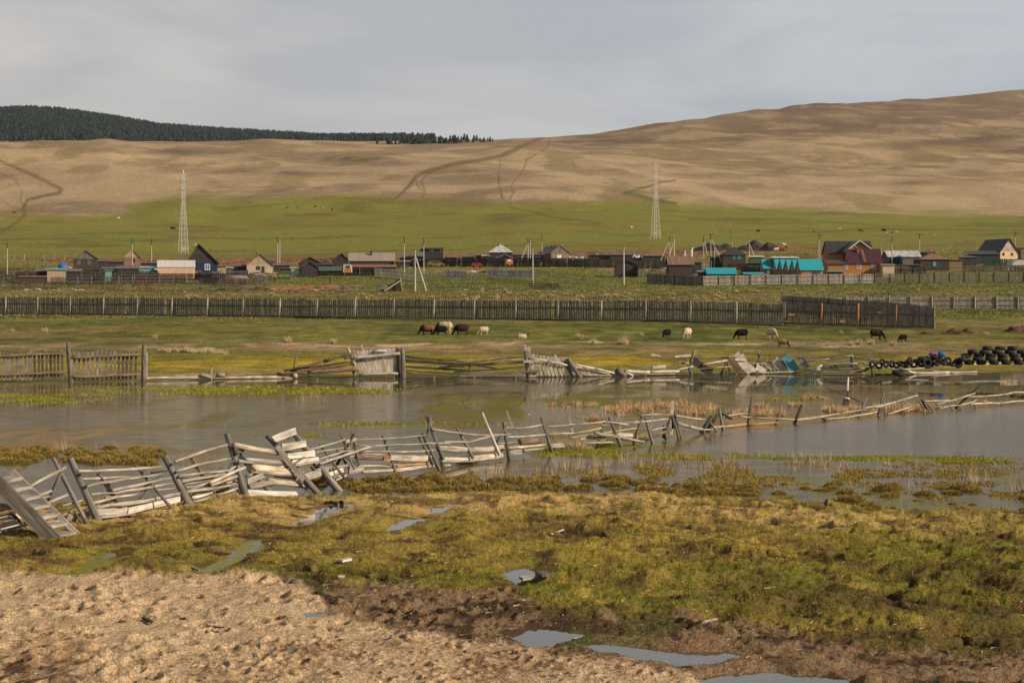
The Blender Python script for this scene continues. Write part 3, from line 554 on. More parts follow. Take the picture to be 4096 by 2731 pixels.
for ux, yx, su, sy, s in ((900, 1558, 420, 14, .62), (150, 1585, 260, 22, .5), (1350, 1563, 250, 10, .55), (1600, 1695, 330, 9, .60), (1250, 1748, 120, 9, .5), (1150, 1730, 90, 10, .55), (1950, 1613, 120, 6, .55), (2350, 1795, 210, 15, .75), (2600, 1820, 380, 8, .70), (2250, 1815, 200, 12, .65), (2530, 1757, 90, 6, .7), (3560, 1830, 330, 9, .78), (3000, 1832, 420, 7, .55), (3900, 1845, 260, 8, .6), (2500, 1783, 160, 8, .7), (3170, 1598, 120, 4, .6), (2250, 1673, 100, 5, .4), (900, 1865, 300, 22, .25), (3100, 1662, 120, 10, .4)):
    alg = np.maximum(alg, s*np.exp(-((WU-ux)/su)**2-((Wy-yx)/sy)**2))
alg = alg*1.3+.52*sst(.46, .62, fl2)*sst(1840, 1900, Wy)*sst(2200, 2700, WU)
film = np.clip(.55+.25*sst(.35, .65, fl)+.4*sst(1535, 1500, Wy), 0, 1)*(1-rip*.85); film = np.where(Wy > 1850, np.minimum(film+.15, 1)*sst(1200, 1600, WU)+.2, film)
V = np.stack([WX, WY, np.zeros(len(WX))], 1); a = (np.arange(len(wy)-1)[:, None]*len(wu)+np.arange(len(wu)-1)[None, :]).ravel(); Q = np.stack([a, a+1, a+len(wu)+1, a+len(wu)], 1)
tag(npmesh('pond_water', V, Q, 'water', np.stack([rip, alg, film], 1)), kind='structure')
for P, lv, ag in zip(POOLS, PLEV, PALG):
    cx = sum(p[0] for p in P)/len(P); cy = sum(p[1] for p in P)/len(P)
    V = []
    n = len(P); 
    for i in range(n):
        x = cx+(P[i][0]-cx)*1.3; y = cy+(P[i][1]-cy)*1.25; q = pt(x, y, 1.0); Y = F*(ZC-lv)/(y-YH); V.append(((x-CX)*Y/F, Y, lv))
    me = bpy.data.meshes.new('puddle'); me.from_pydata(V, [], [tuple(range(n))]); me.materials.append(MATS['water']); at = me.attributes.new('ca', 'FLOAT_COLOR', 'POINT'); at.data.foreach_set('color', np.tile([.0, ag, .12, 1], n).astype(np.float32))
    o = bpy.data.objects.new('puddle', me); COL.objects.link(o); tag(o, kind='structure')
# ---------------------------------------------------------------- grass
def leafmat(name, rough=.9, trans=.0):
    m, n, nd, lk, b = newmat(name); at = N(nd, 'Attribute', attribute_name='ca'); lk.new(at.outputs['Color'], b.inputs['Base Color']); b.inputs['Roughness'].default_value = rough; b.inputs['Specular IOR Level'].default_value = .1; MATS[name] = m
leafmat('blade')
def blades(name, X, Y, Zb, h, w, col, lean=.5):
    n = len(X); a = RNG.random(n)*6.283; l = RNG.random(n)*lean; d = RNG.random(n)*6.283
    V = np.zeros((n, 3, 3)); V[:, 0] = np.stack([X-np.cos(a)*w/2, Y-np.sin(a)*w/2, Zb], 1); V[:, 1] = np.stack([X+np.cos(a)*w/2, Y+np.sin(a)*w/2, Zb], 1)
    V[:, 2] = np.stack([X+np.cos(d)*h*l, Y+np.sin(d)*h*l, Zb+h*np.sqrt(np.maximum(.1, 1-l*l))], 1)
    C = np.repeat(col[:, None, :], 3, 1); return npmesh(name, V.reshape(-1, 3), np.arange(3*n).reshape(-1, 3), 'blade', C.reshape(-1, 3), smooth=False, tri=True)
n = 900000; Y = 15+26*RNG.random(n)**1.15; u = -700+5400*RNG.random(n); X = (u-CX)*Y/F; z = height(X, Y, False); yy = YH+(ZC-base_z(X, Y))*F/Y
s_, m_, g_ = zones(u, yy); dens = (1-s_)*(1-m_*.9)*sst(.30, .5, fbm(X*2.2, Y*2, 301, 3)+g_*.2+.12)
k = (RNG.random(n) < dens) & (z > .02)
for P, lv in zip(POOLS, PLEV):
    k &= ~(inpoly(CX+X*F/Y, YH+(ZC-lv)*F/Y, P)) | (z > lv+.02)
X, Y, z, u, yy, g_ = X[k], Y[k], z[k], u[k], yy[k], g_[k]
c = albedo(X, Y, z); kk = RNG.random(len(X)) < np.clip((c[:, 0]-.06)/.12, .12, 1); X, Y, z, u, yy, g_, c = X[kk], Y[kk], z[kk], u[kk], yy[kk], g_[kk], c[kk]; r1 = RNG.random(len(X)); c = c*(.72+.6*r1[:, None]); st = (r1 > .66)[:, None]; c = np.where(st, c*.55+np.array([[.42, .30, .085]])*.45*(1-.5*g_[:, None]), c)
h = (.009+.019*RNG.random(len(X)))*(1+.6*g_)*(.45+1.5*sst(.42, .72, fbm(X*5, Y*5, 303, 3))); tag(blades('grass', X, Y, z-.004, h, .0045+.004*RNG.random(len(X)), c, .85), kind='stuff')
# short turf of the meadow beyond the pond
for nm, n, Y0, Y1, hh_, ww_ in (('meadow_grass', 230000, 94, 200, .045, .035), ('pasture_grass', 210000, 200, 620, .13, .14)):
    Y = Y0*(Y1/Y0)**RNG.random(n); u = -500+5100*RNG.random(n); X = (u-CX)*Y/F; z = height(X, Y, False); k = (z > .03) & (RNG.random(n) < .25+.75*sst(.4, .6, fbm(X/1.5, Y/3, 311, 3))); X, Y, z = X[k], Y[k], z[k]; c = albedo(X, Y, z); r1 = RNG.random((len(X), 1)); c = c*(.55+.9*r1); c = np.where(r1 > .8, c*.6+np.array([[.30, .23, .09]])*.4, c); sc_ = (Y/Y0)**.7
    tag(blades(nm, X, Y, z-.01, hh_*sc_*(.5+RNG.random(len(X))), ww_*sc_, c, .8), kind='stuff')
# straw bits blown over the mud and turf
n = 900; Y = 15.5+18*RNG.random(n); u = 700+3500*RNG.random(n); X = (u-CX)*Y/F; z = height(X, Y, True); k = z > .03; X, Y, z = X[k], Y[k], z[k]; n = len(X); c = np.array([[.55, .45, .30]])*(.5+.7*RNG.random((n, 1))); o = blades('straw_litter', X, Y, z+.012, .04+.10*RNG.random(n)**2, .008, c, .2)
co = np.empty(len(o.data.vertices)*3, np.float32); o.data.vertices.foreach_get('co', co); co = co.reshape(-1, 3, 3); d = co[:, 2]-co[:, 0]; L3 = np.linalg.norm(d, axis=1); an = RNG.random(len(d))*6.283; co[:, 2, 0] = co[:, 0, 0]+np.cos(an)*L3; co[:, 2, 1] = co[:, 0, 1]+np.sin(an)*L3; co[:, 2, 2] = co[:, 0, 2]+.01; co[:, 1] = co[:, 0]+np.stack([-np.sin(an)*.008, np.cos(an)*.008, np.full(len(d), .006)], 1); o.data.vertices.foreach_set('co', co.ravel()); tag(o, kind='stuff')
# moss and weed standing just out of the water
PX = []; 
for ux, yx, su, sy, cnt in ((900, 1560, 400, 12, 15000), (150, 1590, 260, 20, 5000), (1350, 1565, 230, 8, 4500), (2350, 1798, 170, 11, 9000), (2600, 1822, 330, 6, 7000), (3560, 1832, 300, 7, 9000), (3000, 1834, 400, 5, 4000), (3900, 1846, 250, 6, 4000), (2530, 1757, 90, 6, 1800), (1600, 1695, 280, 6, 4000), (1950, 1613, 110, 4, 900), (2250, 1673, 90, 4, 700), (3170, 1598, 110, 3, 600), (1230, 1745, 130, 8, 1800), (2480, 1784, 140, 7, 2500), (3500, 1905, 650, 34, 34000), (2700, 1885, 420, 28, 14000), (3900, 1965, 300, 34, 18000)):
    uu = ux+RNG.normal(0, .62, cnt)*su; yy_ = yx+RNG.normal(0, .62, cnt)*sy; PX.append(np.stack([uu, yy_, np.full(cnt, float(sy > 22))], 1))
PX = np.concatenate(PX); Y = F*ZC/(PX[:, 1]-YH); X = (PX[:, 0]-CX)*Y/F; q = fbm(X*1.3, Y*.55, 401, 4); k = (q > np.where(PX[:, 2] > 0, .505, .47)) & (height(X, Y, False) < .02); X, Y, q, pk_ = X[k], Y[k], q[k], PX[k, 2]; n = len(X)
c = np.where((RNG.random(n) < .25+.55*pk_)[:, None], np.array([[.26, .17, .05]]), np.array([[.25, .27, .03]]))*(.5+.8*RNG.random((n, 1))); s_ = Y/50
tag(blades('pond_moss', X, Y, np.full(n, -.01), (.03+.035*RNG.random(n))*s_**.5, .022*s_, c, .9), kind='stuff')
# pebbles and crumbs on the sand
n = 5200; Y = 15+10*RNG.random(n); u = -500+3600*RNG.random(n); X = (u-CX)*Y/F; z = height(X, Y, True); yy = YH+(ZC-base_z(X, Y))*F/Y; s_, m_, g_ = zones(u, yy); k = (s_+m_*.6 > .5) & (RNG.random(n) < .35+.65*sst(600, 1500, u+(yy-2400)*2))
X, Y, z = X[k], Y[k], z[k]; n = len(X); r = .004+.010*RNG.random(n)**2; oc = np.array([(1, 0, 0), (0, 1, 0), (-1, 0, 0), (0, -1, 0), (0, 0, .7), (0, 0, -.5)])
V = np.stack([X, Y, z], 1)[:, None, :]+oc[None]*r[:, None, None]*(.7+.6*RNG.random((n, 6, 1))); T = np.array([(0, 1, 4), (1, 2, 4), (2, 3, 4), (3, 0, 4), (1, 0, 5), (2, 1, 5), (3, 2, 5), (0, 3, 5)]); FQ = (np.arange(n)[:, None, None]*6+T[None]).reshape(-1, 3)
cc = np.where(RNG.random(n)[:, None] < .45, np.array([[.07, .045, .03]]), np.array([[.42, .36, .30]]))*(.7+.6*RNG.random((n, 1))); tag(npmesh('gravel', V.reshape(-1, 3), FQ, 'blade', np.repeat(cc, 6, 0), smooth=False, tri=True), kind='stuff')
# ---------------------------------------------------------------- fences, rails and boards laid out along their own ground lines
def line(tabl, z0=0.0):
    f = tab(tabl); return lambda x: F*(ZC-z0)/(float(f(x))-YH)
NF = line([(-200, 2235), (0, 2190), (400, 2120), (770, 2040), (985, 1992), (1245, 1960), (1335, 1941), (1752, 1866), (2035, 1830), (2205, 1800), (2480, 1783), (2610, 1766), (2725, 1745), (2810, 1725), (2892, 1712), (2998, 1697), (3185, 1689), (3435, 1665), (3512, 1658), (3620, 1646), (3740, 1640), (3900, 1625), (4096, 1609), (4300, 1600)], .03)
BF = line([(-300, 1532), (0, 1529), (565, 1520), (1100, 1511), (1650, 1508), (2100, 1507), (2500, 1502), (3100, 1492), (3500, 1497), (4096, 1484), (4400, 1480)], .03)
PART = {'P': 'post', 'R': 'rail', 'B': 'board', 'S': 'slab', 'L': 'log', 'K': 'picket'}
OFF = {'P': 0.0, 'R': -.10, 'B': -.07, 'S': -.12, 'L': -.1, 'K': .10}
MT = {'g': 'g', 'w': 'w', 'd': 'd', 'b': 'b', 'o': 'o', 'm': 'm', 'l': 'lb', 's': 'slab', 'c': 'corr'}
def members(root, txt, YF_, sink=True):
    """each item: kind tone x1 y1 x2 y2 width(px) [depth offset]"""
    for it in txt.replace('\n', ';').split(';'):
        q = it.split()
        if not q: continue
        k, tone = q[0][0], (q[0][1] if len(q[0]) > 1 else 'g'); x1, y1, x2, y2, w = map(float, q[1:6]); of = float(q[6]) if len(q) > 6 else 0.0
        Y1 = YF_(x1)+OFF[k]+of; Y2 = YF_(x2)+OFF[k]+of; s = sp((Y1+Y2)/2)
        if k == 'P': Y1 = Y2 = (YF_(x2)+YF_(x1))/2+OFF[k]+of
        p = pt(x1, y1, Y1); r = pt(x2, y2, Y2); d = r-p; ln = d.length; wd = w/s
        if k in 'P' and sink: r = r+d.normalized()*.25
        mb = MB(); mb.tc = random.uniform(.8, 1.15)
        if k in 'PRL':
            n = max(2, int(ln/(.35 if k != 'L' else .3)))+1; pts = []; rs = []; bend = random.uniform(-.012, .012)*ln; ph = random.random()*6
            for i in range(n):
                t = i/(n-1); j = wd*(.10 if k != 'P' else .04); e_ = (0 if i in (0, n-1) else 1)
                pts.append(p+(r-p)*t+Vector((random.uniform(-j, j)*.4, random.uniform(-j, j), random.uniform(-j, j)*1.2+bend*math.sin(math.pi*t)*(k == 'R')))*e_)
                rs.append(wd/2*((.86+.28*t) if k == 'P' else (1.08-.16*t))*(1+.10*math.sin(ph+t*9)))
            mb.tube(pts, rs, 9, .05)
        elif k == 'S':
            n = max(3, int(ln/.4)); pts = [p+(r-p)*(i/(n-1))+Vector((0, 0, random.uniform(-.06, .06)*wd)) for i in range(n)]
            mb.tube(pts, [wd/2*(1+random.uniform(-.10, .08)) for _ in pts], 10, .05)
            for i in range(len(mb.v)):   # flatten into a slab: thin in depth
                v = mb.v[i]; t = (Vector(v)-p).dot(d)/d.length_squared; c = p+d*t; mb.v[i] = (v[0], c.y+(v[1]-c.y)*.38, v[2])
        else:
            nn = max(1, int(ln/.5)); tk = .03 if k == 'B' else .02
            mb.warped(p, r, wd, min(tk, wd*.6))
        o = mb.build(PART[k], {('P', 'g'): 'pp', ('R', 'g'): 'rg', ('B', 'g'): 'rg', ('S', 'g'): 'rg'}.get((k, tone), MT[tone]), root, smooth=(k in 'PRLS'))
        if tone == 'l': o['label'] = 'pale blue painted board'
def fence(name, label, cat, txt, YF_, bx, group=None):
    Y = YF_(bx); root = thing(name, label, cat, pt(bx, YH+(ZC-0)*F/Y, Y), group); members(root, txt, YF_); return root
WF = 'sections of the collapsed fence along the near shore'
fence('pole_fence', 'leftmost weathered pole fence behind the wooden steps, ending at two leaning posts', 'fence', """
R 100 2000 200 1985 10 .2;Bw 0 2070 90 2062 22 .3;R -40 2050 100 2020 11 .3;B 180 2095 260 2088 20 .1;R 110 1950 262 1869 12;R 150 1980 206 1962 12;R 190 2012 270 1978 13;R 250 2021 330 2001 9;R -60 2090 62 2050 12 .3;R -60 2145 108 2095 12;R 8 2158 152 2128 14;Rs 225 2130 326 2108 12
Ss -60 2020 36 2028 26;Bw -50 2122 70 2090 30 .1;Pm 260 1853 208 1972 14 .1;P 212 1830 367 2126 18 -.12;P 280 1832 410 2122 31;Pm 297 2042 342 2118 10 -.2;Pb -10 2140 44 2212 22 -.2;B 268 2066 308 2078 26
Bm 45 2050 165 2180 14 .15;R 60 2180 130 2158 10;B 30 2185 120 2175 24 .1;R 250 2060 290 2045 9 .15""", NF, 340, WF)
t = thing('wooden_steps', 'fallen wooden staircase of dark planks with six open treads, leaning at the left edge', 'steps', pt(200, 2175, NF(200)), None)
def plankpts(x1, y1, x2, y2, w, Y1, Y2, th, tone, name, nrm=None):
    p = pt(x1, y1, Y1); q = pt(x2, y2, Y2); mb = MB(); mb.tc = random.uniform(.85, 1.1); mb.bar(p, q, w, th, nrm); return mb.build(name, tone, t)
Ya = NF(60)-.55; plankpts(-40, 1900, 238, 2180, .21, Ya, Ya-.1, .05, 'm', 'stringer'); plankpts(48, 1884, 344, 2168, .075, Ya+.55, Ya+.45, .05, 'g', 'stringer')
for k in range(7):
    f = k/6; x = -15+f*218; y = 1924+f*218; p = pt(x+6, y, Ya+.02); q = pt(x+78-f*2, y-14, Ya+.50); mb = MB(); mb.tc = random.uniform(.95, 1.2); mb.bar(p, q, .24, .045, (0, -.15, 1)); mb.build('tread', 'g', t)
fence('pole_fence', 'pole fence section with pale boards low down, right of the two leaning posts', 'fence', """
R 420 1990 560 1975 10 .2;R 330 1915 520 1905 9 .25;R 520 1960 700 1952 9 .2;Bw 560 2010 660 1998 18 .2;Bm 430 1930 490 2050 12 .2;R 312 1884 645 1865 12;R 348 1942 650 1897 13;R 450 1960 682 1910 12;R 362 1977 690 1932 11;R 372 2012 470 1986 12;R 380 2026 716 1974 17;Bw 386 2047 505 2041 27;Bw 510 2044 718 1995 26;R 402 2068 540 2056 12;R 410 2096 560 2074 11
B 392 1895 470 2012 15 .25;P 540 1858 705 2054 13 -.2;Pm 602 1950 556 1999 11 .1;R 560 2074 700 2040 11;Rd 606 1891 672 1882 8;Pm 655 1895 625 1915 8 .15""", NF, 560, WF)
fence('pole_fence', 'fence section of many bent poles between a thick mossy post and a tall one', 'fence', """
P 657 1822 772 2042 31;R 735 1935 930 1905 9 .2;R 745 1950 960 1922 10 .25;R 800 2000 960 1960 10 .1;Bw 820 1996 905 1972 16 .15;R 720 1915 850 1912 8 .2;Bm 880 1905 930 1985 13 .2;R 860 1992 975 1968 9;R 700 1846 908 1779 12;R 705 1884 922 1834 12;R 718 1904 920 1880 11;R 912 1889 940 1865 9;R 728 1926 902 1895 11;R 758 1956 852 1920 12;Rw 840 1930 980 1868 13 -.1;Rs 846 1940 946 1904 13
R 748 1966 952 1936 12;Rw 768 1990 848 1970 13;R 770 2008 852 1986 13;R 868 1980 966 1946 11;B 756 1820 868 1990 14 .25;Pm 905 1850 868 1886 9 .15;Pm 934 1838 902 1896 9 .15;R 600 2062 735 2020 12;R 780 1975 860 1958 8 .2;R 850 1962 958 1925 8 .1""", NF, 770, WF)
t = thing('log', 'short charred log end lying at the foot of the thick leaning post', 'log', pt(790, 2050, NF(790)-.3)); mb = MB(); mb.tube([pt(765, 2044, NF(780)-.1), pt(798, 2042, NF(780)-.45)], [.075, .078], 10, .06); mb.build('trunk', 'd', t)
t = thing('wire_hoop', 'thin rusty wire hoop sticking up out of the peat beside the tall leaning post', 'wire', pt(925, 1990, NF(925)-.15)); mb = MB(); Yw = NF(925)-.15
mb.tube([pt(x, y, Yw) for x, y in ((901, 1980), (905, 1962), (918, 1950), (934, 1949), (945, 1960), (949, 1978), (948, 2002))], [.006]*7, 5); mb.build('wire', 'b', t)
fence('plank_fence', 'fence section of broad barky slabs nailed behind a tall leaning post', 'fence', """
P 908 1733 988 2000 27 -.05;Ss 935 1780 1115 1812 21;Lm 940 1812 968 1800 20 .05;P 958 1812 986 1842 12;S 982 1838 1142 1852 20;R 955 1842 1014 1853 12 -.2;Ss 1002 1870 1186 1893 38 .05;B 988 1926 1054 1898 22 -.2;S 998 1946 1088 1932 28 -.15;Sw 990 1972 1178 1981 32 -.25
Ss 1072 1922 1215 1940 23 .05;P 960 1822 1100 1992 20 .3;R 985 1905 1010 1895 9;B 1100 1900 1215 1912 20 .12;R 1050 1945 1090 1940 10 .1""", NF, 985, WF)
fence('board_frame', 'tall leaning frame of pale boards nailed across two posts like a broken gate', 'fence', """
Bw 1060 1880 1180 1866 18 .2;B 1090 1850 1200 1842 14 .25;R 1100 1800 1200 1815 9 .3;Bm 1240 1830 1300 1920 14 .2;B 1262 1860 1340 1842 14 .1;R 1200 1900 1300 1895 9 .2;P 1068 1740 1260 1958 23;Bw 1108 1785 1246 1962 19 -.22;P 1165 1720 1338 1942 27 .05;Bw 1094 1756 1182 1723 28 -.1;Bw 1128 1788 1222 1773 28 -.1;Bw 1148 1824 1258 1811 24 -.1;Bw 1166 1852 1274 1838 25 -.1;B 1218 1908 1312 1880 28 -.1;Bw 1305 1902 1372 1878 19 -.1
Bm 1218 1828 1175 1856 9 -.2;R 1178 1863 1278 1844 12 -.2;Bd 1245 1868 1264 1892 9;B 1170 1880 1215 1888 12;B 1330 1925 1385 1900 9 -.15;R 1320 1880 1345 1925 9 .1;Bm 1365 1885 1400 1915 12;Rm 1345 1915 1390 1905 8""", NF, 1250, WF)
fence('rail_fence', 'thin wavy rails with crossed stakes and a fat barky log, right of the board frame', 'fence', """
R 1260 1880 1400 1862 9;B 1290 1892 1370 1900 15 .1;R 1240 1815 1410 1790 7 .2;Bm 1350 1800 1400 1880 9 .15;R 1300 1838 1430 1822 7 .1;R 1560 1857 1735 1852 7;R 1440 1812 1560 1822 6 .1;R 1230 1799 1380 1757 8;B 1382 1766 1425 1756 14;R 1425 1759 1706 1740 7;R 1420 1776 1486 1785 6;R 1486 1785 1545 1783 6;R 1500 1783 1680 1776 6;R 1680 1776 1803 1774 7;R 1352 1803 1440 1806 8;R 1440 1806 1620 1808 8;R 1600 1808 1738 1801 9;R 1277 1838 1400 1800 8;R 1280 1854 1488 1786 11 -.2;R 1310 1875 1428 1848 8
P 1277 1775 1352 1876 9;P 1360 1730 1399 1830 7;P 1406 1730 1425 1812 9;Pd 1417 1735 1345 1862 12 .1;Sb 1426 1827 1572 1829 22;Sb 1575 1830 1724 1824 21;Bw 1560 1829 1724 1832 22 -.15;P 1531 1740 1586 1896 12;Rs 1445 1863 1562 1866 7;R 1575 1843 1712 1838 7;Ro 1590 1866 1712 1852 7
Ss 1450 1886 1590 1880 16;Ss 1585 1880 1732 1862 16;B 1396 1880 1452 1872 28;Bm 1390 1833 1438 1856 9 -.1;P 1670 1735 1712 1816 12;B 1708 1846 1728 1868 12;P 1689 1731 1752 1867 14 -.15;Pd 1572 1866 1580 1894 9;Bo 1535 1832 1560 1836 18 -.2""", NF, 1585, WF)
fence('log_fence', 'fence with two rows of fat barky logs on the water under thin stakes', 'fence', """
P 1705 1662 1756 1795 13;Pb 1756 1795 1770 1862 12;P 1726 1658 1705 1748 8 .12;R 1728 1717 1845 1733 9;R 1845 1733 1960 1741 8;R 1955 1741 2042 1736 8;R 1776 1767 1880 1767 8;R 1880 1767 2010 1736 8;R 1700 1776 1802 1774 8 .05;S 1752 1795 1898 1802 25;Ss 1893 1800 2008 1790 26;Sw 1765 1838 1896 1838 23;Ss 1886 1834 2004 1824 26
P 1828 1712 1872 1794 12;Pw 1929 1651 1982 1780 12;R 1990 1773 2064 1767 8;P 2032 1691 1985 1770 8 -.1;R 1700 1796 1745 1798 8 .1;R 1775 1862 1800 1860 10""", NF, 1770, WF)
fence('rail_fence', 'rail fence bay with two pale slanting laths between a dark post and a grey post', 'fence', """
Pm 2014 1688 2036 1832 15 -.1;R 2024 1710 2090 1712 7;R 2090 1712 2168 1699 7;R 2028 1748 2180 1737 9;Rs 2034 1790 2188 1777 10;Sb 2083 1765 2162 1763 23;B 2040 1810 2086 1806 20;R 2098 1802 2168 1794 9;Bw 2027 1645 2098 1813 8 .1;Bw 2117 1656 2180 1799 10 .1;P 2165 1669 2206 1800 12 -.12;Rd 2008 1797 2045 1795 6 -.2""", NF, 2100, WF)
fence('rail_fence', 'rail fence bay with a long diagonal pole resting on the green weed', 'fence', """
R 2185 1706 2300 1697 7;R 2300 1697 2420 1686 7;R 2418 1686 2512 1699 7;R 2194 1736 2302 1732 7;R 2300 1732 2406 1711 7;R 2282 1752 2382 1736 8;R 2410 1732 2546 1712 7;Bw 2274 1653 2298 1749 10 .1;S 2200 1782 2252 1782 20;B 2320 1751 2424 1752 13;Rs 2334 1771 2456 1768 8
Pm 2427 1667 2404 1730 9;Pb 2404 1728 2390 1778 10;P 2436 1667 2466 1740 14;Pm 2466 1738 2484 1784 14;R 2380 1731 2576 1769 13 -.25;B 2496 1647 2472 1744 7 .1;R 2405 1701 2552 1683 6 .05;Rd 2400 1782 2466 1762 6;Bw 2470 1735 2530 1740 15 .1""", NF, 2430, WF)
fence('rail_fence', 'rail fence bay with crossed dark stakes and the tallest pale lath before the reeds', 'fence', """
Pb 2570 1651 2539 1760 10;P 2578 1656 2608 1766 12;R 2568 1661 2690 1659 7;R 2704 1662 2822 1678 8;R 2528 1691 2672 1675 7;B 2613 1637 2601 1719 9 .1;R 2604 1722 2664 1708 8;Sb 2604 1746 2670 1724 13;Bw 2691 1603 2686 1740 10 .1;Pm 2696 1646 2722 1746 13;Pd 2684 1662 2664 1716 8;Pb 2700 1690 2712 1740 10
Pd 2652 1700 2656 1722 9;Pd 2688 1660 2690 1676 14 -.1;P 2545 1655 2560 1662 6""", NF, 2700, WF)
fence('rail_fence', 'rail fence bay with leaning dark stumps before the open blue-grey water', 'fence', """
R 2712 1692 2760 1706 13;R 2760 1706 2810 1717 12;Pd 2846 1661 2807 1724 15;Pd 2872 1657 2838 1707 15 .1;P 2876 1633 2891 1712 12;R 2890 1668 2992 1654 8;Rs 2812 1718 2856 1715 7;Bo 2850 1708 2986 1695 6;R 2958 1663 3006 1669 6;R 3020 1671 3178 1677 8;Pd 2885 1655 2896 1660 10;Pm 2832 1676 2848 1700 8 -.1;Rm 2712 1715 2812 1722 5 .1""", NF, 2880, WF)
fence('fence_post', 'tall dark leaning post standing in the water with a pale right edge', 'post', 'Pm 3011 1577 2991 1700 11', NF, 2993)
fence('rail_fence', 'low rails lying on the water between two stubby slanting brown posts', 'fence', """
Ro 3000 1699 3112 1688 5;Pb 3129 1619 3104 1692 8;Pd 3209 1617 3178 1694 14;R 3188 1679 3292 1667 9;R 3264 1668 3360 1654 7;R 3355 1655 3462 1637 8;Rs 3305 1676 3420 1663 5;Rs 3418 1663 3508 1647 6;P 3467 1591 3434 1668 9;R 3450 1634 3528 1619 9;Pd 3286 1670 3302 1682 10;Pm 3425 1640 3438 1670 6 .1""", NF, 3180, WF)
fence('rail_fence', 'rail fence bay with a tall grey forked stake and reeds behind, toward the right', 'fence', """
P 3536 1564 3511 1662 9;P 3535 1598 3541 1660 7;R 3500 1629 3582 1608 9;R 3580 1609 3670 1582 8;Rs 3550 1656 3642 1628 8;P 3593 1589 3619 1648 6;R 3605 1597 3644 1624 5;P 3652 1570 3680 1610 7;Pd 3686 1598 3713 1642 13;R 3618 1645 3650 1636 5""", NF, 3515, WF)
fence('rail_fence', 'rightmost stretch of long wavy pale rails with small slanting sticks over the water', 'fence', """
R 3696 1604 3796 1600 7;R 3745 1617 3830 1596 7;R 3825 1597 3900 1572 7;P 3708 1615 3734 1642 6;Rs 3758 1632 3840 1620 5;Rs 3835 1621 3906 1601 6;P 3804 1590 3843 1632 6;P 3884 1562 3902 1628 7;R 3872 1586 3950 1584 7;R 3948 1584 4010 1578 7;R 4008 1579 4055 1569 8;R 4052 1569 4200 1575 8;Rs 3880 1615 4000 1612 7;Rs 3998 1612 4200 1601 7;P 3985 1584 4008 1617 6;P 3782 1596 3800 1622 5""", NF, 3890, WF)
fence('pole', 'long dark pole slanting up out of the water across the pale rails', 'pole', 'Pd 3933 1529 3837 1617 8', NF, 3840)
fence('post', 'white-topped post bound to a dark stump among reeds, with thin dark sticks crossing it', 'post', """Pw 3393 1508 3385 1612 9;Pd 3391 1562 3393 1615 9 -.12;Pd 3380 1586 3376 1612 9 -.1;Rd 3303 1549 3345 1566 3;Rd 3345 1566 3382 1582 4;Rd 3396 1586 3460 1617 4;Sw 3372 1589 3400 1594 8 -.2""", line([(3000, 1614), (3800, 1614)]), 3390)
# ------------------------------------------------ far shore fence and wreckage
def pk(x0, dx, n, ytop, ybot, lean, w=10, tone='g', dy=0, j=5, kind='K'):
    o = []
    for k in range(n):
        lx = lean(k) if callable(lean) else lean; x = x0+dx*k+random.uniform(-1.5, 1.5); o.append('%s%s %.1f %.1f %.1f %.1f %.1f' % (kind, tone, x, ytop+dy*k+random.uniform(-j, j), x+lx+random.uniform(-1, 1)*2, ybot, w*random.uniform(.8, 1.15)))
    return ';'.join(o)
SF = 'sections of the picket fence on the far shore'
fence('picket_fence', 'leftmost picket fence section on the far shore, ending at the tallest round post', 'fence', 'P 271 1368 284 1530 18;Rb -80 1428 262 1415 12;Rb -80 1500 262 1489 12;Bw 282 1432 288 1470 5;Bw 284 1490 287 1530 6;K 121 1385 124 1520 11;'+pk(-70, 17, 8, 1412, 1522, 0)+';'+pk(68, 16, 4, 1408, 1522, 4)+';'+pk(138, 16, 8, 1404, 1520, 2, tone='m'), BF, 284, SF)
fence('picket_fence', 'upright picket section between two round posts, last before the open far shore', 'fence', 'P 577 1379 574 1522 19;Bw 588 1410 587 1514 4;Rb 288 1430 566 1418 12;Rb 288 1507 562 1496 12;'+pk(298, 18, 10, 1402, 1518, 1)+';'+pk(478, 16.5, 5, 1400, 1516, -4, tone='m'), BF, 575, SF)
fence('fallen_planks', 'row of pale planks lying flat along the water edge left of the leaning fence', 'planks', 'Bs 586 1511 800 1508 9;Bs 790 1510 880 1512 6;Bs 860 1510 1010 1508 8;Bs 1000 1507 1170 1508 9;Bd 600 1515 1150 1513 3;B 700 1503 790 1502 5', BF, 800)
fence('log', 'grey log on the plank line next to two small stakes', 'log', 'L 800 1500 842 1506 17;P 848 1462 835 1496 5 .2;Pw 847 1472 846 1516 4 -.2', BF, 830)
fence('log', 'short thick log with a round cut end lying on the plank line', 'log', 'L 868 1500 898 1500 18;Lb 885 1496 913 1492 13 .2', BF, 890)
fence('stake', 'thin brown stake leaning right behind a fallen log end', 'stake', 'Pb 1192 1399 1172 1482 6 .3', BF, 1175)
fence('fallen_rails', 'long barky rails sloping down left from the pale picket panel to a log end', 'rails', 'Rb 1180 1476 1300 1444 11;Rb 1295 1445 1420 1410 12;Rd 1136 1483 1450 1441 6 .1;Rb 1160 1487 1432 1451 10 .15;Lb 1108 1494 1240 1490 13 -.1;Lb 1230 1489 1436 1477 15 -.1;Lb 1160 1500 1180 1500 15 -.3;Ls 1172 1501 1190 1502 19 -.4;Bm 1200 1508 1265 1508 6;Bm 1232 1500 1245 1510 5', BF, 1180)
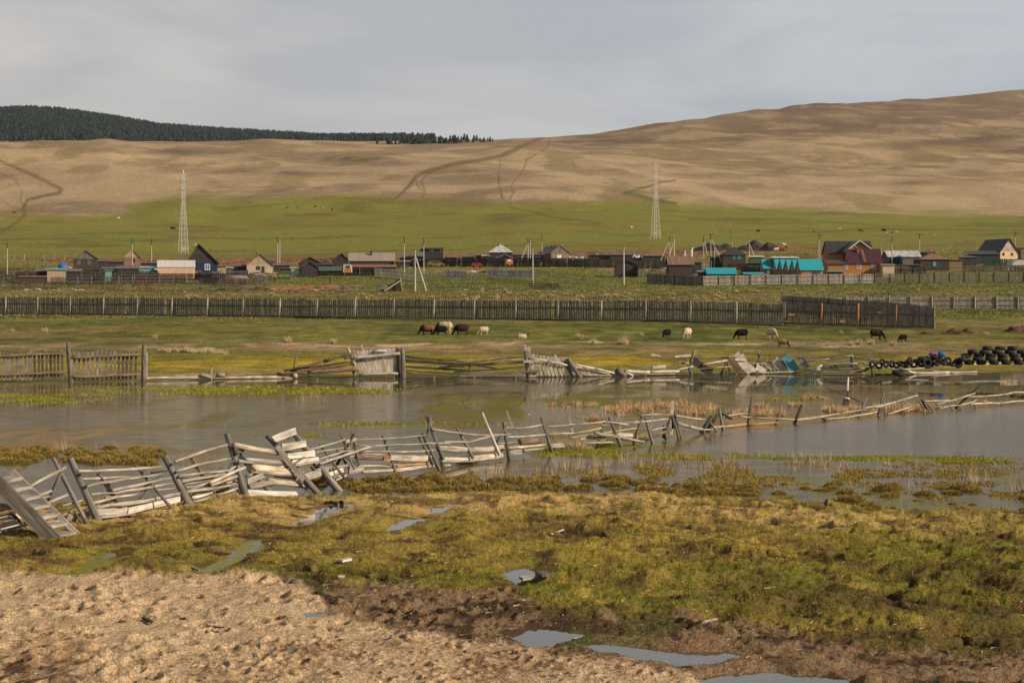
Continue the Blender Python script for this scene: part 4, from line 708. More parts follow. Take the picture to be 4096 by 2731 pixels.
fence('picket_fence', 'pale leaning picket panel with a dark and a thick round post at its right', 'fence', 'Pw 1390 1387 1412 1445 13 .05;P 1410 1470 1420 1506 11;Rw 1403 1431 1600 1413 12;Rs 1435 1499 1592 1494 12;Pm 1590 1388 1592 1505 17 .1;P 1610 1390 1613 1508 20 -.05;Rw 1490 1406 1545 1402 10 .1;Kw 1446 1378 1475 1492 8;Kw 1488 1388 1515 1493 12;'+pk(1416, 13.2, 13, 1403, 1494, lambda k: 30-2.0*k, 10.5, 'w', -.8, 3)+';Rb 1376 1433 1400 1432 7', BF, 1612, SF)
fence('rail_fence', 'sagging rails coloured dark for shade, strung between the thick round post and the white-topped post', 'fence', 'Rd 1622 1425 1750 1440 5;Rd 1750 1440 1880 1451 4;Bd 1622 1443 1880 1460 12;Bd 1880 1460 2097 1448 12;Bd 1622 1466 1875 1482 8;Rd 1625 1482 1900 1497 4;Rd 1625 1491 1840 1504 4;Rd 1878 1451 1990 1436 4;Rd 1988 1436 2112 1424 4;Bd 1757 1469 1862 1462 10 -.1;Bd 1880 1458 1990 1475 8 -.1;Rd 1815 1487 2122 1464 5 -.1;Bm 1838 1503 2152 1484 12 -.1;Pm 1879 1452 1876 1502 5;Bb 1980 1455 2058 1448 11 -.15', BF, 1878, SF)  # rails turned from the sun: their shade is put into near-black wood
fence('pole', 'thin pale pole lying on the grass behind the sagging rails', 'pole', 'R 1810 1440 2275 1432 4 4', BF, 1900)
fence('picket_fence', 'grey picket panel leaning right from the tallest pale boards, its reflection in the pond', 'fence', 'P 2103 1403 2113 1508 18;Bw 2100 1378 2106 1408 12 .05;Bw 2114 1387 2138 1504 12 .05;B 2094 1446 2158 1443 11 -.25;Rw 2116 1432 2190 1444 9;Rw 2188 1444 2268 1461 9;Bm 2090 1487 2160 1482 9 -.2;Kw 2220 1418 2268 1503 9;'+pk(2133, 14.2, 10, 1416, 1503, lambda k: 19+2*k, 10.5, 'w', 2.2, 3)+';Pm 2260 1446 2290 1503 9;P 2270 1432 2318 1506 18 -.15;B 2074 1504 2145 1504 6', BF, 2113, SF)
fence('picket_fence', 'low collapsed picket panel sinking to the right beside the leaning round post', 'fence', 'Rw 2298 1458 2380 1473 8;Rw 2378 1473 2458 1492 8;Rs 2328 1500 2445 1501 4;Pb 2322 1474 2323 1506 6 -.1;Bs 2298 1465 2328 1470 8 -.1;'+pk(2306, 13, 11, 1464, 1500, lambda k: 27+k, 8, 'w', 3.1, 1), BF, 2330, SF)
fence('log', 'dark thick log end poking out of the water right of the sunken picket panel', 'log', 'Lm 2467 1480 2502 1502 23;Lw 2500 1486 2532 1502 10', BF, 2480)
fence('fallen_rails', 'long curved pale rail at the water line with broken boards behind it', 'rails', 'Rw 2500 1483 2600 1488 12;Rw 2598 1488 2716 1484 12;Rw 2700 1482 2772 1465 8;Rm 2700 1486 2770 1484 9;Bm 2528 1472 2612 1468 9 .2;Bw 2612 1468 2664 1466 12 .2;Bm 2660 1464 2745 1452 8 .2;Rs 2560 1497 2700 1496 4;B 2482 1476 2500 1480 8;Rm 2720 1488 2765 1490 6', BF, 2600)
fence('broken_gate', 'black board slanting down right between a dark stake and a pale lath', 'fence', 'Pm 2778 1399 2760 1462 11;P 2741 1429 2763 1492 8 -.1;Bd 2768 1438 2848 1494 32 .1;Pd 2768 1478 2769 1495 8;R 2738 1452 2755 1455 9 -.1', BF, 2765)
fence('trestle', 'low rails on a small dark a-shaped stand right of the black board', 'fence', 'Rw 2812 1458 2908 1441 7;R 2842 1474 2928 1465 5;Rm 2720 1478 2845 1473 4;Pd 2907 1444 2888 1487 8;Pd 2905 1444 2920 1486 7', BF, 2900)
fence('leaning_boards', 'brown and pale boards leaning left over a rail with a pale batten across their tops', 'boards', 'Bb 2922 1430 2955 1485 25 -.1;Bw 2944 1412 2972 1443 23;Bw 2962 1440 3004 1487 33 -.05;Bw 2968 1415 2984 1440 8;Bw 2940 1437 2986 1441 8 -.15;Rb 2895 1488 2985 1492 4;Bd 2885 1430 2912 1430 8 .3', BF, 2960)
fence('crossed_stakes', 'two stakes crossed in an x behind the row of leaning boards', 'stakes', 'P 3030 1402 3043 1462 7 .1;Pm 3051 1410 3020 1464 9;R 2990 1451 3068 1454 4', BF, 3040)
fence('leaning_boards', 'row of low pale boards leaning left between the crossed stakes and the blue panel', 'boards', 'Bw 3000 1466 3022 1486 20;Bw 3026 1466 3062 1485 26;Bd 3054 1462 3084 1484 6 -.05;Bw 3068 1441 3108 1482 16;Bw 3060 1468 3086 1482 14;Bd 3076 1441 3106 1478 4 -.1;Bw 3098 1441 3136 1481 38;Rs 3010 1490 3180 1486 5;Bd 3126 1441 3160 1482 5 -.05', BF, 3070)
fence('blue_panel', 'pale turquoise painted board panel leaning left among grey boards', 'panel', 'Bl 3142 1425 3180 1481 40', BF, 3170)
fence('corrugated_sheet', 'grey ribbed sheet leaning left right of the turquoise panel', 'sheet', 'Bc 3198 1428 3228 1469 34;Bw 3182 1427 3215 1428 4 -.05;Bw 3210 1428 3256 1429 3', BF, 3215)
fence('rail_fence', 'pale rail rising right to a short post, behind the fallen ladder-like panel', 'fence', 'Rw 3226 1445 3320 1435 6;Rw 3320 1435 3410 1421 6;P 3406 1424 3408 1455 12;Pw 3410 1421 3412 1448 5 -.1', BF, 3405)
fence('collapsed_fence', 'fallen picket panel lying like a ladder between two pale rails', 'fence', 'Rw 3288 1460 3430 1453 8;Rw 3336 1476 3458 1473 6;Rw 3288 1459 3236 1497 9 -.1;R 3276 1467 3332 1482 5;R 3284 1464 3340 1478 4;Rw 3270 1490 3412 1489 7;Lw 3222 1475 3282 1478 9;Lm 3168 1489 3200 1488 9;'+pk(3305, 8.6, 14, 1455, 1474, 22, 4, 'm', -.3, 1), BF, 3330)
fence('driftwood', 'dark curved branch and pale boards lying at the water edge left of the tyres', 'wood', 'Rw 3404 1489 3462 1495 6;Rd 3426 1488 3460 1482 6;Rd 3458 1483 3490 1464 8;Pd 3487 1470 3488 1495 6;B 3415 1477 3480 1470 6 .1', BF, 3450)
fence('stake', 'thin pointed grey stake standing before the loose tyres', 'stake', 'P 3470 1404 3483 1460 6 -.1', BF, 3480)
fence('fallen_rails', 'long pale poles fanned out on the shore in front of the loose tyres', 'rails', 'Rb 3413 1431 3550 1451 5;Rb 3548 1451 3690 1468 5;Rw 3455 1454 3600 1478 8 -.1;Rw 3598 1478 3662 1492 9 -.1;Rw 3640 1461 3720 1455 9;Rw 3718 1455 3802 1443 8;Rw 3590 1479 3714 1469 6;R 3710 1466 3850 1458 5;Rw 3848 1455 4024 1452 5;Rw 3658 1492 3800 1490 7;Rw 3798 1490 3908 1486 6;R 3722 1484 3862 1488 4;Bw 3617 1503 3682 1497 7;R 4058 1461 4130 1452 4;Bd 3500 1496 3800 1501 5', BF, 3700)
for lab, tx in (('short white plank lying on the grass, furthest left of the three planks behind the shore', 'Bw 2606 1418 2642 1424 6 6'), ('long white plank lying on the grass behind the dark stake', 'Bw 2700 1426 2764 1421 6 6'), ('thin pale pole lying on the grass behind the leaning boards', 'R 2788 1428 2945 1423 4 5')): fence('plank', lab, 'plank', tx, BF, float(tx.split()[1]))
# small litter on the near bank
def near_pt(x, y, z=None):
    Y = ground_Y(x, y, False); X = (x-CX)*Y/F; return Vector((X, Y, float(height(np.array([X]), np.array([Y]), False)[0]) if z is None else z))
def litter(name, label, cat, a, b, w, th, tone, lift=.03, group=None):
    p = near_pt(*a); q = near_pt(*b); p.z = q.z = max(p.z, q.z)+lift; mb = MB(); mb.bar(p, q, w, th, (0, -.3, 1)); o = mb.build(name, tone, origin=p); tag(o, label, cat, group); return o
litter('plank', 'grey broken plank lying at the small pool edge', 'plank', (2084, 2345), (2162, 2336), .07, .035, 'g', .02)
litter('plank', 'dark plank half in shadow at the right of the small pool', 'plank', (2160, 2330), (2190, 2345), .12, .03, 'm', .05)
o = litter('box', 'small green painted box lid floating beside the broken plank in the pool', 'box', (2093, 2330), (2132, 2330), .05, .05, 'lb', .02); MATS['gr'] = plain('gr', (.10, .30, .19)); o.data.materials[0] = MATS['gr']
litter('plank', 'flat pale stone-like board at the edge of sand and grass', 'plank', (1362, 2271), (1400, 2263), .06, .03, 'w', .03)
litter('plank', 'small pale flat board lying just above the sand', 'plank', (1353, 2315), (1380, 2314), .05, .03, 'w', .03)
litter('stick', 'thin curved grey stick lying beside the weedy channel', 'stick', (668, 2228), (800, 2278), .022, .02, 'g', .02)
litter('stick', 'pale yellow stick on the middle of the grass bank', 'stick', (2204, 2145), (2254, 2128), .02, .015, 'w', .03)
litter('stick', 'pale bent stick near the puddles on the right', 'stick', (2806, 2506), (2868, 2494), .018, .015, 'w', .03)
litter('stick', 'rust brown stick on the sand', 'stick', (830, 2500), (905, 2509), .015, .015, 'b', .02)
litter('stick', 'dark splinter lying in the middle of the sand', 'stick', (572, 2473), (608, 2490), .03, .02, 'd', .02)
MATS['stone'] = plain('stone', (.16, .13, .10), .4, 8)
p = near_pt(1184, 2336); mb = MB(); mb.ell((p.x, p.y, p.z+.02), (.085, .07, .045)); tag(mb.build('stone', 'stone', smooth=True), 'round dark stone on the sand below the grass edge', 'stone')
p = near_pt(1335, 2020); mb = MB()
for k in range(9): mb.ell((p.x+random.uniform(-.14, .16), p.y+random.uniform(-.1, .1), p.z+random.uniform(0, .05)), (.04, .035, .03), n=7, m=5)
MATS['black'] = plain('black', (.012, .012, .014), .2, 6, .45); tag(mb.build('peat_lump', 'black'), 'shiny black wet lump in the narrow pool behind the straw bank', 'peat')
# ---------------------------------------------------------------- village materials
stripes('logs', (.15, .095, .06), (.25, .17, .105), .22, 1); stripes('logs_dark', (.034, .029, .026), (.07, .058, .047), .22, 1); stripes('logs_orange', (.30, .13, .045), (.42, .20, .075), .2, 1)
stripes('pl_gray', (.09, .082, .078), (.17, .155, .14), .16, 0); stripes('pl_dark', (.025, .024, .026), (.055, .052, .052), .16, 0); stripes('pl_tan', (.27, .20, .13), (.40, .31, .21), .2, 0); stripes('pl_warm', (.30, .22, .15), (.44, .34, .24), .2, 0)
stripes('pl_blue', (.016, .026, .06), (.022, .036, .08), .2, 0, gap=.04); stripes('brick', (.27, .10, .05), (.36, .16, .08), .09, 1, gap=.06, gapc=.6)
stripes('tin', (.36, .37, .40), (.52, .53, .56), .35, 0, gap=.08, gapc=.6, rough=.5, stain=(.22, .2, .2)); stripes('tin_teal', (.02, .26, .33), (.03, .30, .37), .22, 0, gap=.1, gapc=.75, rough=.45); stripes('tin_purple', (.055, .024, .034), (.07, .03, .042), .22, 0, gap=.12, gapc=.7, rough=.5)
stripes('tin_dark', (.032, .032, .042), (.05, .05, .064), .25, 0, gap=.1, rough=.5); stripes('tin_green', (.008, .04, .035), (.012, .055, .045), .2, 0, gap=.1, gapc=.6, rough=.5); stripes('tin_white', (.52, .54, .60), (.62, .64, .70), .2, 0, gap=.06, gapc=.85, rough=.5)
stripes('slate', (.20, .185, .17), (.32, .29, .26), .13, 0, gap=.15, stain=(.30, .22, .17)); stripes('slate_pale', (.40, .40, .40), (.55, .55, .55), .16, 0, gap=.15, gapc=.6); stripes('rusty', (.12, .09, .075), (.20, .15, .12), .45, 0, stain=(.26, .11, .05)); stripes('rust_red', (.24, .09, .045), (.34, .15, .08), .13, 0, gap=.2, gapc=.35, stain=(.12, .10, .09))
plain('plaster_pink', (.52, .37, .28), .15, .8); plain('plaster', (.46, .37, .28), .15, .8); plain('plaster_yel', (.55, .40, .24), .12, .8); plain('teal_flat', (.12, .27, .25), .2, 2); plain('white', (.72, .72, .72), .1, 4); plain('glass', (.03, .06, .12), .2, 1, .15); plain('glass_blue', (.05, .14, .30), .2, 1, .15); plain('blue_frame', (.14, .36, .62), .1, 3); plain('brickch', (.25, .09, .05), .3, 8)
plain('concrete', (.42, .40, .37), .2, 2.5); plain('darkwood', (.05, .042, .036), .3, 3); plain('tarp', (.01, .12, .40), .25, 2, .5); plain('steel', (.52, .53, .50), .15, 3, .5); plain('red', (.30, .025, .02), .3, 3, .5); plain('orange', (.50, .16, .04), .3, 3, .5); plain('green_tank', (.07, .12, .03), .3, 2, .5); plain('dkred', (.16, .025, .02), .3, 3); plain('lwood', (.38, .29, .19), .3, 3); plain('car_white', (.6, .62, .65), .06, 2, .3); plain('rubber', (.026, .025, .025), .6, 9, .8); plain('heap', (.04, .033, .03), .45, 1.2); plain('earthred', (.10, .05, .03), .5, 6)
def gl(x, y): Y = ground_Y(x, y); return Vector(((x-CX)*Y/F, Y, gz((x-CX)*Y/F, Y)))
def gY(x, Y): X = (x-CX)*Y/F; return Vector((X, Y, gz(X, Y)))
def slabq(mb, a, b, c, d, t):
    a, b, c, d = map(Vector, (a, b, c, d)); n = (b-a).cross(d-a).normalized()*t; w = (b-a).length; h = (d-a).length; P = [a, b, c, d, a-n, b-n, c-n, d-n]
    mb.add(P, [(0, 1, 2, 3), (7, 6, 5, 4), (0, 4, 5, 1), (1, 5, 6, 2), (2, 6, 7, 3), (3, 7, 4, 0)], [[(0, 0), (w, 0), (w, h), (0, h)]]*2+[[(0, 0), (0, t), (w, t), (w, 0)]]*4)
def house(name, label, cat, Y, xl, xr, ye, yt, D, kind, wall, roof, rx=None, ov=.3, yaw=None, win=(), chim=(), gable=None, door=None, yl=None, base=.4):
    xm = (xl+xr)/2
    if yaw is None: yaw = -(xm-CX)/F if xm < CX else 0
    s = sp(Y); Wd = (xr-xl)/s/max(.5, math.cos(yaw)); g = gY(xm, Y); root = thing(name, label, cat, g)
    zb = g.z-base; ze = pt(xm, ye, Y).z; ex = Vector((math.cos(yaw), math.sin(yaw), 0)); ey = Vector((-math.sin(yaw), math.cos(yaw), 0)); o = Vector((g.x, Y, 0))
    zt = pt(xm, yt, Y if kind == 'f' else Y+D/2).z; zel = ze if yl is None else pt(xm, yl, Y).z
    def P(lx, ly, z): return o+ex*lx+ey*ly+Vector((0, 0, z))
    h = Wd/2; mb = MB(); mb.quad(P(-h, 0, zb), P(h, 0, zb), P(h, 0, ze), P(-h, 0, zel)); mb.quad(P(h, 0, zb), P(h, D, zb), P(h, D, ze), P(h, 0, ze)); mb.quad(P(h, D, zb), P(-h, D, zb), P(-h, D, zel), P(h, D, ze)); mb.quad(P(-h, D, zb), P(-h, 0, zb), P(-h, 0, zel), P(-h, D, zel))
    mb.build('wall', wall, root); r = 0 if rx is None else ((rx-xm)/s/max(.5, math.cos(yaw))); rf = MB(); t = .09
    if kind == 'f':
        for ly in (0, D):
            A = [P(-h, ly, zel), P(h, ly, ze), P(r, ly, zt-.06)]
            if ly: A = A[::-1]
            gm = MB(); gm.add(A, [(0, 1, 2)], [[((p-o).dot(ex), p.z) for p in A]]); gm.build('gable', gable or wall, root)
        for sgn, zz in ((-1, zel), (1, ze)):
            hx = h*sgn-r; sl = (zt-zz)/abs(hx); ex_ = ov; x2 = h*sgn+sgn*ex_; z2 = zz-sl*ex_
            if sgn < 0: slabq(rf, P(r, -ov, zt), P(r, D+ov, zt), P(x2, D+ov, z2), P(x2, -ov, z2), -t)
            else: slabq(rf, P(x2, -ov, z2), P(x2, D+ov, z2), P(r, D+ov, zt), P(r, -ov, zt), -t)
    elif kind == 's':
        sl = (zt-ze)/(D/2); z2 = ze-sl*ov; hm = D/2
        slabq(rf, P(-h-ov, -ov, z2), P(h+ov, -ov, z2), P(h+ov, hm, zt), P(-h-ov, hm, zt), -t); slabq(rf, P(h+ov, D+ov, z2), P(-h-ov, D+ov, z2), P(-h-ov, hm, zt), P(h+ov, hm, zt), -t)
        for x in (-h, h):
            A = [P(x, 0, ze), P(x, D, ze), P(x, hm, zt-.05)]; gm = MB(); gm.add(A if x > 0 else A[::-1], [(0, 1, 2)], [[(p.y, p.z) for p in A]]); gm.build('gable', gable or wall, root)
    elif kind == 'h':
        hm = D/2; rr = max(.01, h-hm); z2 = ze-.12; a = P(-h-ov, -ov, z2); b = P(h+ov, -ov, z2); c = P(h+ov, D+ov, z2); d = P(-h-ov, D+ov, z2); e1 = P(r-min(rr, .6), hm, zt); e2 = P(r+min(rr, .6), hm, zt)
        for q in ((a, b, e2, e1), (c, d, e1, e2)): rf.quad(*q)
        for q in ((b, c, e2), (d, a, e1)): rf.add(list(q), [(0, 1, 2)], [[(0, 0), ((q[1]-q[0]).length, 0), ((q[1]-q[0]).length/2, (q[2]-q[0]).length)]])
        rf.quad(d, c, b, a)
    elif kind == 'l':   # lean-to falling to the front
        slabq(rf, P(-h-ov, -ov, ze), P(h+ov, -ov, ze), P(h+ov, D+ov, zt), P(-h-ov, D+ov, zt), -t)
    ro = rf.build('roof', roof, root)
    for wn in win:
        x, y, w, hh = wn[:4]; fm = wn[4] if len(wn) > 4 else 'white'; gm_ = wn[5] if len(wn) > 5 else 'glass'; lx = (x-xm)/s/max(.5, math.cos(yaw)); zc = pt(x, y, Y).z; w /= s; hh /= s; b = MB(); ft = max(.07, w*.12)
        for (cx, cz, ww, hz) in ((0, hh/2-ft/2, w, ft), (0, -hh/2+ft/2, w, ft), (-w/2+ft/2, 0, ft, hh-2*ft), (w/2-ft/2, 0, ft, hh-2*ft), (0, 0, ft*.8, hh-2*ft)):
            b.box(P(lx+cx, -.04, zc+cz-hz/2), (ww, .08, hz), yaw)
        f = b.build('window', fm, root); f.data.update(); g2 = MB(); g2.quad(P(lx-w/2+ft*.5, -.025, zc-hh/2+ft*.5), P(lx+w/2-ft*.5, -.025, zc-hh/2+ft*.5), P(lx+w/2-ft*.5, -.025, zc+hh/2-ft*.5), P(lx-w/2+ft*.5, -.025, zc+hh/2-ft*.5)); po = g2.build('pane', gm_, root); po.parent = f; 
    if door:
        x, y, w, hh = door; lx = (x-xm)/s; zc = pt(x, y, Y).z; b = MB(); b.box(P(lx, -.03, zc-hh/s/2), (w/s, .06, hh/s), yaw); b.build('door', 'darkwood', root)
    for c in chim:
        x, y, w = c[:3]; m_ = c[3] if len(c) > 3 else 'brickch'; lx = (x-xm)/s; zc = pt(x, y, Y).z; b = MB(); b.box(P(lx, D*.35 if kind != 'f' else D*.3, zc-1.9), (w/s, w/s, 1.9), yaw); b.box(P(lx, D*.35 if kind != 'f' else D*.3, zc-.18), (w/s*1.2, w/s*1.2, .1), yaw); co = b.build('chimney', m_, root); co.parent = ro
    return root
def palisade(name, label, A, B, h, bw, gap, mat, bay, posth=.1, postw=.16, pm='g', rails=(.3, .78), railm='m', cat='fence', rag=.05, group=None, front=True, railh=.1, skip=(), miss=.02):
    """board fence from A to B (world x, y) following the ground; bays of boards, rails and posts are its parts"""
    A = Vector((A[0], A[1])); B = Vector((B[0], B[1])); ln = (B-A).length; d = (B-A)/ln; nrm = Vector((d.y, -d.x)); 
    if nrm.y > 0: nrm = -nrm
    n = max(1, round(ln/bay)); z = lambda p: gz(p.x, p.y); root = thing(name, label, cat, (A.x, A.y, z(A)), group)
    for i in range(n+1):
        p = A+d*(ln*i/n); zz = z(p); mb = MB(); mb.tc = random.uniform(.8, 1.25); q = p+nrm*(.08+postw*.2 if front else -.06); ph = h+posth+random.uniform(-.04, .05)
        mb.tube([(q.x, q.y, zz-.3), (q.x+random.uniform(-.03, .03), q.y, zz+ph)], [postw/2, postw/2*.9], 8); mb.build('post', pm, root)
    for i in range(n):
        if i in skip: continue
        a = A+d*(ln*i/n); b = A+d*(ln*(i+1)/n); L_ = (b-a).length; m = int(L_/(bw+gap)); mb = MB(); hh = h*random.uniform(.97, 1.02)
        for k in range(m):
            if random.random() < miss: continue
            p = a+d*((k+.5)*L_/m)+d*random.uniform(-.02, .02); zz = z(p); mb.tc = random.uniform(.65, 1.25); t = random.uniform(-.012, .012); e_ = random.uniform(-rag, rag); w = bw*random.uniform(.85, 1.08)
            mb.bar((p.x, p.y, zz+.06), (p.x+d.x*t*3, p.y+d.y*t*3, zz+hh+e_), w, .025, (nrm.x, nrm.y, 0))
        mb.build('picket_panel', mat, root)
        for rz in rails:
            mb = MB(); mb.tc = random.uniform(.8, 1.1); q = nrm*.05; za = z(a)+h*rz; zb = z(b)+h*rz; mb.bar((a.x+q.x, a.y+q.y, za+random.uniform(-.04, .04)), (b.x+q.x, b.y+q.y, zb+random.uniform(-.04, .04)), railh, .05, (nrm.x, nrm.y, 0)); mb.build('rail', railm, root)
    return root
# ---------------------------------------------------------------- the long middle fence
wood('pg', (.20, .17, .14), (.33, .29, .24)); wood('mf', (.20, .185, .165), (.33, .305, .27), su=1, sv=10); wood('of', (.42, .20, .075), (.55, .30, .13))
a = gl(-130, 1270); a = gY(-130, 196); b = gY(3137, 181)
mfp = [(-100, 1264), (54, 1262), (213, 1265), (370, 1268), (534, 1272), (685, 1274), (842, 1275), (1004, 1277), (1158, 1280), (1315, 1283), (1470, 1286), (1624, 1289), (1777, 1289), (1929, 1290), (2085, 1291), (2235, 1291), (2388, 1291), (2541, 1290), (2694, 1291), (2845, 1293), (2991, 1293), (3137, 1295)]
FY = 183.0
def fpt(x): t_ = (x+100)/3237; Y = 1/((1-t_)/224+t_/181); return ((x-CX)*Y/F, Y)
palisade('picket_fence', 'long grey-brown picket fence crossing the whole meadow behind the sheep, two dozen bays', fpt(-100), fpt(3137), 1.95, .19, .06, 'mf', 4.5, .06, .25, 'g', (.62, .07), 'm', group=None, railh=.17, rag=.05)
for (x1, x2, lab) in ((1170, 1695, 'left'), (2055, 2560, 'middle'), (2575, 3130, 'right')):
    p = fpt(x1); q = fpt(x2); mb = MB(); mb.tube([(p[0], p[1]-.6, gz(p[0], p[1]-.6)+.06), (q[0], q[1]-.6, gz(q[0], q[1]-.6)+.06)], [.11, .10], 8); tag(mb.build('log', 'd', smooth=True), 'long dark log lying at the foot of the long picket fence, %s one of three' % lab, 'log')
gp = palisade('picket_fence', 'grey picket fence section with fresh orange posts, at the end of the long fence', fpt(3142), fpt(3738), 1.95, .16, .045, 'mf', 3.4, .12, .2, 'of', (.62, .08), 'm', railh=.15, rag=.04)
gq = [c for c in gp.children if c.name.startswith('post')]
for c in (gq[0], gq[-1]): c.data.materials[0] = MATS['pg']
for xa, xb, yy in ((3155, 3195, 1258), (3140, 3172, 1286), (3360, 3420, 1285), (3512, 3530, 1250), (3508, 3535, 1284)): mb = MB(); q = fpt((xa+xb)/2); mb.bar(pt(xa, yy, q[1]-.16), pt(xb, yy+1, q[1]-.16), .17, .04); mb.build('brace_board', 'of', gp)
p0 = gY(3130, 262); p1 = gY(3738, fpt(3738)[1]+1)
palisade('picket_fence', 'dark shaded picket fence running back diagonally from the far meadow fence to the corner post', (p0.x, p0.y), (p1.x, p1.y), 1.75, .16, .02, 'm', 9, .02, .14, 'm', (.7,), 'd')
p0 = gY(3130, 264); p1 = gY(4330, 262)
palisade('picket_fence', 'low pale grey picket fence far back in the right meadow, running off the right edge', (p0.x, p0.y), (p1.x, p1.y), 1.55, .17, .03, 'g', 2.85, .12, .2, 'g', (.7, .25), 'm', rag=.05)
# ---------------------------------------------------------------- houses and sheds, left to right
def S_(x, y, Y): return pt(x, y, Y)
def rough_shed(label, Y, xl, xr, yt, D, wall, roof, yt2=None, name='shed', cat='shed', **k): return house(name, label, cat, Y, xl, xr, yt, (yt2 or yt-4), D, 'l', wall, roof, **k)
house('barn', 'dark grey gabled barn standing alone at the far left of the village', 'barn', 530, 296, 388, 1035, 1003, 9, 'f', 'logs_dark', 'pl_gray', 342, gable='pl_gray', win=((317, 1050, 15, 18, 'pl_gray', 'pl_gray'), (357, 1050, 15, 18, 'pl_gray', 'pl_gray')))
house('cabin', 'small ochre log cabin with a steep grey gable and one dark window, behind a pole', 'cabin', 545, 498, 558, 1028, 996, 5, 'f', 'logs', 'slate', 529, gable='pl_tan', win=((535, 1043, 10, 14, 'darkwood'),))
rough_shed('dark log pen full of orange scrap boards at the left end of the village', 438, 82, 180, 1108, 3, 'logs_dark', 'rust_red', 1104, name='log_pen', cat='pen')
house('shed', 'brown plank shed with green strips on its roof beside the log pen', 'shed', 452, 190, 262, 1080, 1072, 5, 'l', 'pl_tan', 'teal_flat'); rough_shed('long low dark plank shed behind the brown plank shed', 458, 150, 320, 1086, 5, 'pl_dark', 'pl_gray', 1074)
t = thing('tarpaulin', 'bright blue tarpaulin heaped over a stack behind the brown plank shed', 'tarpaulin', gY(250, 470)); mb = MB(); s = sp(470); c = pt(250, 1067, 470); mb.ell(c, (22/s, 1.5, 14/s), n=12, m=8)
for i, v in enumerate(mb.v): mb.v[i] = (v[0], v[1], v[2]+.12*math.sin(v[0]*5))
mb.build('cover', 'tarp', t, True); mb = MB(); mb.box((c.x+.3, c.y, c.z-1.9), (3.2, 2.4, 1.9)); mb.build('stack', 'pl_tan', t)
rough_shed('dark plank shed with a low roof between the blue tarpaulin and the poles', 462, 470, 552, 1075, 5, 'pl_dark', 'pl_gray', 1064); rough_shed('small pale green booth behind the dark yard fence', 470, 558, 617, 1071, 3, 'teal_flat', 'tin', 1066, name='booth', cat='booth'); rough_shed('tiny whitish green cabinet in the dark yard', 450, 421, 447, 1082, 1.2, 'teal_flat', 'teal_flat', 1080, name='cabinet', cat='cabinet')
house('shed', 'long pink-walled shed under a light ribbed metal roof, firewood stacked against it', 'shed', 470, 632, 778, 1069, 1042, 6, 's', 'plaster_pink', 'slate_pale', ov=.1)
t = thing('firewood_stack', 'long orange-brown firewood stack against the pink-walled shed', 'firewood', gY(700, 466)); mb = MB(); s = sp(466)
for i in range(42):
    for k in range(7): c = pt(634+i*3.35+random.uniform(-.6, .6), 1116-k*3.5+random.uniform(-.6, .6), 466); mb.tube([c, c+Vector((0, 1.0, 0))], .10*random.uniform(.8, 1.1), 6)
plain('cutwood', (.22, .10, .045), .6, 4); mb.build('logs', 'cutwood', t)
house('house', 'tall gabled house with dark blue lower wall, white window and brown plank gable', 'house', 490, 748, 868, 1047, 976, 11, 'f', 'pl_blue', 'pl_gray', 795, gable='logs_dark', ov=.5, win=((829, 1068, 21, 24, 'white', 'glass_blue'), (795, 1024, 11, 18, 'darkwood'), (813, 1025, 14, 18, 'darkwood')), chim=((782, 971, 7, 'plaster'),), yl=1047)
rough_shed('tan lean-to shed joined to the right of the dark blue house', 494, 868, 903, 1066, 4, 'pl_tan', 'pl_gray', 1060)
house('cottage', 'beige cottage with weathered plank gable, small dark window and open porch on its right', 'cottage', 500, 988, 1090, 1060, 1017, 9, 'f', 'plaster', 'pl_gray', 1040, gable='pl_warm', win=((1033, 1072, 16, 15, 'darkwood'),), chim=((1027, 1009, 9, 'brickch'),), door=(1052, 1078, 12, 26))
rough_shed('low dark plank shed between the dark blue house and the beige cottage', 503, 928, 986, 1066, 4, 'pl_dark', 'pl_gray', 1060)
house('shed', 'dark plank shed with a small pale-edged gable left of the parked truck', 'shed', 478, 1205, 1268, 1066, 1047, 5, 'f', 'pl_dark', 'pl_gray', 1238); house('barn', 'low dark barn roof rising behind the small pale-edged gable shed', 'barn', 520, 1196, 1285, 1052, 1029, 8, 'f', 'pl_dark', 'darkwood', 1240)
rough_shed('narrow whitish shed with upright boards at the end of the dark plank fence', 480, 1163, 1189, 1073, 2, 'slate_pale', 'tin', 1070)
house('shed', 'small dark gabled shed just left of the long slate-roofed house', 'shed', 548, 1328, 1393, 1038, 1013, 8, 'f', 'pl_dark', 'pl_gray', 1366)
house('longhouse', 'long low log house under a pale ribbed slate roof with one short chimney', 'house', 530, 1398, 1576, 1043, 1012, 9, 's', 'logs_dark', 'slate', chim=((1484, 1003, 9, 'darkwood'),), win=())
rough_shed('long lean-to of rusty brown roof in front of the long slate-roofed house', 500, 1400, 1582, 1069, 4, 'pl_dark', 'rust_red', 1059)
t = house('watch_shed', 'dark skeletal two-storey wooden shed with open upper windows and a sloping side roof', 'shed', 545, 1692, 1772, 996, 990, 5, 'l', 'pl_dark', 'darkwood', win=((1728, 1002, 20, 12, 'darkwood', 'pl_tan'), (1764, 1002, 10, 12, 'darkwood', 'pl_tan')), ov=.5)
mb = MB(); slabq(mb, S_(1665, 1024, 544), S_(1696, 1024, 544), S_(1700, 990, 546), S_(1686, 990, 546), .1); mb.build('side_roof', 'pl_gray', t)
rough_shed('low shed with a patched tin roof right of the skeletal wooden shed', 548, 1780, 1826, 1030, 4, 'pl_dark', 'rusty', 1017); rough_shed('small dark shed on the slope left of the skeletal wooden shed', 550, 1605, 1690, 1030, 4, 'pl_dark', 'pl_gray', 1020)
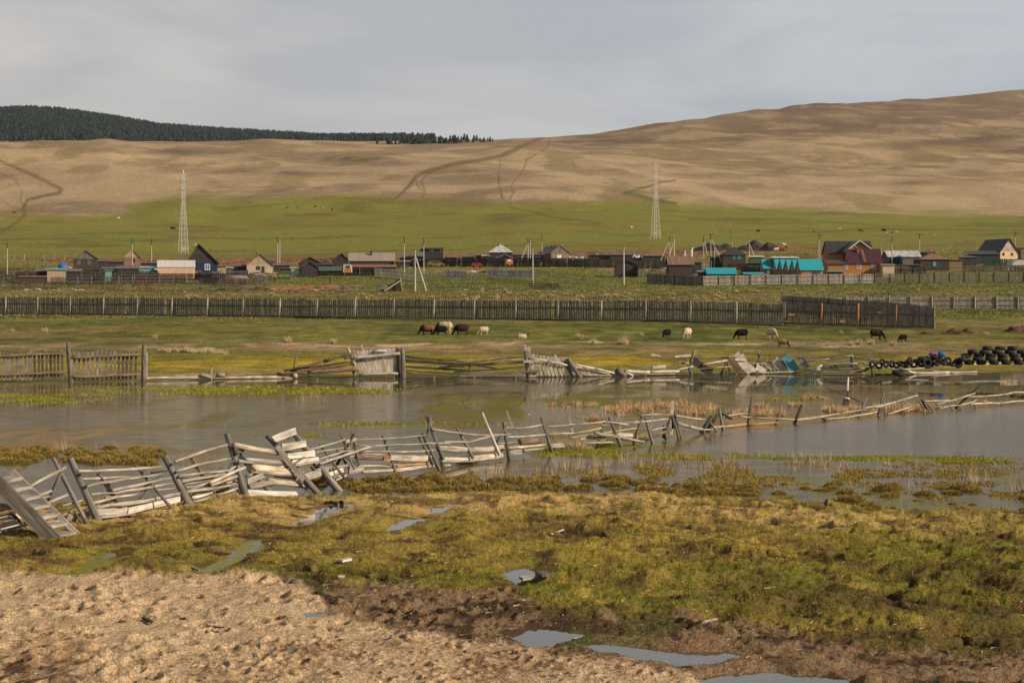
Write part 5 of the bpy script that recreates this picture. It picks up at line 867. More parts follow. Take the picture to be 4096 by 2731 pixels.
house('house', 'log house under a silvery pyramid tin roof with a thin black flue', 'house', 560, 1956, 2050, 1008, 976, 8, 'h', 'logs_dark', 'tin', 2001, chim=((1995, 970, 3, 'darkwood'),)); house('porch', 'low dark gabled porch in front of the silver-roofed log house', 'porch', 552, 1985, 2048, 1032, 1018, 3, 'f', 'pl_dark', 'tin', 2018)
rough_shed('low log annex between the silver-roofed house and the crossbar pole', 562, 2052, 2170, 1020, 4, 'logs_dark', 'pl_gray', 1014); rough_shed('tiny dark outhouse left of the silver-roofed house', 562, 1901, 1926, 1022, 2, 'darkwood', 'pl_gray', 1019, name='outhouse', cat='outhouse')
house('house', 'log house with bright blue window frames and a grey roof slope on its left', 'house', 560, 2205, 2280, 1012, 982, 10, 'f', 'logs', 'slate', 2240, yaw=math.radians(-22)*-1, gable='pl_gray', win=((2237, 1027, 20, 17, 'blue_frame', 'white'),), chim=((2226, 981, 8, 'darkwood'),)); rough_shed('log extension with a dark window left of the house with blue frames', 562, 2172, 2206, 1016, 5, 'logs', 'slate', 1010)
house('hut', 'dark weathered log hut standing alone on the green, right of a lone white pole', 'hut', 455, 2462, 2552, 1062, 1040, 5, 'f', 'logs_dark', 'pl_dark', 2500, win=((2511, 1076, 8, 10, 'darkwood'),)); rough_shed('low grey pen boards joined to the dark log hut', 452, 2552, 2580, 1068, 3, 'pl_gray', 'darkwood', 1066)
house('barn', 'dark log barn with a patched brown roof showing one pale tin strip', 'barn', 455, 2676, 2772, 1058, 1027, 8, 's', 'logs_dark', 'rusty')
house('house', 'dark hipped log house with two light blue windows behind a red fence', 'house', 500, 2892, 2982, 1018, 986, 9, 'h', 'logs_dark', 'darkwood', 2945, win=((2936, 1028, 9, 18, 'blue_frame', 'glass_blue'), (2957, 1028, 12, 18, 'blue_frame', 'glass_blue')))
rough_shed('yellow-green open shelter with a pale roof behind the red fence', 510, 3001, 3054, 1028, 3, 'green_tank', 'tin_white', 1024, name='shelter', cat='shelter')
house('shed', 'long low shed with a bright teal roof behind the corner of the tall grey fence', 'shed', 428, 2830, 2946, 1096, 1072, 6, 's', 'pl_dark', 'tin_teal', ov=.2); rough_shed('small flat teal roof just behind the fence, left of the teal gables', 424, 2980, 3054, 1097, 3, 'pl_dark', 'tin_teal', 1090); rough_shed('tiny teal roof at the left end of the long teal-roofed shed', 430, 2795, 2822, 1088, 2, 'pl_dark', 'tin_teal', 1083)
for i, (xl, xr, rx, lab) in enumerate(((3042, 3094, None, 'leftmost'),)): pass
TG = 'small cabins with steep teal roofs standing in a row'
for i, (x0, x1, y1, Yc, lab) in enumerate(((3047, 3097, 1076, 452, 'leftmost steep teal-roofed cabin of the row, wider than the next four'), (3099, 3150, 1079, 446.5, 'second teal-roofed cabin of the row, counted from the left'), (3123, 3175, 1079, 441, 'middle one of the narrow teal-roofed cabins'), (3147, 3198, 1081, 435.5, 'fourth teal-roofed cabin of the row, counted from the left'), (3172, 3215, 1079, 430, 'narrow teal-roofed cabin touching the largest one'), (3194, 3287, 1082, 424, 'largest and rightmost teal-roofed cabin, twice as wide as the others'))):
    s = sp(Yc); g = gY((x0+x1)/2, Yc); root = thing('cabin', lab, 'cabin', g, TG); a_ = pt(x0+11, y1, Yc); b_ = pt(x0-12, y1, Yc+4.2); b_.z = a_.z; c_ = pt(x0, 1038, Yc+2.1); Dv = Vector(((x1-x0)/s, .25, 0)); nb = Vector((-1, -.3, 0)).normalized()*.25
    mb = MB(); slabq(mb, a_+nb, a_+Dv, c_+Dv, c_+nb, -.06); slabq(mb, b_+Dv, b_+nb, c_+nb, c_+Dv, -.06); mb.build('roof', 'tin_teal', root)
    for q in (Vector((0, 0, 0)), Dv-Vector((.1, 0, 0))): A = [a_+q, c_+q-Vector((0, 0, .1)), b_+q]; mb = MB(); mb.add(A, [(0, 1, 2)], [[(p.y, p.z) for p in A]]); mb.build('gable', 'pl_tan', root)
    mb = MB(); zb = g.z-.5; W4 = [a_+Vector((.12, .25, 0)), a_+Dv+Vector((-.2, .25, 0)), b_+Dv+Vector((-.2, -.25, 0)), b_+Vector((.12, -.25, 0))]
    for k in range(4): p, q = W4[k], W4[(k+1) % 4]; mb.quad((p[0], p[1], zb), (q[0], q[1], zb), (q[0], q[1], a_.z+.05), (p[0], p[1], a_.z+.05))
    mb.build('wall', 'logs_orange' if i == 5 else 'logs', root)
    for wx in ([x0+18] if i < 5 else [x0+65, x0+80]): c = pt(wx, y1+9, Yc+.2); mb = MB(); mb.box((c.x, c.y, c.z-.3), (.45, .06, .6)); mb.build('window', 'glass', root)
rough_shed('narrow lean-to with a striped pale tin roof behind the teal cabins', 452, 3095, 3192, 1033, 4, 'pl_dark', 'tin', 1026)
house('house', 'large brown log house with a dark roof and a wide white-edged gable at its right', 'house', 462, 3315, 3490, 1012, 966, 9, 's', 'logs_orange', 'tin_dark', ov=.3)
t = house('house', 'front gable wing of the large brown log house, white barge boards', 'house', 455, 3392, 3486, 1000, 963, 12, 'f', 'logs_orange', 'tin_dark', 3440, ov=.6); 
mb = MB(); mb.bar(pt(3440, 962, 454.2), pt(3380, 1008, 454.2), .25, .08); mb.bar(pt(3440, 962, 454.2), pt(3492, 1000, 454.2), .2, .08); mb.build('barge_board', 'steel', t)
t = house('house', 'orange log house with a purple metal roof, roof ladder, red chimney and white windows', 'house', 440, 3396, 3526, 1049, 997, 7, 's', 'logs_orange', 'tin_purple', ov=.35, win=((3384+14, 1067, 1, 1, 'white'), (3435, 1065, 17, 21, 'white', 'glass_blue'), (3495, 1065, 17, 21, 'white', 'glass_blue')), chim=((3440, 990, 10, 'brickch'),))
mb = MB(); 
for dx in (-.18, .18): mb.bar(pt(3447, 1000, 442.6)+Vector((dx, 0, .1)), pt(3461, 1047, 439.3)+Vector((dx, 0, .1)), .06, .06)
for k in range(11): p = pt(3447+14*k/10, 1000+47*k/10, 442.6-3.3*k/10)+Vector((0, -.03, .1)); mb.bar(p-Vector((.18, 0, 0)), p+Vector((.18, 0, 0)), .05, .05)
mb.build('ladder', 'lwood', t)
house('porch', 'lean-to veranda of orange logs with a small white window, left of the purple roof', 'porch', 438, 3312, 3404, 1057, 1040, 5, 'l', 'logs_orange', 'tin_purple', win=((3385, 1067, 13, 19, 'white', 'glass_blue'),), yl=1056); rough_shed('thin teal awning low behind the fence below the veranda', 426, 3315, 3372, 1088, 2, 'pl_dark', 'tin_teal', 1085, name='awning', cat='awning')
rough_shed('small plain beige shed at the right end of the purple-roofed house', 436, 3531, 3578, 1060, 4, 'plaster', 'lwood', 1057)
house('barn', 'grey tin-roofed barn with a dark green metal wall', 'barn', 500, 3555, 3682, 1027, 1004, 9, 's', 'tin_green', 'tin'); rough_shed('grey plank lean-to with a bluish tin roof against the dark green barn', 496, 3611, 3684, 1028, 4, 'pl_gray', 'tin', 1020)
house('house', 'low dark log house with a brown pyramid roof, red chimney and turquoise shutters', 'house', 470, 3680, 3796, 1036, 1012, 8, 'h', 'logs_dark', 'rusty', 3742, chim=((3724, 1002, 8),), win=((3731, 1057, 6, 16, 'tin_teal', 'tin_teal'), (3738, 1056, 9, 14, 'white', 'glass'), (3745, 1057, 6, 16, 'tin_teal', 'tin_teal'))); rough_shed('brown log annex at the right of the house with turquoise shutters', 472, 3797, 3850, 1040, 5, 'logs', 'rusty', 1037); rough_shed('dark brown low shed left of the house with turquoise shutters', 464, 3636, 3680, 1060, 3, 'pl_dark', 'rusty', 1058); rough_shed('brown plank fence-like shed right of the beige shed', 462, 3580, 3636, 1061, 2, 'logs', 'darkwood', 1059)
house('house', 'beige house at the far right with a steep dark roof and small attic window', 'house', 520, 3998, 4074, 1006, 955, 11, 'f', 'plaster_yel', 'tin_dark', 4036, yaw=math.radians(18), gable='pl_warm', ov=.4, win=((4030, 983, 19, 12, 'white', 'glass'), (4012, 1017, 10, 12, 'darkwood', 'glass'), (4049, 1017, 10, 12, 'darkwood', 'glass')))
rough_shed('low sloping porch roof in front of the beige house at the far right', 512, 3880, 3998, 1018, 6, 'pl_dark', 'tin_dark', 1003, name='porch', cat='porch'); rough_shed('dark reddish shed cut by the right edge of the view', 530, 4084, 4130, 992, 4, 'logs', 'rusty', 989)
palisade('metal_fence', 'dark green sheet fence in front of the beige house at the far right', tuple(gY(3935, 500)[:2]), tuple(gY(4200, 500)[:2]), 1.7, .5, 0, 'tin_green', 3, .02, .08, 'darkwood', (), rag=0)
t = thing('greenhouse', 'pale grey greenhouse hoop at the right edge behind the fence', 'greenhouse', gY(4075, 480)); mb = MB(); c = pt(4080, 1062, 480)
for k in range(10):
    a0 = math.pi*k/10; a1 = math.pi*(k+1)/10; h_ = lambda a: (c.x-math.cos(a)*2.4, c.z+math.sin(a)*1.4); p, q = h_(a0), h_(a1); mb.quad((p[0], 478, p[1]), (q[0], 478, q[1]), (q[0], 484, q[1]), (p[0], 484, p[1]))
mb.poly([(c.x-math.cos(math.pi*k/10)*2.4, 478.05, c.z+math.sin(math.pi*k/10)*1.4) for k in range(11)]); mb.build('cover', 'slate_pale', t)
# ---------------------------------------------------------------- village fences
def vf(label, x0, Y0, x1, Y1, h, bw=.14, gap=.0, mat='m', bay=3, name='plank_fence', **k): a = gY(x0, Y0); b = gY(x1, Y1); return palisade(name, label, (a.x, a.y), (b.x, b.y), h, bw, gap, mat, bay, **k)
wood('vdark', (.032, .030, .031), (.065, .06, .057), su=1, sv=8); wood('vred', (.20, .07, .04), (.28, .11, .06), su=1, sv=8); wood('vwhite', (.5, .52, .58), (.6, .62, .68), su=1, sv=4)
vf('tall grey plank fence facing us from the fence corner to the brown house', 2812, 398, 3500, 404, 2.0, .15, .01, 'g', 3.4, posth=-.05, pm='m')
vf('shaded plank fence running back left from the tall grey fence corner', 2592, 420, 2811, 398, 2.0, .15, .0, 'm', 4, posth=-.05, pm='d'); vf('open picket fence at the right, pale gaps between dark pickets', 3500, 404, 4330, 408, 2.1, .10, .09, 'm', 3.2, posth=-.05, pm='d')  # run left of the corner: its shade is put into darker wood
vf('long dark picket fence in front of the left village yards', 200, 432, 745, 440, 1.6, .10, .045, 'vdark', 3, posth=.2, pm='g', postw=.12, rails=(.35, .8), rag=.15)
vf('ragged grey fence around the red barrels', 905, 434, 1080, 436, 1.3, .08, .14, 'm', 3, rag=.3, pm='m', postw=.1); vf('tall leaning weathered board fence in front of the dark blue house', 845, 450, 878, 447, 2.2, .2, .02, 'm', 3, rag=.2, pm='m'); vf('dark palisade of upright poles below the dark grey gabled barn', 325, 468, 470, 468, 2.1, .13, .05, 'vdark', 4, pm='m', rag=.15)
vf('dark plank fence behind the parked truck', 1196, 486, 1500, 482, 2.1, .2, .0, 'vdark', 4, pm='m', rag=.1); vf('palisade of pale upright poles right of the dark plank fence', 1500, 478, 1600, 462, 2.0, .1, .12, 'g', 4, pm='g', rag=.15); vf('sparse palisade of thin poles behind the a-shaped concrete pole', 1600, 462, 1705, 440, 1.9, .08, .32, 'g', 4, pm='g', rag=.25)
vf('dark bluish plank fence on the slope in the middle of the village', 1600, 542, 1960, 530, 2.3, .15, .0, 'vdark', 4, pm='d', rag=.03); vf('long dark plank fence in front of the middle log houses', 1960, 528, 2360, 520, 2.4, .15, .0, 'vdark', 4, pm='d', rag=.05); vf('grey plank fence stretching right from the middle houses to the patched barn', 2345, 520, 2665, 500, 2.2, .15, .0, 'm', 4, pm='m', rag=.03)
vf('smooth red-brown fence in front of the dark hipped house', 2912, 486, 3055, 480, 1.7, .3, .0, 'vred', 4, posth=0, pm='vred', rag=0); vf('dark plank fence left of the beige cottage yard', 780, 468, 905, 462, 1.4, .13, .02, 'vdark', 3, pm='m', rag=.1); vf('light grey plank fence piece near the silos', 2782, 500, 2845, 500, 1.9, .16, 0, 'g', 3); vf('dark ragged plank fence under the teal awning roofs', 2965, 452, 3040, 450, 1.9, .2, .0, 'vdark', 3, pm='d')
vf('dark picket fence at the right edge in front of the green sheet fence', 3850, 462, 4330, 462, 1.5, .1, .06, 'vdark', 3, pm='m', rag=.12); vf('dark fence behind the teal cabins', 3300, 470, 3320, 462, 2.0, .15, 0, 'm', 4); vf('low dark fence before the green metal barn', 3560, 452, 3700, 452, 1.6, .15, .02, 'vdark', 3, pm='d')
for lab, x0, x1, n in (('bluish white metal fence of two panels behind rails', 1778, 1864, 2), ('bluish white metal fence of four panels below the silver-roofed house', 1945, 2126, 4)):
    a = gY(x0, 472); b = gY(x1, 466); L_ = (Vector((b.x, b.y))-Vector((a.x, a.y))).length; palisade('metal_fence', lab, (a.x, a.y), (b.x, b.y), 1.55, .6, 0, 'vwhite', L_/n, .12, .14, 'm', (.75,), 'g', rag=0, front=False)
def pickrow(label, x0, Y0, x1, Y1, n, h, tone='m', name='stick_fence', rails=(.45, .8), w=.06):
    a = gY(x0, Y0); b = gY(x1, Y1); root = thing(name, label, 'fence', a)
    for i in range(n):
        t_ = i/(n-1); X = a.x+(b.x-a.x)*t_+random.uniform(-.1, .1); Y = a.y+(b.y-a.y)*t_; z = gz(X, Y); mb = MB(); mb.tc = random.uniform(.7, 1.3); hh = h*random.uniform(.75, 1.15); mb.tube([(X, Y, z-.1), (X+random.uniform(-.08, .08), Y, z+hh)], [w, w*.8], 6); mb.build('stick' if n > 12 else 'post', tone, root)
    for r in rails:
        mb = MB(); mb.tube([(a.x+(b.x-a.x)*k/6, a.y+(b.y-a.y)*k/6, gz(a.x+(b.x-a.x)*k/6, a.y+(b.y-a.y)*k/6)+h*r+random.uniform(-.05, .05)) for k in range(7)], [.045]*7, 6); mb.build('rail', tone, root)
pickrow('row of thin upright sticks running down toward us right of the tallest white pole', 2138, 468, 2345, 418, 24, 1.9, 'm'); pickrow('tangled dark stick fence crossing diagonally in the green yard', 1950, 438, 2235, 398, 34, 1.25, 'd'); pickrow('open rail fence with thin posts left of the tallest white pole', 1700, 440, 2100, 434, 9, 1.9, 'm', 'rail_fence', (.3, .5, .75)); pickrow('low dark rail fence in the front of the green yard', 1705, 398, 1985, 394, 6, 1.4, 'm', 'rail_fence', (.25, .85), .09)
pickrow('second dark stick fence meeting the tangled one at its right end', 2120, 402, 2235, 396, 16, 1.1, 'd'); pickrow('far rail fence with thick short posts on the slope above the left barn', -60, 640, 300, 610, 10, 2.0, 'g', 'rail_fence', (.95,), .14); pickrow('thin wire-like rail fence behind the log pen', -40, 500, 200, 485, 7, 1.8, 'd', 'rail_fence', (.9,)); pickrow('pale rail fence in the yard between the dark blue house and the firewood cart', 885, 455, 1075, 455, 7, 1.3, 'g', 'rail_fence', (.3, .6, .9)); pickrow('pale rails in front of the rusty vehicles', 1700, 476, 1782, 474, 4, 1.1, 'g', 'rail_fence', (.5, .9)); pickrow('rails between the two white metal fences', 1864, 472, 1945, 470, 4, 1.1, 'g', 'rail_fence', (.3, .9))
pickrow('fence of dark posts in the green field behind the teal cabins', 3060, 560, 3330, 545, 12, 1.8, 'd', 'rail_fence', (.5, .9)); pickrow('stick fence before the red earth cutting at the right', 3820, 640, 3900, 640, 14, 2.0, 'm'); pickrow('broken stick fence in front of the collapsed roof', 1510, 400, 1650, 396, 12, 1.0, 'd')

# low dark sheds, lean-tos and yard fences that close up the village strip
for lab, Y, xl, xr, ye, D, w_, r_, dy in (
 ('low dark plank shed just right of the dark grey gabled barn', 520, 392, 440, 1046, 4, 'pl_dark', 'pl_gray', 5), ('dark log shed between the barn and the small ochre cabin', 525, 440, 494, 1050, 4, 'logs_dark', 'darkwood', 6), ('dark shed with a torn roof right of the small ochre cabin', 530, 566, 632, 1052, 4, 'pl_dark', 'rusty', 5), ('low brown lean-to left of the ochre cabin, nearest the palisade', 490, 410, 470, 1075, 3, 'pl_dark', 'pl_gray', 6),
 ('dark low annex under the pale tin roof shed, at its left', 476, 590, 632, 1080, 4, 'pl_dark', 'tin', 6), ('small grey tin roof between the dark blue house and the tan lean-to', 500, 892, 930, 1072, 3, 'pl_gray', 'tin', 4), ('dark shed roof behind the beige cottage at its right', 515, 1096, 1160, 1062, 5, 'pl_dark', 'pl_gray', 8), ('dark log byre left of the narrow whitish shed', 492, 1120, 1162, 1076, 4, 'logs_dark', 'darkwood', 6),
 ('flat dark roofed shed behind the parked truck bed', 500, 1270, 1330, 1060, 4, 'pl_dark', 'darkwood', 6), ('brownish low byre right of the long slate-roofed house', 528, 1582, 1640, 1048, 5, 'pl_dark', 'rusty', 7), ('small log store under the skeletal wooden shed', 538, 1650, 1690, 1040, 4, 'logs_dark', 'pl_gray', 5), ('dark open byre below the skeletal wooden shed', 535, 1700, 1770, 1040, 4, 'darkwood', 'darkwood', 4),
 ('dark shed left of the tiny outhouse', 562, 1850, 1898, 1028, 4, 'pl_dark', 'pl_gray', 5), ('narrow dark shed left wall to the silver-roofed house', 558, 1930, 1956, 1024, 4, 'pl_dark', 'tin', 5), ('low dark byre between the crossbar pole and the lamp pole', 556, 2070, 2160, 1030, 4, 'pl_dark', 'darkwood', 4), ('long dark byre behind the fence, right of the parked van', 566, 2356, 2440, 1022, 5, 'pl_dark', 'darkwood', 5),
 ('dark long shed roof behind the grey plank fence, left of the silos', 560, 2440, 2570, 1020, 5, 'pl_dark', 'pl_gray', 5), ('dark shed end right behind the lone log hut fence', 556, 2572, 2660, 1024, 5, 'pl_dark', 'rusty', 6), ('small tarred shed right of the patched barn', 470, 2776, 2806, 1052, 3, 'darkwood', 'darkwood', 4), ('dark boards shed left of the dark hipped house', 505, 2846, 2890, 1030, 4, 'pl_dark', 'darkwood', 5),
 ('dark lean-to between the hipped house and the teal cabins', 470, 2990, 3040, 1054, 3, 'pl_dark', 'darkwood', 4), ('brown shed behind the largest teal cabin', 480, 3236, 3312, 1040, 4, 'logs', 'rusty', 6), ('dark byre right of the green metal barn', 505, 3690, 3740, 1010, 4, 'pl_dark', 'pl_gray', 5), ('grey byre between the pyramid-roofed house and the sloping porch', 500, 3850, 3905, 1030, 5, 'pl_dark', 'pl_gray', 6)):
    house('shed', lab, 'shed', Y, xl, xr, ye, ye-dy, D, 'l', w_, r_)
vf('second dark yard fence behind the front picket fence at the left', 330, 452, 640, 456, 1.7, .16, .01, 'vdark', 3, pm='m', rag=.15); vf('dark yard fence between the booth and the tarred annex', 470, 462, 632, 464, 1.9, .16, .01, 'vdark', 3, pm='m', rag=.15); vf('dark fence behind the rail fence in the middle yard', 905, 476, 990, 480, 1.8, .16, .0, 'vdark', 3, pm='d', rag=.1)
vf('dark fence left of the narrow whitish shed', 1095, 470, 1165, 474, 1.8, .15, .0, 'vdark', 3, pm='m', rag=.1); vf('dark plank fence behind the log pen', 60, 470, 200, 470, 1.5, .15, .02, 'vdark', 3, pm='m', rag=.15)
# ---------------------------------------------------------------- poles and pylons
def pole(label, x, yt, yb, cross=False, strut=None, cap=True, w=.24, x2=None, name='utility_pole', mat='concrete'):
    g = gl(x, yb); Y = g.y; top = pt(x2 or x, yt, Y); root = thing(name, label, 'pole', g); mb = MB(); L_ = top.z-g.z
    if cap: m = g.lerp(top, .84); mb.tube([g-Vector((0, 0, .4)), m], [w/2*1.15, w/2*.85], 8); mb.build('shaft', mat, root); mb = MB(); mb.tube([m-Vector((0, .02, .3)), top], [w/2*.9, w/2*.7], 8); mb.build('head', 'darkwood', root)
    else: mb.tube([g-Vector((0, 0, .4)), top], [w/2*1.15, w/2*.8], 8); mb.build('shaft', mat, root)
    for sx, sy0, bx, by in (strut or []): mb = MB(); mb.tube([pt(sx, sy0, Y), pt(bx, by, Y-.3)], [w/2*.8, w/2], 8); mb.build('strut', mat, root)
    if cross:
        mb = MB(); z = top.z-.35; mb.bar((top.x-.8, Y-.1, z), (top.x+.8, Y-.1, z), .1, .1); mb.build('crossbar', 'darkwood', root)
        for dx in (-.7, -.35, .35, .7): mb = MB(); mb.tube([(top.x+dx, Y-.1, z+.05), (top.x+dx, Y-.1, z+.28)], [.05, .06], 6); mb.build('insulator', 'teal_flat', root)
    else: mb = MB(); mb.bar((top.x-.25, Y-.12, top.z-.5), (top.x+.25, Y-.12, top.z-.5), .08, .08); mb.tube([(top.x, Y, top.z-.05), (top.x, Y, top.z+.2)], [.07, .05], 6); mb.build('bracket', 'darkwood', root)
    return root
pole('leftmost pole, slim concrete with a dark head, at the left edge', 29, 968, 1098); pole('pole standing in front of the small ochre log cabin', 529, 952, 1075); pole('pole right of the ochre cabin, behind the pale green booth', 606, 958, 1072); pole('darker-headed left pole of a close pair right of the beige cottage', 1110, 948, 1075); pole('headless right pole of a close pair right of the beige cottage', 1119, 957, 1075, cap=False)
pole('pole rising left of the a-shaped concrete pole, above the lean-to', 1617, 947, 1088); pole('slim pole in front of the skeletal wooden shed', 1695, 955, 1095); pole('nearest concrete pole with a long strut forming a narrow a', 1660, 1002, 1168, strut=[(1663, 1030, 1706, 1168)], cap=False, w=.34)
pole('crossbar pole with a left strut beside the silver-roofed house', 2112, 952, 1068, True, [(2108, 980, 2074, 1063)], w=.28); pole('plain pole just right of the crossbar pole', 2121, 962, 1066, True, cap=False); pole('tall plain white pole with its foot in the green yard', 2131, 995, 1142, cap=False, w=.3); pole('pole with a lamp head left of the house with blue window frames', 2167, 945, 1046, x2=2168)
pole('lone white pole on the grass left of the dark log hut', 2495, 990, 1139, cap=False, w=.34); pole('left pole of the strutted pair above the patched barn', 2679, 945, 1068, strut=[(2676, 965, 2632, 1066)]); pole('right pole of the strutted pair above the patched barn', 2697, 945, 1066, True, [(2693, 972, 2674, 1030)], cap=False, w=.3)
pole('strutted pole left of the crossed pair near the pale silo', 2814, 946, 1070, strut=[(2818, 965, 2837, 1070)]); pole('crossbar pole of the crossed pair left of the dark hipped house', 2843, 934, 1066, True, [(2848, 960, 2858, 985)]); pole('short strutted pole of the crossed pair left of the dark hipped house', 2858, 975, 1072, strut=[(2861, 990, 2893, 1070), (2861, 992, 2902, 1070)], cap=False)
pole('bare pole in front of the dark hipped house', 2929, 970, 1070, cap=False); pole('strutted bare pole right of the dark hipped house', 2997, 964, 1066, strut=[(2999, 978, 3030, 1060)], cap=False); pole('tall dark-headed pole behind the largest teal cabin', 3278, 936, 1052, True); pole('yellowish bare pole beside the tall dark-headed one', 3274, 960, 1052, cap=False, mat='lwood')
pole('bare pole at the right end of the purple roof', 3525, 983, 1096, cap=False); pole('pole in front of the green metal barn', 3568, 950, 1068); pole('dark-topped crossbar pole left of the brown pyramid roof', 3678, 933, 1054, True); pole('crossbar pole in front of the beige house at the far right', 4061, 925, 1048, True); pole('thin dark marker pole on the meadow above the hipped house', 2924, 925, 950, cap=False, w=.2, mat='darkwood', name='marker_post')
pole('short grey post in the debris left of the collapsed roof', 1325, 1107, 1150, cap=False, w=.5, mat='pl_gray', name='post'); pole('thin stake in the meadow in front of the collapsed roof', 1563, 1175, 1203, cap=False, w=.12, mat='lwood', name='stake'); pole('thin stake in the meadow left of the yard corner', 1988, 1155, 1203, cap=False, w=.14, mat='lwood', name='stake'); pole('thin dark stake among tussocks below the fence corner', 2683, 1147, 1172, cap=False, w=.1, mat='darkwood', name='stake'); pole('thin dark stake among tussocks in front of the tall grey fence', 2931, 1148, 1176, cap=False, w=.1, mat='darkwood', name='stake'); pole('short post left of the log pen', 15, 1092, 1134, cap=False, w=.16, mat='pl_gray', name='post')
def wire(label, a, b, sag, r=.02):
    mb = MB(); P = [a.lerp(b, k/10)-Vector((0, 0, sag*4*(k/10)*(1-k/10))) for k in range(11)]; mb.tube(P, [r]*11, 4, caps=False); tag(mb.build('power_line', 'darkwood'), label, 'power line')
Yl = ground_Y(2121, 1066); wire('thin wire running right from the crossbar pole by the silver roof', pt(2124, 955, Yl), pt(2690, 950, ground_Y(2697, 1066)), 1.6); wire('thin wire between the crossbar pole and the dark-topped pole far right', pt(2848, 940, ground_Y(2843, 1066)), pt(3278, 938, ground_Y(3278, 1052)), 1.2)
def pylon(label, x, yt, yb, Y, yaw, arms):
    g = gY(x, Y); g.z = pt(x, yb, Y).z; H = pt(x, yt, Y).z-g.z; root = thing('pylon', label, 'pylon', g); s = sp(Y)
    hw = lambda t: (1.45*(1-t/.62)+.55*(t/.62)) if t < .62 else .55+(.45-.55)*((t-.62)/.38)
    def P(i, t): a = yaw+math.pi/4+i*math.pi/2; r = hw(t)*1.414; return g+Vector((math.cos(a)*r, math.sin(a)*r, H*t*.965))
    for i in range(4):
        mb = MB(); mb.tube([P(i, 0)-Vector((0, 0, 1.2)), P(i, .3), P(i, .62), P(i, 1)], [.085, .08, .065, .055], 5); mb.build('leg', 'steel', root)
    L_ = [0, .05, .12, .19, .26, .33, .40, .46, .52, .57, .62, .67, .72, .77, .82, .87, .92, .97]
    mb = MB()
    for i in range(4):
        for k in range(len(L_)-1):
            a, b = (i, (i+1) % 4); 
            mb.bar(P(a, L_[k]), P(b, L_[k+1]), .055, .055); mb.bar(P(b, L_[k]), P(a, L_[k+1]), .055, .055)
        mb.bar(P(i, .05), P((i+1) % 4, .05), .1, .1); mb.bar(P(i, .62), P((i+1) % 4, .62), .1, .1)
    mb.build('lattice', 'steel', root)
    for t, wd in arms:
        mb = MB(); c = g+Vector((0, 0, H*t)); d = Vector((1, .15, 0)).normalized()
        for sg in (-1, 1): mb.bar(c+d*sg*.5, c+d*sg*wd, .12, .12); mb.bar(c+d*sg*.5+Vector((0, 0, 1.0)), c+d*sg*wd, .09, .09)
        mb.bar(c-d*.6, c+d*.6, .12, .12); mb.build('arm', 'steel' if t > 1 else 'pl_gray', root)
    mb = MB(); c = g+Vector((0, 0, H*.965)); mb.tube([c, c+Vector((0, 0, H*.035))], [.35, .06], 5); mb.build('peak', 'steel', root)
pylon('lattice power pylon behind the dark blue house, at the left', 733, 680, 1010, 724, .55, ((.85, 1.3), (.76, 1.9), (.63, 1.2)))
pylon('lattice power pylon on the green slope right of the middle', 2622, 656, 948, 790, .45, ((.90, 1.9), (.765, 2.6), (.64, 1.7)))
# ---------------------------------------------------------------- yard things
def tank(label, x, y, Y, R, L_, yaw, mat, name='barrel', cat='barrel', mat2=None):
    g = gY(x, Y); c = pt(x, y, Y); root = thing(name, label, cat, (c.x, c.y, c.z-R)); d = Vector((math.cos(yaw), math.sin(yaw), 0))*L_/2; mb = MB(); mb.tube([c-d, c-d*.96, c+d*.96, c+d], [R*.93, R, R, R*.93], 18); mb.build('drum', mat, root)
    for sg in (-.5, .5):
        mb = MB(); P = [c+d*sg+Vector((-math.sin(yaw)*math.cos(t)*R*1.02, math.cos(yaw)*math.cos(t)*R*1.02, math.sin(t)*R*1.02)) for t in [k*math.pi/8 for k in range(17)]]; mb.tube(P, [.04]*17, 5); mb.build('hoop', mat2 or mat, root)
    mb = MB(); mb.tube([c-d*1.01, c-d*1.03], [R*.72, R*.72], 16); mb.build('mouth', 'black' if name == 'barrel' else mat2, root)
plain('lime', (.25, .40, .05), .2, 2)
tank('left one of two dark red steel drums lying in the yard', 926, 1126, 436, .65, 2.4, -.5, 'dkred'); tank('right one of two dark red steel drums lying in the yard', 974, 1126, 436, .68, 2.4, -.5, 'dkred'); tank('green cylinder tank with a lime end cap lying near the pair of poles', 1134, 1106, 452, .55, 2.6, math.pi+.3, 'green_tank', 'tank', 'tank', 'lime')
# truck
Yt_ = 470; t = thing('truck', 'old flatbed truck with a dull green bed and an orange and white cab, facing right', 'truck', gY(1345, Yt_)); s = sp(Yt_); o = pt(1344, 1100, Yt_)
mb = MB(); mb.box((o.x-1.3, Yt_, o.z+.95), (5.4, 2.3, .12)); mb.box((o.x-1.3, Yt_-1.15, o.z+1.05), (5.4, .07, .95)); mb.box((o.x-1.3, Yt_+1.15, o.z+1.05), (5.4, .07, .95)); mb.box((o.x-4.0, Yt_, o.z+1.05), (.07, 2.2, .95)); mb.box((o.x+1.4, Yt_, o.z+1.05), (.07, 2.2, 1.05)); plain('bedgreen', (.10, .15, .13), .3, 3); mb.build('bed', 'bedgreen', t)
mb = MB(); mb.box((o.x-.6, Yt_, o.z+.6), (7.4, .8, .3)); mb.build('chassis', 'black', t)
mb = MB(); x0, x1 = o.x+1.75, o.x+3.7; prof = [(x0, o.z+.6), (x1, o.z+.6), (x1+.05, o.z+1.5), (x1-.25, o.z+2.45), (x0+.1, o.z+2.55), (x0, o.z+1.6)]
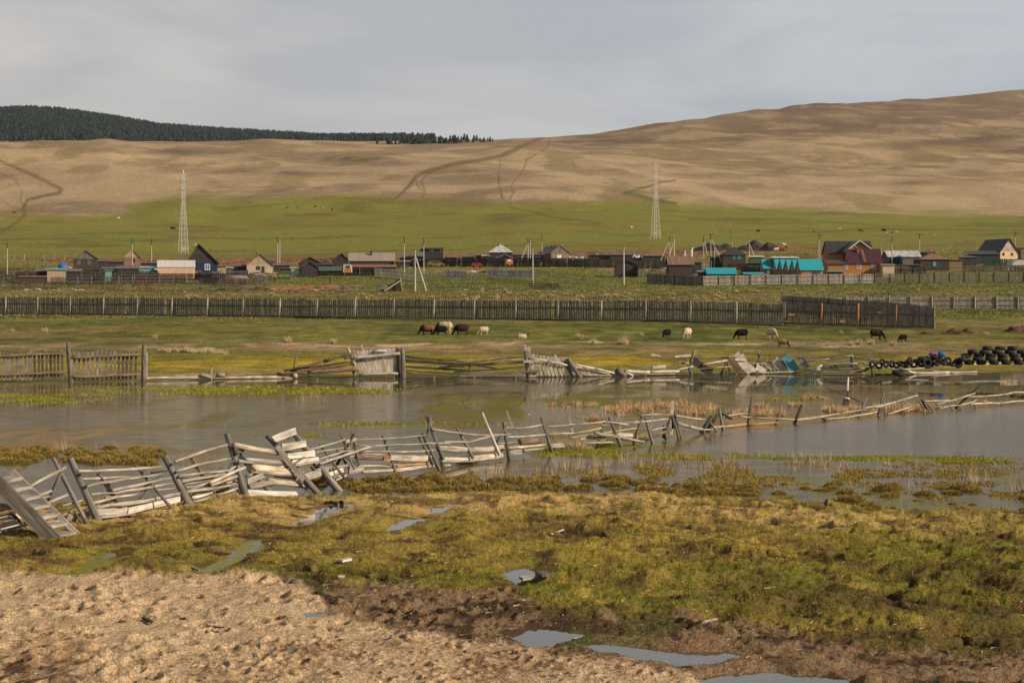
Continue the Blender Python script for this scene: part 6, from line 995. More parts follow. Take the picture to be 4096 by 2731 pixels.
mb.add([(p[0], Yt_-1.1, p[1]) for p in prof]+[(p[0], Yt_+1.1, p[1]) for p in prof], [tuple(range(6)), tuple(range(11, 5, -1))]+[(i, i+6, (i+1) % 6+6, (i+1) % 6) for i in range(6)], [[(0, 0)]*6, [(0, 0)]*6]+[[(0, 0), (0, 1), (1, 1), (1, 0)]]*6); cab = mb.build('cab', 'plaster', t)
mb = MB(); mb.box(((x0+x1)/2+.15, Yt_-1.12, o.z+1.55), (1.0, .03, .6)); mb.build('window', 'glass', t); mb = MB(); mb.box(((x0+x1)/2+.2, Yt_-1.125, o.z+.75), (1.6, .03, .65)); mb.build('door', 'orange', t)
for wx in (-3.2, -2.1, 2.6):
    for sy in (-1, 1): mb = MB(); mb.torus((o.x+wx, Yt_+sy*.95, o.z+.48), .34, .15, (0, 1, 0), 16, 8); mb.tube([(o.x+wx, Yt_+sy*.95-.08, o.z+.48), (o.x+wx, Yt_+sy*.95+.08, o.z+.48)], .2, 10); mb.build('wheel', 'rubber', t)
def car(label, x, y, Y, L_, H, mat, yaw=0, cat='car', name='parked_car', box=False, wheels=True, win='glass'):
    c = pt(x, y, Y); root = thing(name, label, cat, c); ca, sa = math.cos(yaw), math.sin(yaw)
    prof = [(-.5, .18), (.5, .18), (.5, .5), (.46, .58), (.30, .62), (.16, .98), (-.34, 1.0), (-.46, .62), (-.5, .5)] if not box else [(-.5, .15), (.5, .15), (.5, .55), (.36, .97), (-.47, 1.0), (-.5, .9)]
    n = len(prof); P = []
    for yy in (-.85, .85):
        for a_, b_ in prof: k = .88 if b_ > .6 else 1; P.append((c.x+a_*L_*ca-yy*k*sa, c.y+a_*L_*sa+yy*k*ca, c.z+b_*H))
    mb = MB(); mb.add(P, [tuple(range(n)), tuple(range(2*n-1, n-1, -1))]+[(i, i+n, (i+1) % n+n, (i+1) % n) for i in range(n)], [[(0, 0)]*n]*2+[[(0, 0), (0, 1), (1, 1), (1, 0)]]*n); mb.build('body', mat, root)
    mb = MB(); mb.box((c.x-.05*L_*ca+.86*sa*.9, c.y-.05*L_*sa-.86*ca*.92, c.z+.66*H), (L_*.42, .03, H*.24), yaw); mb.build('window', win, root)
    for wx in (-.32, .32):
        for sy in (-.8, .8): mb = MB(); X = c.x+wx*L_*ca-sy*sa; Y2 = c.y+wx*L_*sa+sy*ca; mb.torus((X, Y2, c.z+.3), .22, .1, (-sa, ca, 0), 12, 6); mb.tube([(X, Y2-.06, c.z+.3), (X, Y2+.06, c.z+.3)], .16, 8); mb.build('wheel', 'rubber', root)
plain('rustyel', (.20, .13, .03), .5, 1.2); car('rust and olive coloured wreck of a car behind the pale rails', 1745, 1067, 505, 4.4, 1.5, 'rustyel', 0, 'car', 'wrecked_car'); car('red farm machine parked before the dark fence, between the white metal fences', 1908, 1070, 500, 2.6, 1.2, 'red', 0, 'machine', 'farm_machine', True); car('orange van-like tractor cab in front of the dark fence under the silver roof', 2039, 1064, 515, 1.9, 1.8, 'orange', 0, 'tractor', 'tractor', True, win='white')
car('blue and white car, left of two parked right of the house with blue frames', 2291, 1044, 545, 2.4, 1.3, 'car_white', .2); car('white van, right of two parked right of the house with blue frames', 2320, 1044, 545, 2.2, 1.3, 'car_white', -.1, 'van', 'parked_van', True); car('pale car behind the grey plank fence left of the patched barn', 2550, 1034, 545, 2.6, 1.1, 'car_white')
t = thing('cart', 'small dark cart loaded high with split pale firewood', 'cart', gY(1092, 448)); c = pt(1092, 1122, 448); mb = MB(); mb.box((c.x, c.y, c.z+.35), (1.8, 1.2, .5)); mb.build('box', 'green_tank', t)
for wx in (-.55, .55): mb = MB(); mb.torus((c.x+wx, c.y-.6, c.z+.25), .2, .08, (0, 1, 0), 12, 6); mb.build('wheel', 'rubber', t)
mb = MB(); 
for k in range(60): q = c+Vector((random.uniform(-.8, .8), random.uniform(-.4, .4), .9+random.uniform(0, 1)*(.9))); d = Vector((random.uniform(-1, 1), random.uniform(-1, .2), random.uniform(-.5, .5))).normalized()*.22; mb.tube([q-d, q+d], .09, 5)
mb.build('firewood', 'lwood', t)
t = thing('boat', 'upturned pale blue boat lying in the yard behind the rail fence', 'boat', gY(952, 458)); c = pt(955, 1112, 458); mb = MB(); mb.ell((c.x, c.y, c.z), (2.3, .7, .62), n=16, m=8); plain('boatblue', (.20, .26, .30), .3, 2); mb.build('hull', 'boatblue', t, True)
for x, y0, y1, r, lab in ((2765, 997, 1028, .42, 'pale bluish silo pipe with a widened top behind the patched barn'), (2738, 1010, 1028, .26, 'short pale pipe left of the pale silo pipe')):
    a_ = pt(x, y1+30, 500); b_ = pt(x, y0, 500); t = thing('silo', lab, 'silo', a_); mb = MB(); mb.tube([a_, b_], r, 12); mb.build('tube', 'slate_pale', t); mb = MB(); mb.tube([b_, b_+Vector((0, 0, .35))], [r*1.3, r*1.5], 12); mb.build('collar', 'slate_pale', t)
# timber and scrap heap lots
plain('scrapred', (.28, .03, .02), .3, 3)
def debris(label, x0, x1, y0, y1, n, mats, L_=(.6, 2.2), name='scrap_heap', hgt=.5, cat='scrap'):
    g = gl((x0+x1)/2, (y0+y1)/2); root = thing(name, label, cat, g); mbs = {m: MB() for m in mats}
    for k in range(n):
        q = gl(random.uniform(x0, x1), random.uniform(y0, y1)); mb = mbs[random.choice(mats)]; mb.tc = random.uniform(.6, 1.3); a = random.uniform(-.9, .9); l = random.uniform(*L_)/2; d = Vector((math.cos(a), math.sin(a), random.uniform(-.25, .25)))*l; c = q+Vector((0, 0, random.uniform(.05, hgt))); mb.bar(c-d, c+d, random.uniform(.08, .3), .05, (0, random.uniform(-1, 0), 1))
    for m, mb in mbs.items():
        if mb.v: mb.build('boards', m, root)
debris('long heap of broken orange-red roofing and boards left of the grey post', 1068, 1270, 1150, 1168, 120, ['rust_red', 'pl_warm', 'vdark'], (.5, 1.6), hgt=.4); debris('heap of broken roofing and pale boards right of the grey post', 1275, 1425, 1150, 1166, 90, ['rust_red', 'g', 'vdark'], hgt=.4); debris('scattered dark boards in front of the ragged fence', 860, 1060, 1150, 1166, 60, ['vdark', 'm'], hgt=.25); debris('thin line of pale litter on the ground before the left yards', 90, 330, 1156, 1164, 40, ['g', 'vdark', 'w'], (.3, 1.2), hgt=.1); debris('dark heap in the yard between the palisade and the picket fence', 380, 640, 1100, 1110, 120, ['vdark', 'vdark', 'm', 'g'], (.5, 1.8), hgt=.9); debris('red plough parts lying in front of the left picket fence', 535, 625, 1140, 1144, 14, ['scrapred'], (.4, 1.4), hgt=.3, name='plough', cat='plough'); debris('pale rubble line below the white metal fences', 1800, 2110, 1088, 1092, 70, ['g', 'vdark', 'w'], (.4, 1.5), hgt=.25); debris('dark timber heap below the white fence with two panels', 1920, 2080, 1090, 1094, 50, ['vdark'], hgt=.4); debris('stacked boards and junk behind the long dark fence right of the parked van', 2370, 2520, 1028, 1036, 60, ['vdark', 'vdark', 'w'], hgt=1.0); debris('colourful junk beside the house with turquoise shutters', 3850, 4080, 1078, 1084, 70, ['g', 'vdark', 'vred', 'w'], (.3, 1), hgt=.3); debris('dark brush pile beside the leaning board fence', 800, 870, 1128, 1140, 90, ['vdark'], (.5, 1.3), hgt=1.1, name='brush_pile', cat='brush'); debris('pale hay rack of thin laths in the dark yard', 460, 500, 1108, 1112, 26, ['w'], (1, 2.2), hgt=1.0, name='hay_rack', cat='rack')
for lab, x0, x1, y0, y1, n, hg in (('dark junk pile beside the log pen and brown plank shed', 180, 330, 1104, 1112, 70, 1.0), ('dark timber pile in front of the pale green booth', 520, 640, 1104, 1110, 70, 1.1), ('dark board pile between the dark blue house and the red drums', 770, 900, 1098, 1112, 90, 1.3), ('dark scrap wood pile left of the firewood cart', 980, 1070, 1104, 1114, 70, 1.0), ('dark timber pile in front of the fence left of the parked truck', 1190, 1270, 1098, 1104, 50, .8), ('dark clutter at the foot of the pole beside the lean-to', 1500, 1640, 1070, 1080, 70, .9), ('dark scrap line behind the tall grey fence corner', 2600, 2790, 1086, 1094, 80, 1.1)): debris(lab, x0, x1, y0, y1, n, ['vdark', 'vdark', 'm', 'pl_warm'], (.5, 2.2), hgt=hg)
# corrugated slabs in the long heap
for (xa, xb, yy, lab) in ((1068, 1262, 1162, 'long row of fallen orange ribbed roofing sheets'), (1272, 1350, 1160, 'short row of fallen orange ribbed roofing around the grey post')):
    g = gl((xa+xb)/2, yy); root = thing('fallen_roofing', lab, 'roofing', g); Y = g.y
    for k in range(int((xb-xa)/26)): x = xa+k*26; a_ = pt(x, yy+random.uniform(-2, 3), Y); b_ = pt(x+28, yy+random.uniform(-3, 2), Y+.1); c_ = pt(x+31, yy-19+random.uniform(-3, 2), Y+1.6); d_ = pt(x+4, yy-19+random.uniform(-3, 3), Y+1.6); mb = MB(); slabq(mb, a_, b_, c_, d_, .06); mb.build('sheet', 'rust_red', root)
# collapsed roof
g = gl(1590, 1168); Y = g.y; root = thing('collapsed_roof', 'collapsed dark roof tilting up to the right with one prop, beside the a-shaped pole', 'roof', g); mb = MB(); slabq(mb, pt(1528, 1163, Y-1), pt(1540, 1166, Y-1.5), pt(1603, 1118, Y), pt(1600, 1113, Y+3), .12); slabq(mb, pt(1515, 1160, Y+2.5), pt(1530, 1164, Y-1), pt(1602, 1116, Y), pt(1590, 1124, Y+4), .1); mb.build('slope', 'pl_dark', root)
mb = MB(); mb.bar(pt(1601, 1108, Y), pt(1611, 1170, Y-.3), .2, .1); mb.bar(pt(1537, 1163, Y-1.6), pt(1603, 1122, Y-.2), .18, .1); mb.build('rafter', 'lwood', root); mb = MB(); mb.quad(pt(1545, 1170, Y+.5), pt(1609, 1170, Y+.5), pt(1602, 1122, Y+.5), pt(1600, 1121, Y+.5)); mb.build('underside', 'darkwood', root); mb = MB(); mb.quad(pt(1515, 1158, Y-1), pt(1550, 1155, Y-1), pt(1552, 1140, Y), pt(1516, 1146, Y)); mb.build('sheet', 'pl_gray', root)
# aircraft-like red white wreck
c = pt(3118, 997, 585); t = thing('metal_wreck', 'red and white striped metal wreck lying before the dark heap, one end pointing up', 'wreck', c)
for a4, b4, r4, m4 in (((3096, 997), (3116, 996), [.35, .5], 'car_white'), ((3128, 972), (3142, 982), [.15, .45], 'car_white'), ((3115, 996), (3137, 995), [.5, .45], 'red'), ((3141, 981), (3150, 990), [.45, .35], 'red')): mb = MB(); mb.tube([pt(*a4, 585), pt(*b4, 585)], r4, 10); mb.build('tail_piece' if a4[1] < 990 else 'body_piece', m4, t)
# dark earth heaps
def mound(label, x, yb, w, h, mat, name='earth_heap', cat='heap', D=None, Y=None, n=26, seed=0):
    g = gl(x, yb) if Y is None else gY(x, Y); s = sp(g.y); R = w/2/s; H = h/s; D = D or R*.6; mb = MB(); P = []; fs = []
    for j in range(n+1):
        for i in range(n+1):
            a = i/n*2-1; b = j/n*2-1; r = math.hypot(a, b); zz = max(0, 1-r**1.6)*(.55+.9*mnoise.noise(Vector((a*2.2+seed, b*2.2, .3)))*1.0+.45)+.2*mnoise.noise(Vector((a*5+seed, b*5, 1)))+.13*mnoise.noise(Vector((a*11+seed, b*11, 1))); X = g.x+a*R; Y2 = g.y+b*D; P.append((X, Y2, gz(X, Y2)-.08+max(-.05, zz*H*.9*(r < 1))))
    for j in range(n):
        for i in range(n): k = j*(n+1)+i; fs.append((k, k+1, k+n+2, k+n+1))
    mb.add(P, fs, [[(0, 0)]*4]*len(fs)); return tag(mb.build(name, mat, smooth=True), label, cat)
mound('largest fresh brown earth heap on the right meadow', 3835, 1338, 165, 30, 'earthred', seed=1); mound('low brown earth bank left of the largest earth heap', 3700, 1340, 150, 14, 'earthred', seed=2); mound('brown earth heap near the right edge behind the tyres', 4075, 1328, 150, 26, 'earthred', seed=3)
mound('big dark heap behind the strutted poles, left part', 2860, 1005, 190, 30, 'heap', Y=640, D=6, seed=4); mound('big dark heap behind the dark hipped house', 3010, 1004, 150, 32, 'heap', Y=636, D=6, seed=5); mound('big dark heap with the red and white wreck at its right', 3085, 1004, 110, 27, 'heap', Y=632, D=6, seed=6); mound('dark brush heap behind the beige cottage', 1085, 1050, 60, 26, 'heap', Y=560, D=4, seed=7); mound('dark brush heap above the plank fence, left of the small dark gabled shed', 1290, 1040, 90, 20, 'heap', Y=560, D=4, seed=8)
mound('dark earth clods under the grazing black sheep on the right', 3545, 1368, 70, 6, 'earthred', seed=9)
# ---------------------------------------------------------------- animals
def animal_mat(name, body, head, xs, belly=None):
    m, n, nd, lk, b = newmat(name); tc = N(nd, 'TexCoord'); s = N(nd, 'SeparateXYZ'); lk.new(tc.outputs['Object'], s.inputs[0]); t = N(nd, 'TexNoise', Scale=9.0, Detail=4.0); lk.new(tc.outputs['Object'], t.inputs['Vector'])
    lt = N(nd, 'MapRange'); lt.inputs[1].default_value = xs-.06; lt.inputs[2].default_value = xs+.10; lk.new(s.outputs['X'], lt.inputs[0]); mm = N(nd, 'Mix', data_type='RGBA'); mm.inputs[6].default_value = rgb(head); mm.inputs[7].default_value = rgb(body); lk.new(lt.outputs[0], mm.inputs[0]); out = mm.outputs[2]
    if belly: l2 = N(nd, 'MapRange'); l2.inputs[1].default_value = .36; l2.inputs[2].default_value = .44; lk.new(s.outputs['Z'], l2.inputs[0]); m2 = N(nd, 'Mix', data_type='RGBA'); m2.inputs[6].default_value = rgb(belly); lk.new(l2.outputs[0], m2.inputs[0]); lk.new(out, m2.inputs[7]); out = m2.outputs[2]
    r = N(nd, 'ValToRGB'); r.color_ramp.elements[0].color = (.6, .6, .6, 1); r.color_ramp.elements[1].color = (1.2, 1.2, 1.2, 1); lk.new(t.outputs['Fac'], r.inputs[0]); m3 = N(nd, 'Mix', data_type='RGBA', blend_type='MULTIPLY'); m3.inputs[0].default_value = 1; lk.new(out, m3.inputs[6]); lk.new(r.outputs[0], m3.inputs[7]); lk.new(m3.outputs[2], b.inputs['Base Color']); b.inputs['Roughness'].default_value = .95; b.inputs['Specular IOR Level'].default_value = .05
    MATS[name] = m
def sheep_mesh(kind, lying=False):
    mb = MB(); dz = -.34 if lying else 0
    mb.ell((.02, 0, .57+dz), (.50, .27, .30), n=16, m=10); mb.ell((-.27, 0, .56+dz), (.25, .23, .28), n=14, m=9); mb.ell((.30, 0, .58+dz), (.25, .25, .29), n=14, m=9)
    if lying: mb.tube([(-.38, 0, .36), (-.52, .02, .42), (-.60, .02, .44)], [.13, .10, .08], 10); mb.ell((-.66, .02, .42), (.14, .075, .085)); return mb
    mb.tube([(-.38, 0, .60), (-.54, 0, .42), (-.62, 0, .26)], [.17, .115, .085], 10); mb.ell((-.68, 0, .16), (.085, .07, .15), rot=Matrix.Rotation(.45, 4, 'Y').to_euler(), n=10, m=8)
    for sy in (-1, 1): mb.ell((-.63, .10*sy, .27), (.035, .07, .025), n=8, m=6)
    for x, y in ((-.30, .11), (-.25, -.11)): mb.tube([(x, y, .45), (x-.01, y, .26), (x+.01, y, .24), (x, y, .02)], [.075, .042, .04, .034], 8); mb.ell((x-.01, y, .025), (.045, .035, .03), n=8, m=6)
    for x, y in ((.36, .11), (.31, -.11)): mb.tube([(x-.02, y, .50), (x-.04, y, .36), (x+.06, y, .25), (x+.03, y, .02)], [.11, .07, .042, .034], 8); mb.ell((x+.02, y, .025), (.045, .035, .03), n=8, m=6)
    mb.tube([(.50, 0, .66), (.55, 0, .55)], [.05, .04], 8); return mb
def animal(name, label, cat, mb, mat, x, y, size, yaw, vox, group, pt_=None):
    g = gl(x, y) if pt_ is None else pt_; o = mb.build(name, mat, origin=(0, 0, 0)); o.location = g; o.rotation_euler = (0, 0, yaw); o.scale = (size,)*3
    r = o.modifiers.new('r', 'REMESH'); r.mode = 'VOXEL'; r.voxel_size = vox; r.use_smooth_shade = True; sm = o.modifiers.new('s', 'SMOOTH'); sm.iterations = 2; return tag(o, label, cat, group)
animal_mat('sh_brown', (.20, .085, .04), (.02, .015, .012), -.22, (.05, .03, .02)); animal_mat('sh_cream', (.46, .37, .25), (.012, .010, .009), -.34); animal_mat('sh_dark', (.045, .026, .02), (.012, .01, .01), -.3); animal_mat('sh_white', (.50, .42, .32), (.36, .28, .2), -.4); animal_mat('sh_black', (.014, .012, .012), (.01, .01, .01), -.4); animal_mat('sh_tan', (.34, .20, .095), (.03, .02, .015), -.45)
SG = 'sheep grazing on the meadow'
SH = [('brown sheep with black head grazing, leftmost of the flock', 'sh_brown', 1708, 1341, 1.05, 0), ('large cream sheep standing at the back of the pair', 'sh_cream', 1778, 1336, 1.22, -.1), ('black and cream sheep grazing in front of the large cream one', 'sh_black', 1764, 1342, .95, .1), ('dark brown sheep grazing, just right of the pair', 'sh_dark', 1847, 1341, 1.1, 0), ('small white sheep with bent head, right of the dark brown one', 'sh_white', 1934, 1339, .80, .3),
 ('black sheep seen from the side front, left of a cream sheep', 'sh_black', 2668, 1352, .85, .9), ('cream sheep beside the black one, back turned to the light', 'sh_white', 2749, 1353, .98, 1.0), ('black sheep grazing alone in the middle right', 'sh_black', 2967, 1357, .95, .15), ('cream sheep seen half from behind, grazing right of a black one', 'sh_white', 3086, 1354, .98, 2.2), ('tan brown sheep grazing on the bare patch, nearest to us', 'sh_tan', 3131, 1390, .72, 2.7), ('dark brown sheep grazing near the fence, facing right', 'sh_dark', 3506, 1358, .95, math.pi-.1), ('small black sheep furthest right, before the earth heaps', 'sh_black', 3612, 1367, .66, .4)]
for lab, mt, x, y, sz, yw in SH: animal('sheep', lab, 'sheep', sheep_mesh(0), mt, x, y, sz, yw, .022, SG)
animal_mat('sh_lying', (.50, .44, .36), (.02, .02, .02), -.5); animal('sheep', 'whitish sheep lying on the grass alone, its dark head to the right', 'sheep', sheep_mesh(0, True), 'sh_lying', 2089, 1354, .72, math.pi, .022, SG)
def cow_mesh():
    mb = MB(); mb.ell((0, 0, 1.0), (.78, .33, .38), n=16, m=10); mb.ell((-.5, 0, 1.02), (.35, .30, .38)); mb.ell((.55, 0, 1.05), (.33, .30, .36)); mb.tube([(-.7, 0, 1.1), (-1.0, 0, .85), (-1.15, 0, .5)], [.25, .17, .13], 10); mb.ell((-1.25, 0, .34), (.13, .11, .26), rot=Matrix.Rotation(.4, 4, 'Y').to_euler())
    for x, y in ((-.55, .18), (-.5, -.18), (.62, .18), (.56, -.18)): mb.tube([(x, y, .8), (x+.03, y, .42), (x, y, .02)], [.14, .075, .06], 8)
    mb.tube([(.85, 0, 1.25), (.95, 0, .9), (.93, 0, .6)], [.05, .03, .03], 6); return mb
for k, (lab, c_, hd, x, y, sz, yw) in enumerate([('black cow left of the left pylon on the green slope', (.012, .012, .013), (.01, .01, .01), 690, 922, 1.15, math.pi), ('pale cow on the green slope above the ochre cabin', (.5, .42, .3), (.4, .3, .2), 475, 878, .85, .8), ('reddish brown cow beside the track at the left edge', (.16, .06, .03), (.1, .04, .02), 59, 857, 1.0, 0), ('reddish cow, first of the five small ones right of the left pylon', (.18, .05, .025), (.1, .04, .02), 1150, 836, .85, 0), ('grey brown cow, second of the five small ones', (.14, .12, .10), (.05, .04, .04), 1192, 834, .9, .5), ('black cow, third of the five small ones', (.012, .012, .013), (.01, .01, .01), 1261, 831, .8, math.pi), ('pale grey cow, fourth of the five small ones', (.3, .3, .28), (.1, .1, .1), 1290, 835, .7, .4), ('dark cow, fifth and rightmost of the five small ones', (.03, .015, .012), (.01, .01, .01), 1327, 843, .8, 1.2), ('grey brown cow above the pair of poles near the beige cottage', (.16, .12, .09), (.05, .04, .04), 1174, 960, .9, .8),
  ('brown and white cow left of the right pylon', (.5, .38, .28), (.3, .06, .03), 2525, 918, 1.0, 1.1), ('white cow high on the slope right of the right pylon', (.55, .5, .42), (.4, .3, .25), 2914, 905, .95, 2.3), ('black calf grazing above the dark heaps', (.012, .012, .013), (.01, .01, .01), 3034, 930, .8, .5), ('black and white calf above the teal cabins', (.03, .03, .03), (.02, .02, .02), 3254, 931, .65, 1.3), ('whitish cow lying low above the brown house', (.5, .4, .3), (.4, .3, .2), 3358, 920, .65, math.pi), ('dark red cow above the wide gable of the brown house', (.10, .03, .02), (.05, .02, .01), 3441, 930, .95, math.pi), ('black cow, left one of the group above the green barn', (.012, .012, .013), (.01, .01, .01), 3534, 929, .95, math.pi), ('small white calf next to the black cow', (.55, .5, .42), (.4, .3, .25), 3547, 935, .45, math.pi), ('white and brown cow lying at the right of the group', (.5, .3, .16), (.55, .5, .45), 3586, 936, .8, 0), ('small dark calf between the white calf and the lying cow', (.02, .02, .02), (.02, .02, .02), 3570, 935, .5, 0), ('pale grey goat-like calf alone right of the cattle group', (.4, .36, .3), (.2, .18, .15), 3736, 944, .55, math.pi), ('black calf on the meadow left edge of the far sheep', (.012, .012, .013), (.01, .01, .01), 1310, 812, .01, 0)]):
    if sz < .1: continue
    animal_mat('cow%d' % k, c_, hd, -.75); animal('cow', lab, 'cow', cow_mesh(), 'cow%d' % k, x, y, sz, yw, .05, 'cattle on the green slope')
# ---------------------------------------------------------------- tyres
def tyre_mb(c, ax, R=.27, r=.11): mb = MB(); mb.torus(c, R, r, ax, 18, 8, 1.0); return mb
TY = 101.0; s = sp(TY); k = 0; proto = {}
def tyre(p, ax, label, group, R=.24, r=.10):
    key = tuple(round(a, 2) for a in ax)
    mb = MB(); mb.torus((0, 0, 0), R, r, ax, 18, 8); 
    if 'src' in proto:
        o = proto['src'].copy(); COL.objects.link(o); o['label'] = label; o['group'] = group
    else: o = (lambda m: m.build('tyre', 'rubber', smooth=True, origin=(0, 0, 0)))((lambda m: (m.torus((0, 0, 0), .24, .10, (0, 0, 1), 18, 8, 1.35), m)[1])(MB())); proto['src'] = o; tag(o, label, 'tyre', group)
    o.location = p; o.rotation_euler = Vector(ax).to_track_quat('Z', 'Y').to_euler(); o.scale = (R/.24,)*3
GW = 'tyres stacked flat in an openwork wall'; GL = 'loose tyres heaped left of the tyre wall'
for row in range(5):
    x0 = {0: 3830, 1: 3838, 2: 3862, 3: 3866, 4: 3900}[row]; x = x0+(row % 2)*24+random.uniform(-3, 3); y = 1450-row*14.5
    while x < 4130:
        if not (row == 4 and random.random() < .4): tyre(pt(x, y+random.uniform(-1, 1), TY+random.uniform(-.15, .15)), (random.uniform(-.1, .1), random.uniform(-.1, .1), 1), 'black worn tyre lying flat in the openwork tyre wall at the right', GW, .188)
        x += 49+random.uniform(-3, 3)
for (x, y, a, R) in [(3490, 1452, (.5, -1, .1), .20), (3516, 1455, (.2, -1, .1), .22), (3545, 1450, (-.3, -1, .3), .2), (3568, 1450, (.6, -1, .0), .22), (3585, 1455, (.3, -1, .2), .20), (3603, 1448, (.2, -.6, .8), .22), (3622, 1452, (.1, -1, .2), .2), (3640, 1440, (.5, -.5, .7), .22), (3655, 1450, (-.4, -1, .2), .22), (3668, 1438, (.1, -.3, 1), .22), (3684, 1448, (.2, -.7, .7), .24), (3708, 1446, (.25, -1, .1), .30), (3690, 1428, (.1, -.2, 1), .24), (3722, 1432, (.3, -.2, 1), .24), (3745, 1445, (0, -.5, .9), .24), (3755, 1430, (-.2, -.3, 1), .24), (3770, 1444, (.3, -.4, 1), .22), (3790, 1438, (.15, -1, .1), .25), (3806, 1450, (.2, -.3, 1), .22), (3832, 1446, (.1, -1, .15), .28), (3850, 1430, (.1, -.2, 1), .22), (3530, 1440, (.4, -.8, .5), .18), (3735, 1420, (.3, -.1, 1), .2)]:
    for _ in ((0, 1) if random.random() < .4 else (0,)): tyre(pt(x+random.uniform(-4, 14)*_, y+6+random.uniform(-4, 5)*_, TY-.4+random.uniform(-.3, .3)+.3*_), a if not _ else (random.uniform(-.6, .6), random.uniform(-1, 0), random.uniform(0, 1)), 'black worn tyre in the loose heap left of the tyre wall', GL, R*.66)
tyre(pt(3594, 1492, 98.0), (.1, -.15, 1), 'single black tyre lying at the water edge under the pale poles', 'single tyre at the water', .24)
for x, y, mt, lab in ((3733, 1417, (.22, .10, .28), 'purple plastic ball-like buoy on the loose tyre heap'), (3766, 1416, (.01, .12, .42), 'blue plastic ball-like buoy on the loose tyre heap')):
    nm = 'buoy%s' % x; plain(nm, mt, .1, 2, .4); mb = MB(); mb.ell(pt(x, y, TY+.2), (.24, .22, .14)); tag(mb.build('buoy', nm, smooth=True), lab, 'buoy')
# ---------------------------------------------------------------- tussocks, hummocks and reeds
def tuft(nb, R, H, spread, col, w=.012, seed=0, dome=0):
    rg = np.random.default_rng(seed); a = rg.random(nb)*6.283; r = R*np.sqrt(rg.random(nb)); d = a+rg.normal(0, .5, nb); l = spread*rg.random(nb)+.15*r/R; h = H*(.55+.45*rg.random(nb))*(1-.35*(r/R)**2)
    x0 = r*np.cos(a); y0 = r*np.sin(a); zb = dome*(1-(r/R)**2); p = rg.random(nb)*6.283; V = np.zeros((nb, 3, 3))
    V[:, 0] = np.stack([x0-np.cos(p)*w/2, y0-np.sin(p)*w/2, zb], 1); V[:, 1] = np.stack([x0+np.cos(p)*w/2, y0+np.sin(p)*w/2, zb], 1); V[:, 2] = np.stack([x0+np.cos(d)*h*l, y0+np.sin(d)*h*l, zb+h*np.sqrt(np.maximum(.15, 1-np.minimum(l, .92)**2))], 1)
    C = np.array(col)[rg.integers(0, len(col), nb)]*(.7+.6*rg.random((nb, 1))); return V.reshape(-1, 3), np.arange(3*nb).reshape(-1, 3), np.repeat(C, 3, 0)
def tuftobj(name, *a, base=None, **k):
    V, T, C = tuft(*a, **k)
    if base:
        R, dz, c = base; n = 10; ring = [(R*math.cos(6.283*i/n)*(1+.15*math.sin(i*3)), R*math.sin(6.283*i/n), -.05) for i in range(n)]; mid = [(x*.75, y*.75, dz*.75) for x, y, _ in ring]; top = [(0, 0, dz)]; o = len(V); V = np.concatenate([V, np.array(ring+mid+top)]); F2 = []
        for i in range(n): j = (i+1) % n; F2 += [(o+i, o+j, o+n+j), (o+i, o+n+j, o+n+i), (o+n+i, o+n+j, o+2*n)]
        T = np.concatenate([T, np.array(F2)]); C = np.concatenate([C, np.tile(np.array(c), (2*n+1, 1))])
    return npmesh(name, V, T, 'blade', C, smooth=False, tri=True)
straw = [(.50, .40, .24), (.40, .31, .17), (.56, .46, .30)]; brownc = [(.34, .20, .07), (.46, .31, .12), (.24, .20, .04), (.20, .22, .04), (.08, .05, .02)]; reedc = [(.42, .28, .14), (.50, .36, .20), (.32, .20, .10), (.56, .44, .28)]
def scatter(objs, pos, label, cat, group, yjit=True):
    for i, (g, sc) in enumerate(pos):
        b = objs[i % len(objs)]; o = b if i < len(objs) else b.copy()
        if i >= len(objs): COL.objects.link(o)
        o.location = g; o.rotation_euler = (0, 0, random.random()*6.28); o.scale = (sc*random.uniform(.9, 1.25), sc*random.uniform(.9, 1.2), sc*random.uniform(.8, 1.15)); tag(o, label, cat, group)
tp = []
for k in range(235):
    x = random.uniform(-60, 4160); y = random.uniform(1163, 1212)
    if random.random() > (.30+.7*min(1, abs(x-400)/1800)): continue
    if x < 1500 and y < 1172: continue
    if 3130 < x < 4160 and y > 1180: continue
    tp.append((gl(x, y), random.uniform(.7, 1.35)))
scatter([tuftobj('dry_tussock', 130, .2, .6, .6, straw, w=.05, seed=i, base=(.28, .26, (.10, .065, .035))) for i in range(4)], tp, 'small round tussock of dry straw-coloured grass on the meadow behind the long fence', 'tussock', 'dry tussocks scattered behind the long fence')
tp = [(gl(x, y), s_) for x, y, s_ in ((180, 1330, .8), (50, 1326, .5), (620, 1356, .8), (1153, 1370, 1.0), (1333, 1375, .8), (2318, 1356, 1.0), (2376, 1378, .8), (2566, 1344, .6), (3310, 1385, .6), (3435, 1380, .8), (3485, 1378, .9), (3570, 1382, .8), (3365, 1336, .6), (3945, 1342, .7), (3405, 1382, .6), (2500, 1381, 1.0), (2485, 1380, .9))]
scatter([tuftobj('dry_tussock', 150, .2, .8, .5, straw, w=.03, seed=20+i, base=(.22, .12, (.16, .10, .05))) for i in range(3)], tp, 'single dry grass tussock on the near meadow around the sheep', 'tussock', 'dry tussocks on the near meadow')
mb = [(gl(650+i*20+random.uniform(-6, 6), 1405+i*.9+random.uniform(-2, 2)), random.uniform(.7, 1.0)) for i in range(13)]; scatter([tuftobj('dry_tussock', 260, .35, .55, .35, straw, w=.02, seed=30+i, base=(.3, .10, (.2, .13, .06))) for i in range(3)], mb, 'dry tuft in the low line of straw grass between the shore fence and the stake', 'tussock', 'line of dry tufts near the far shore')
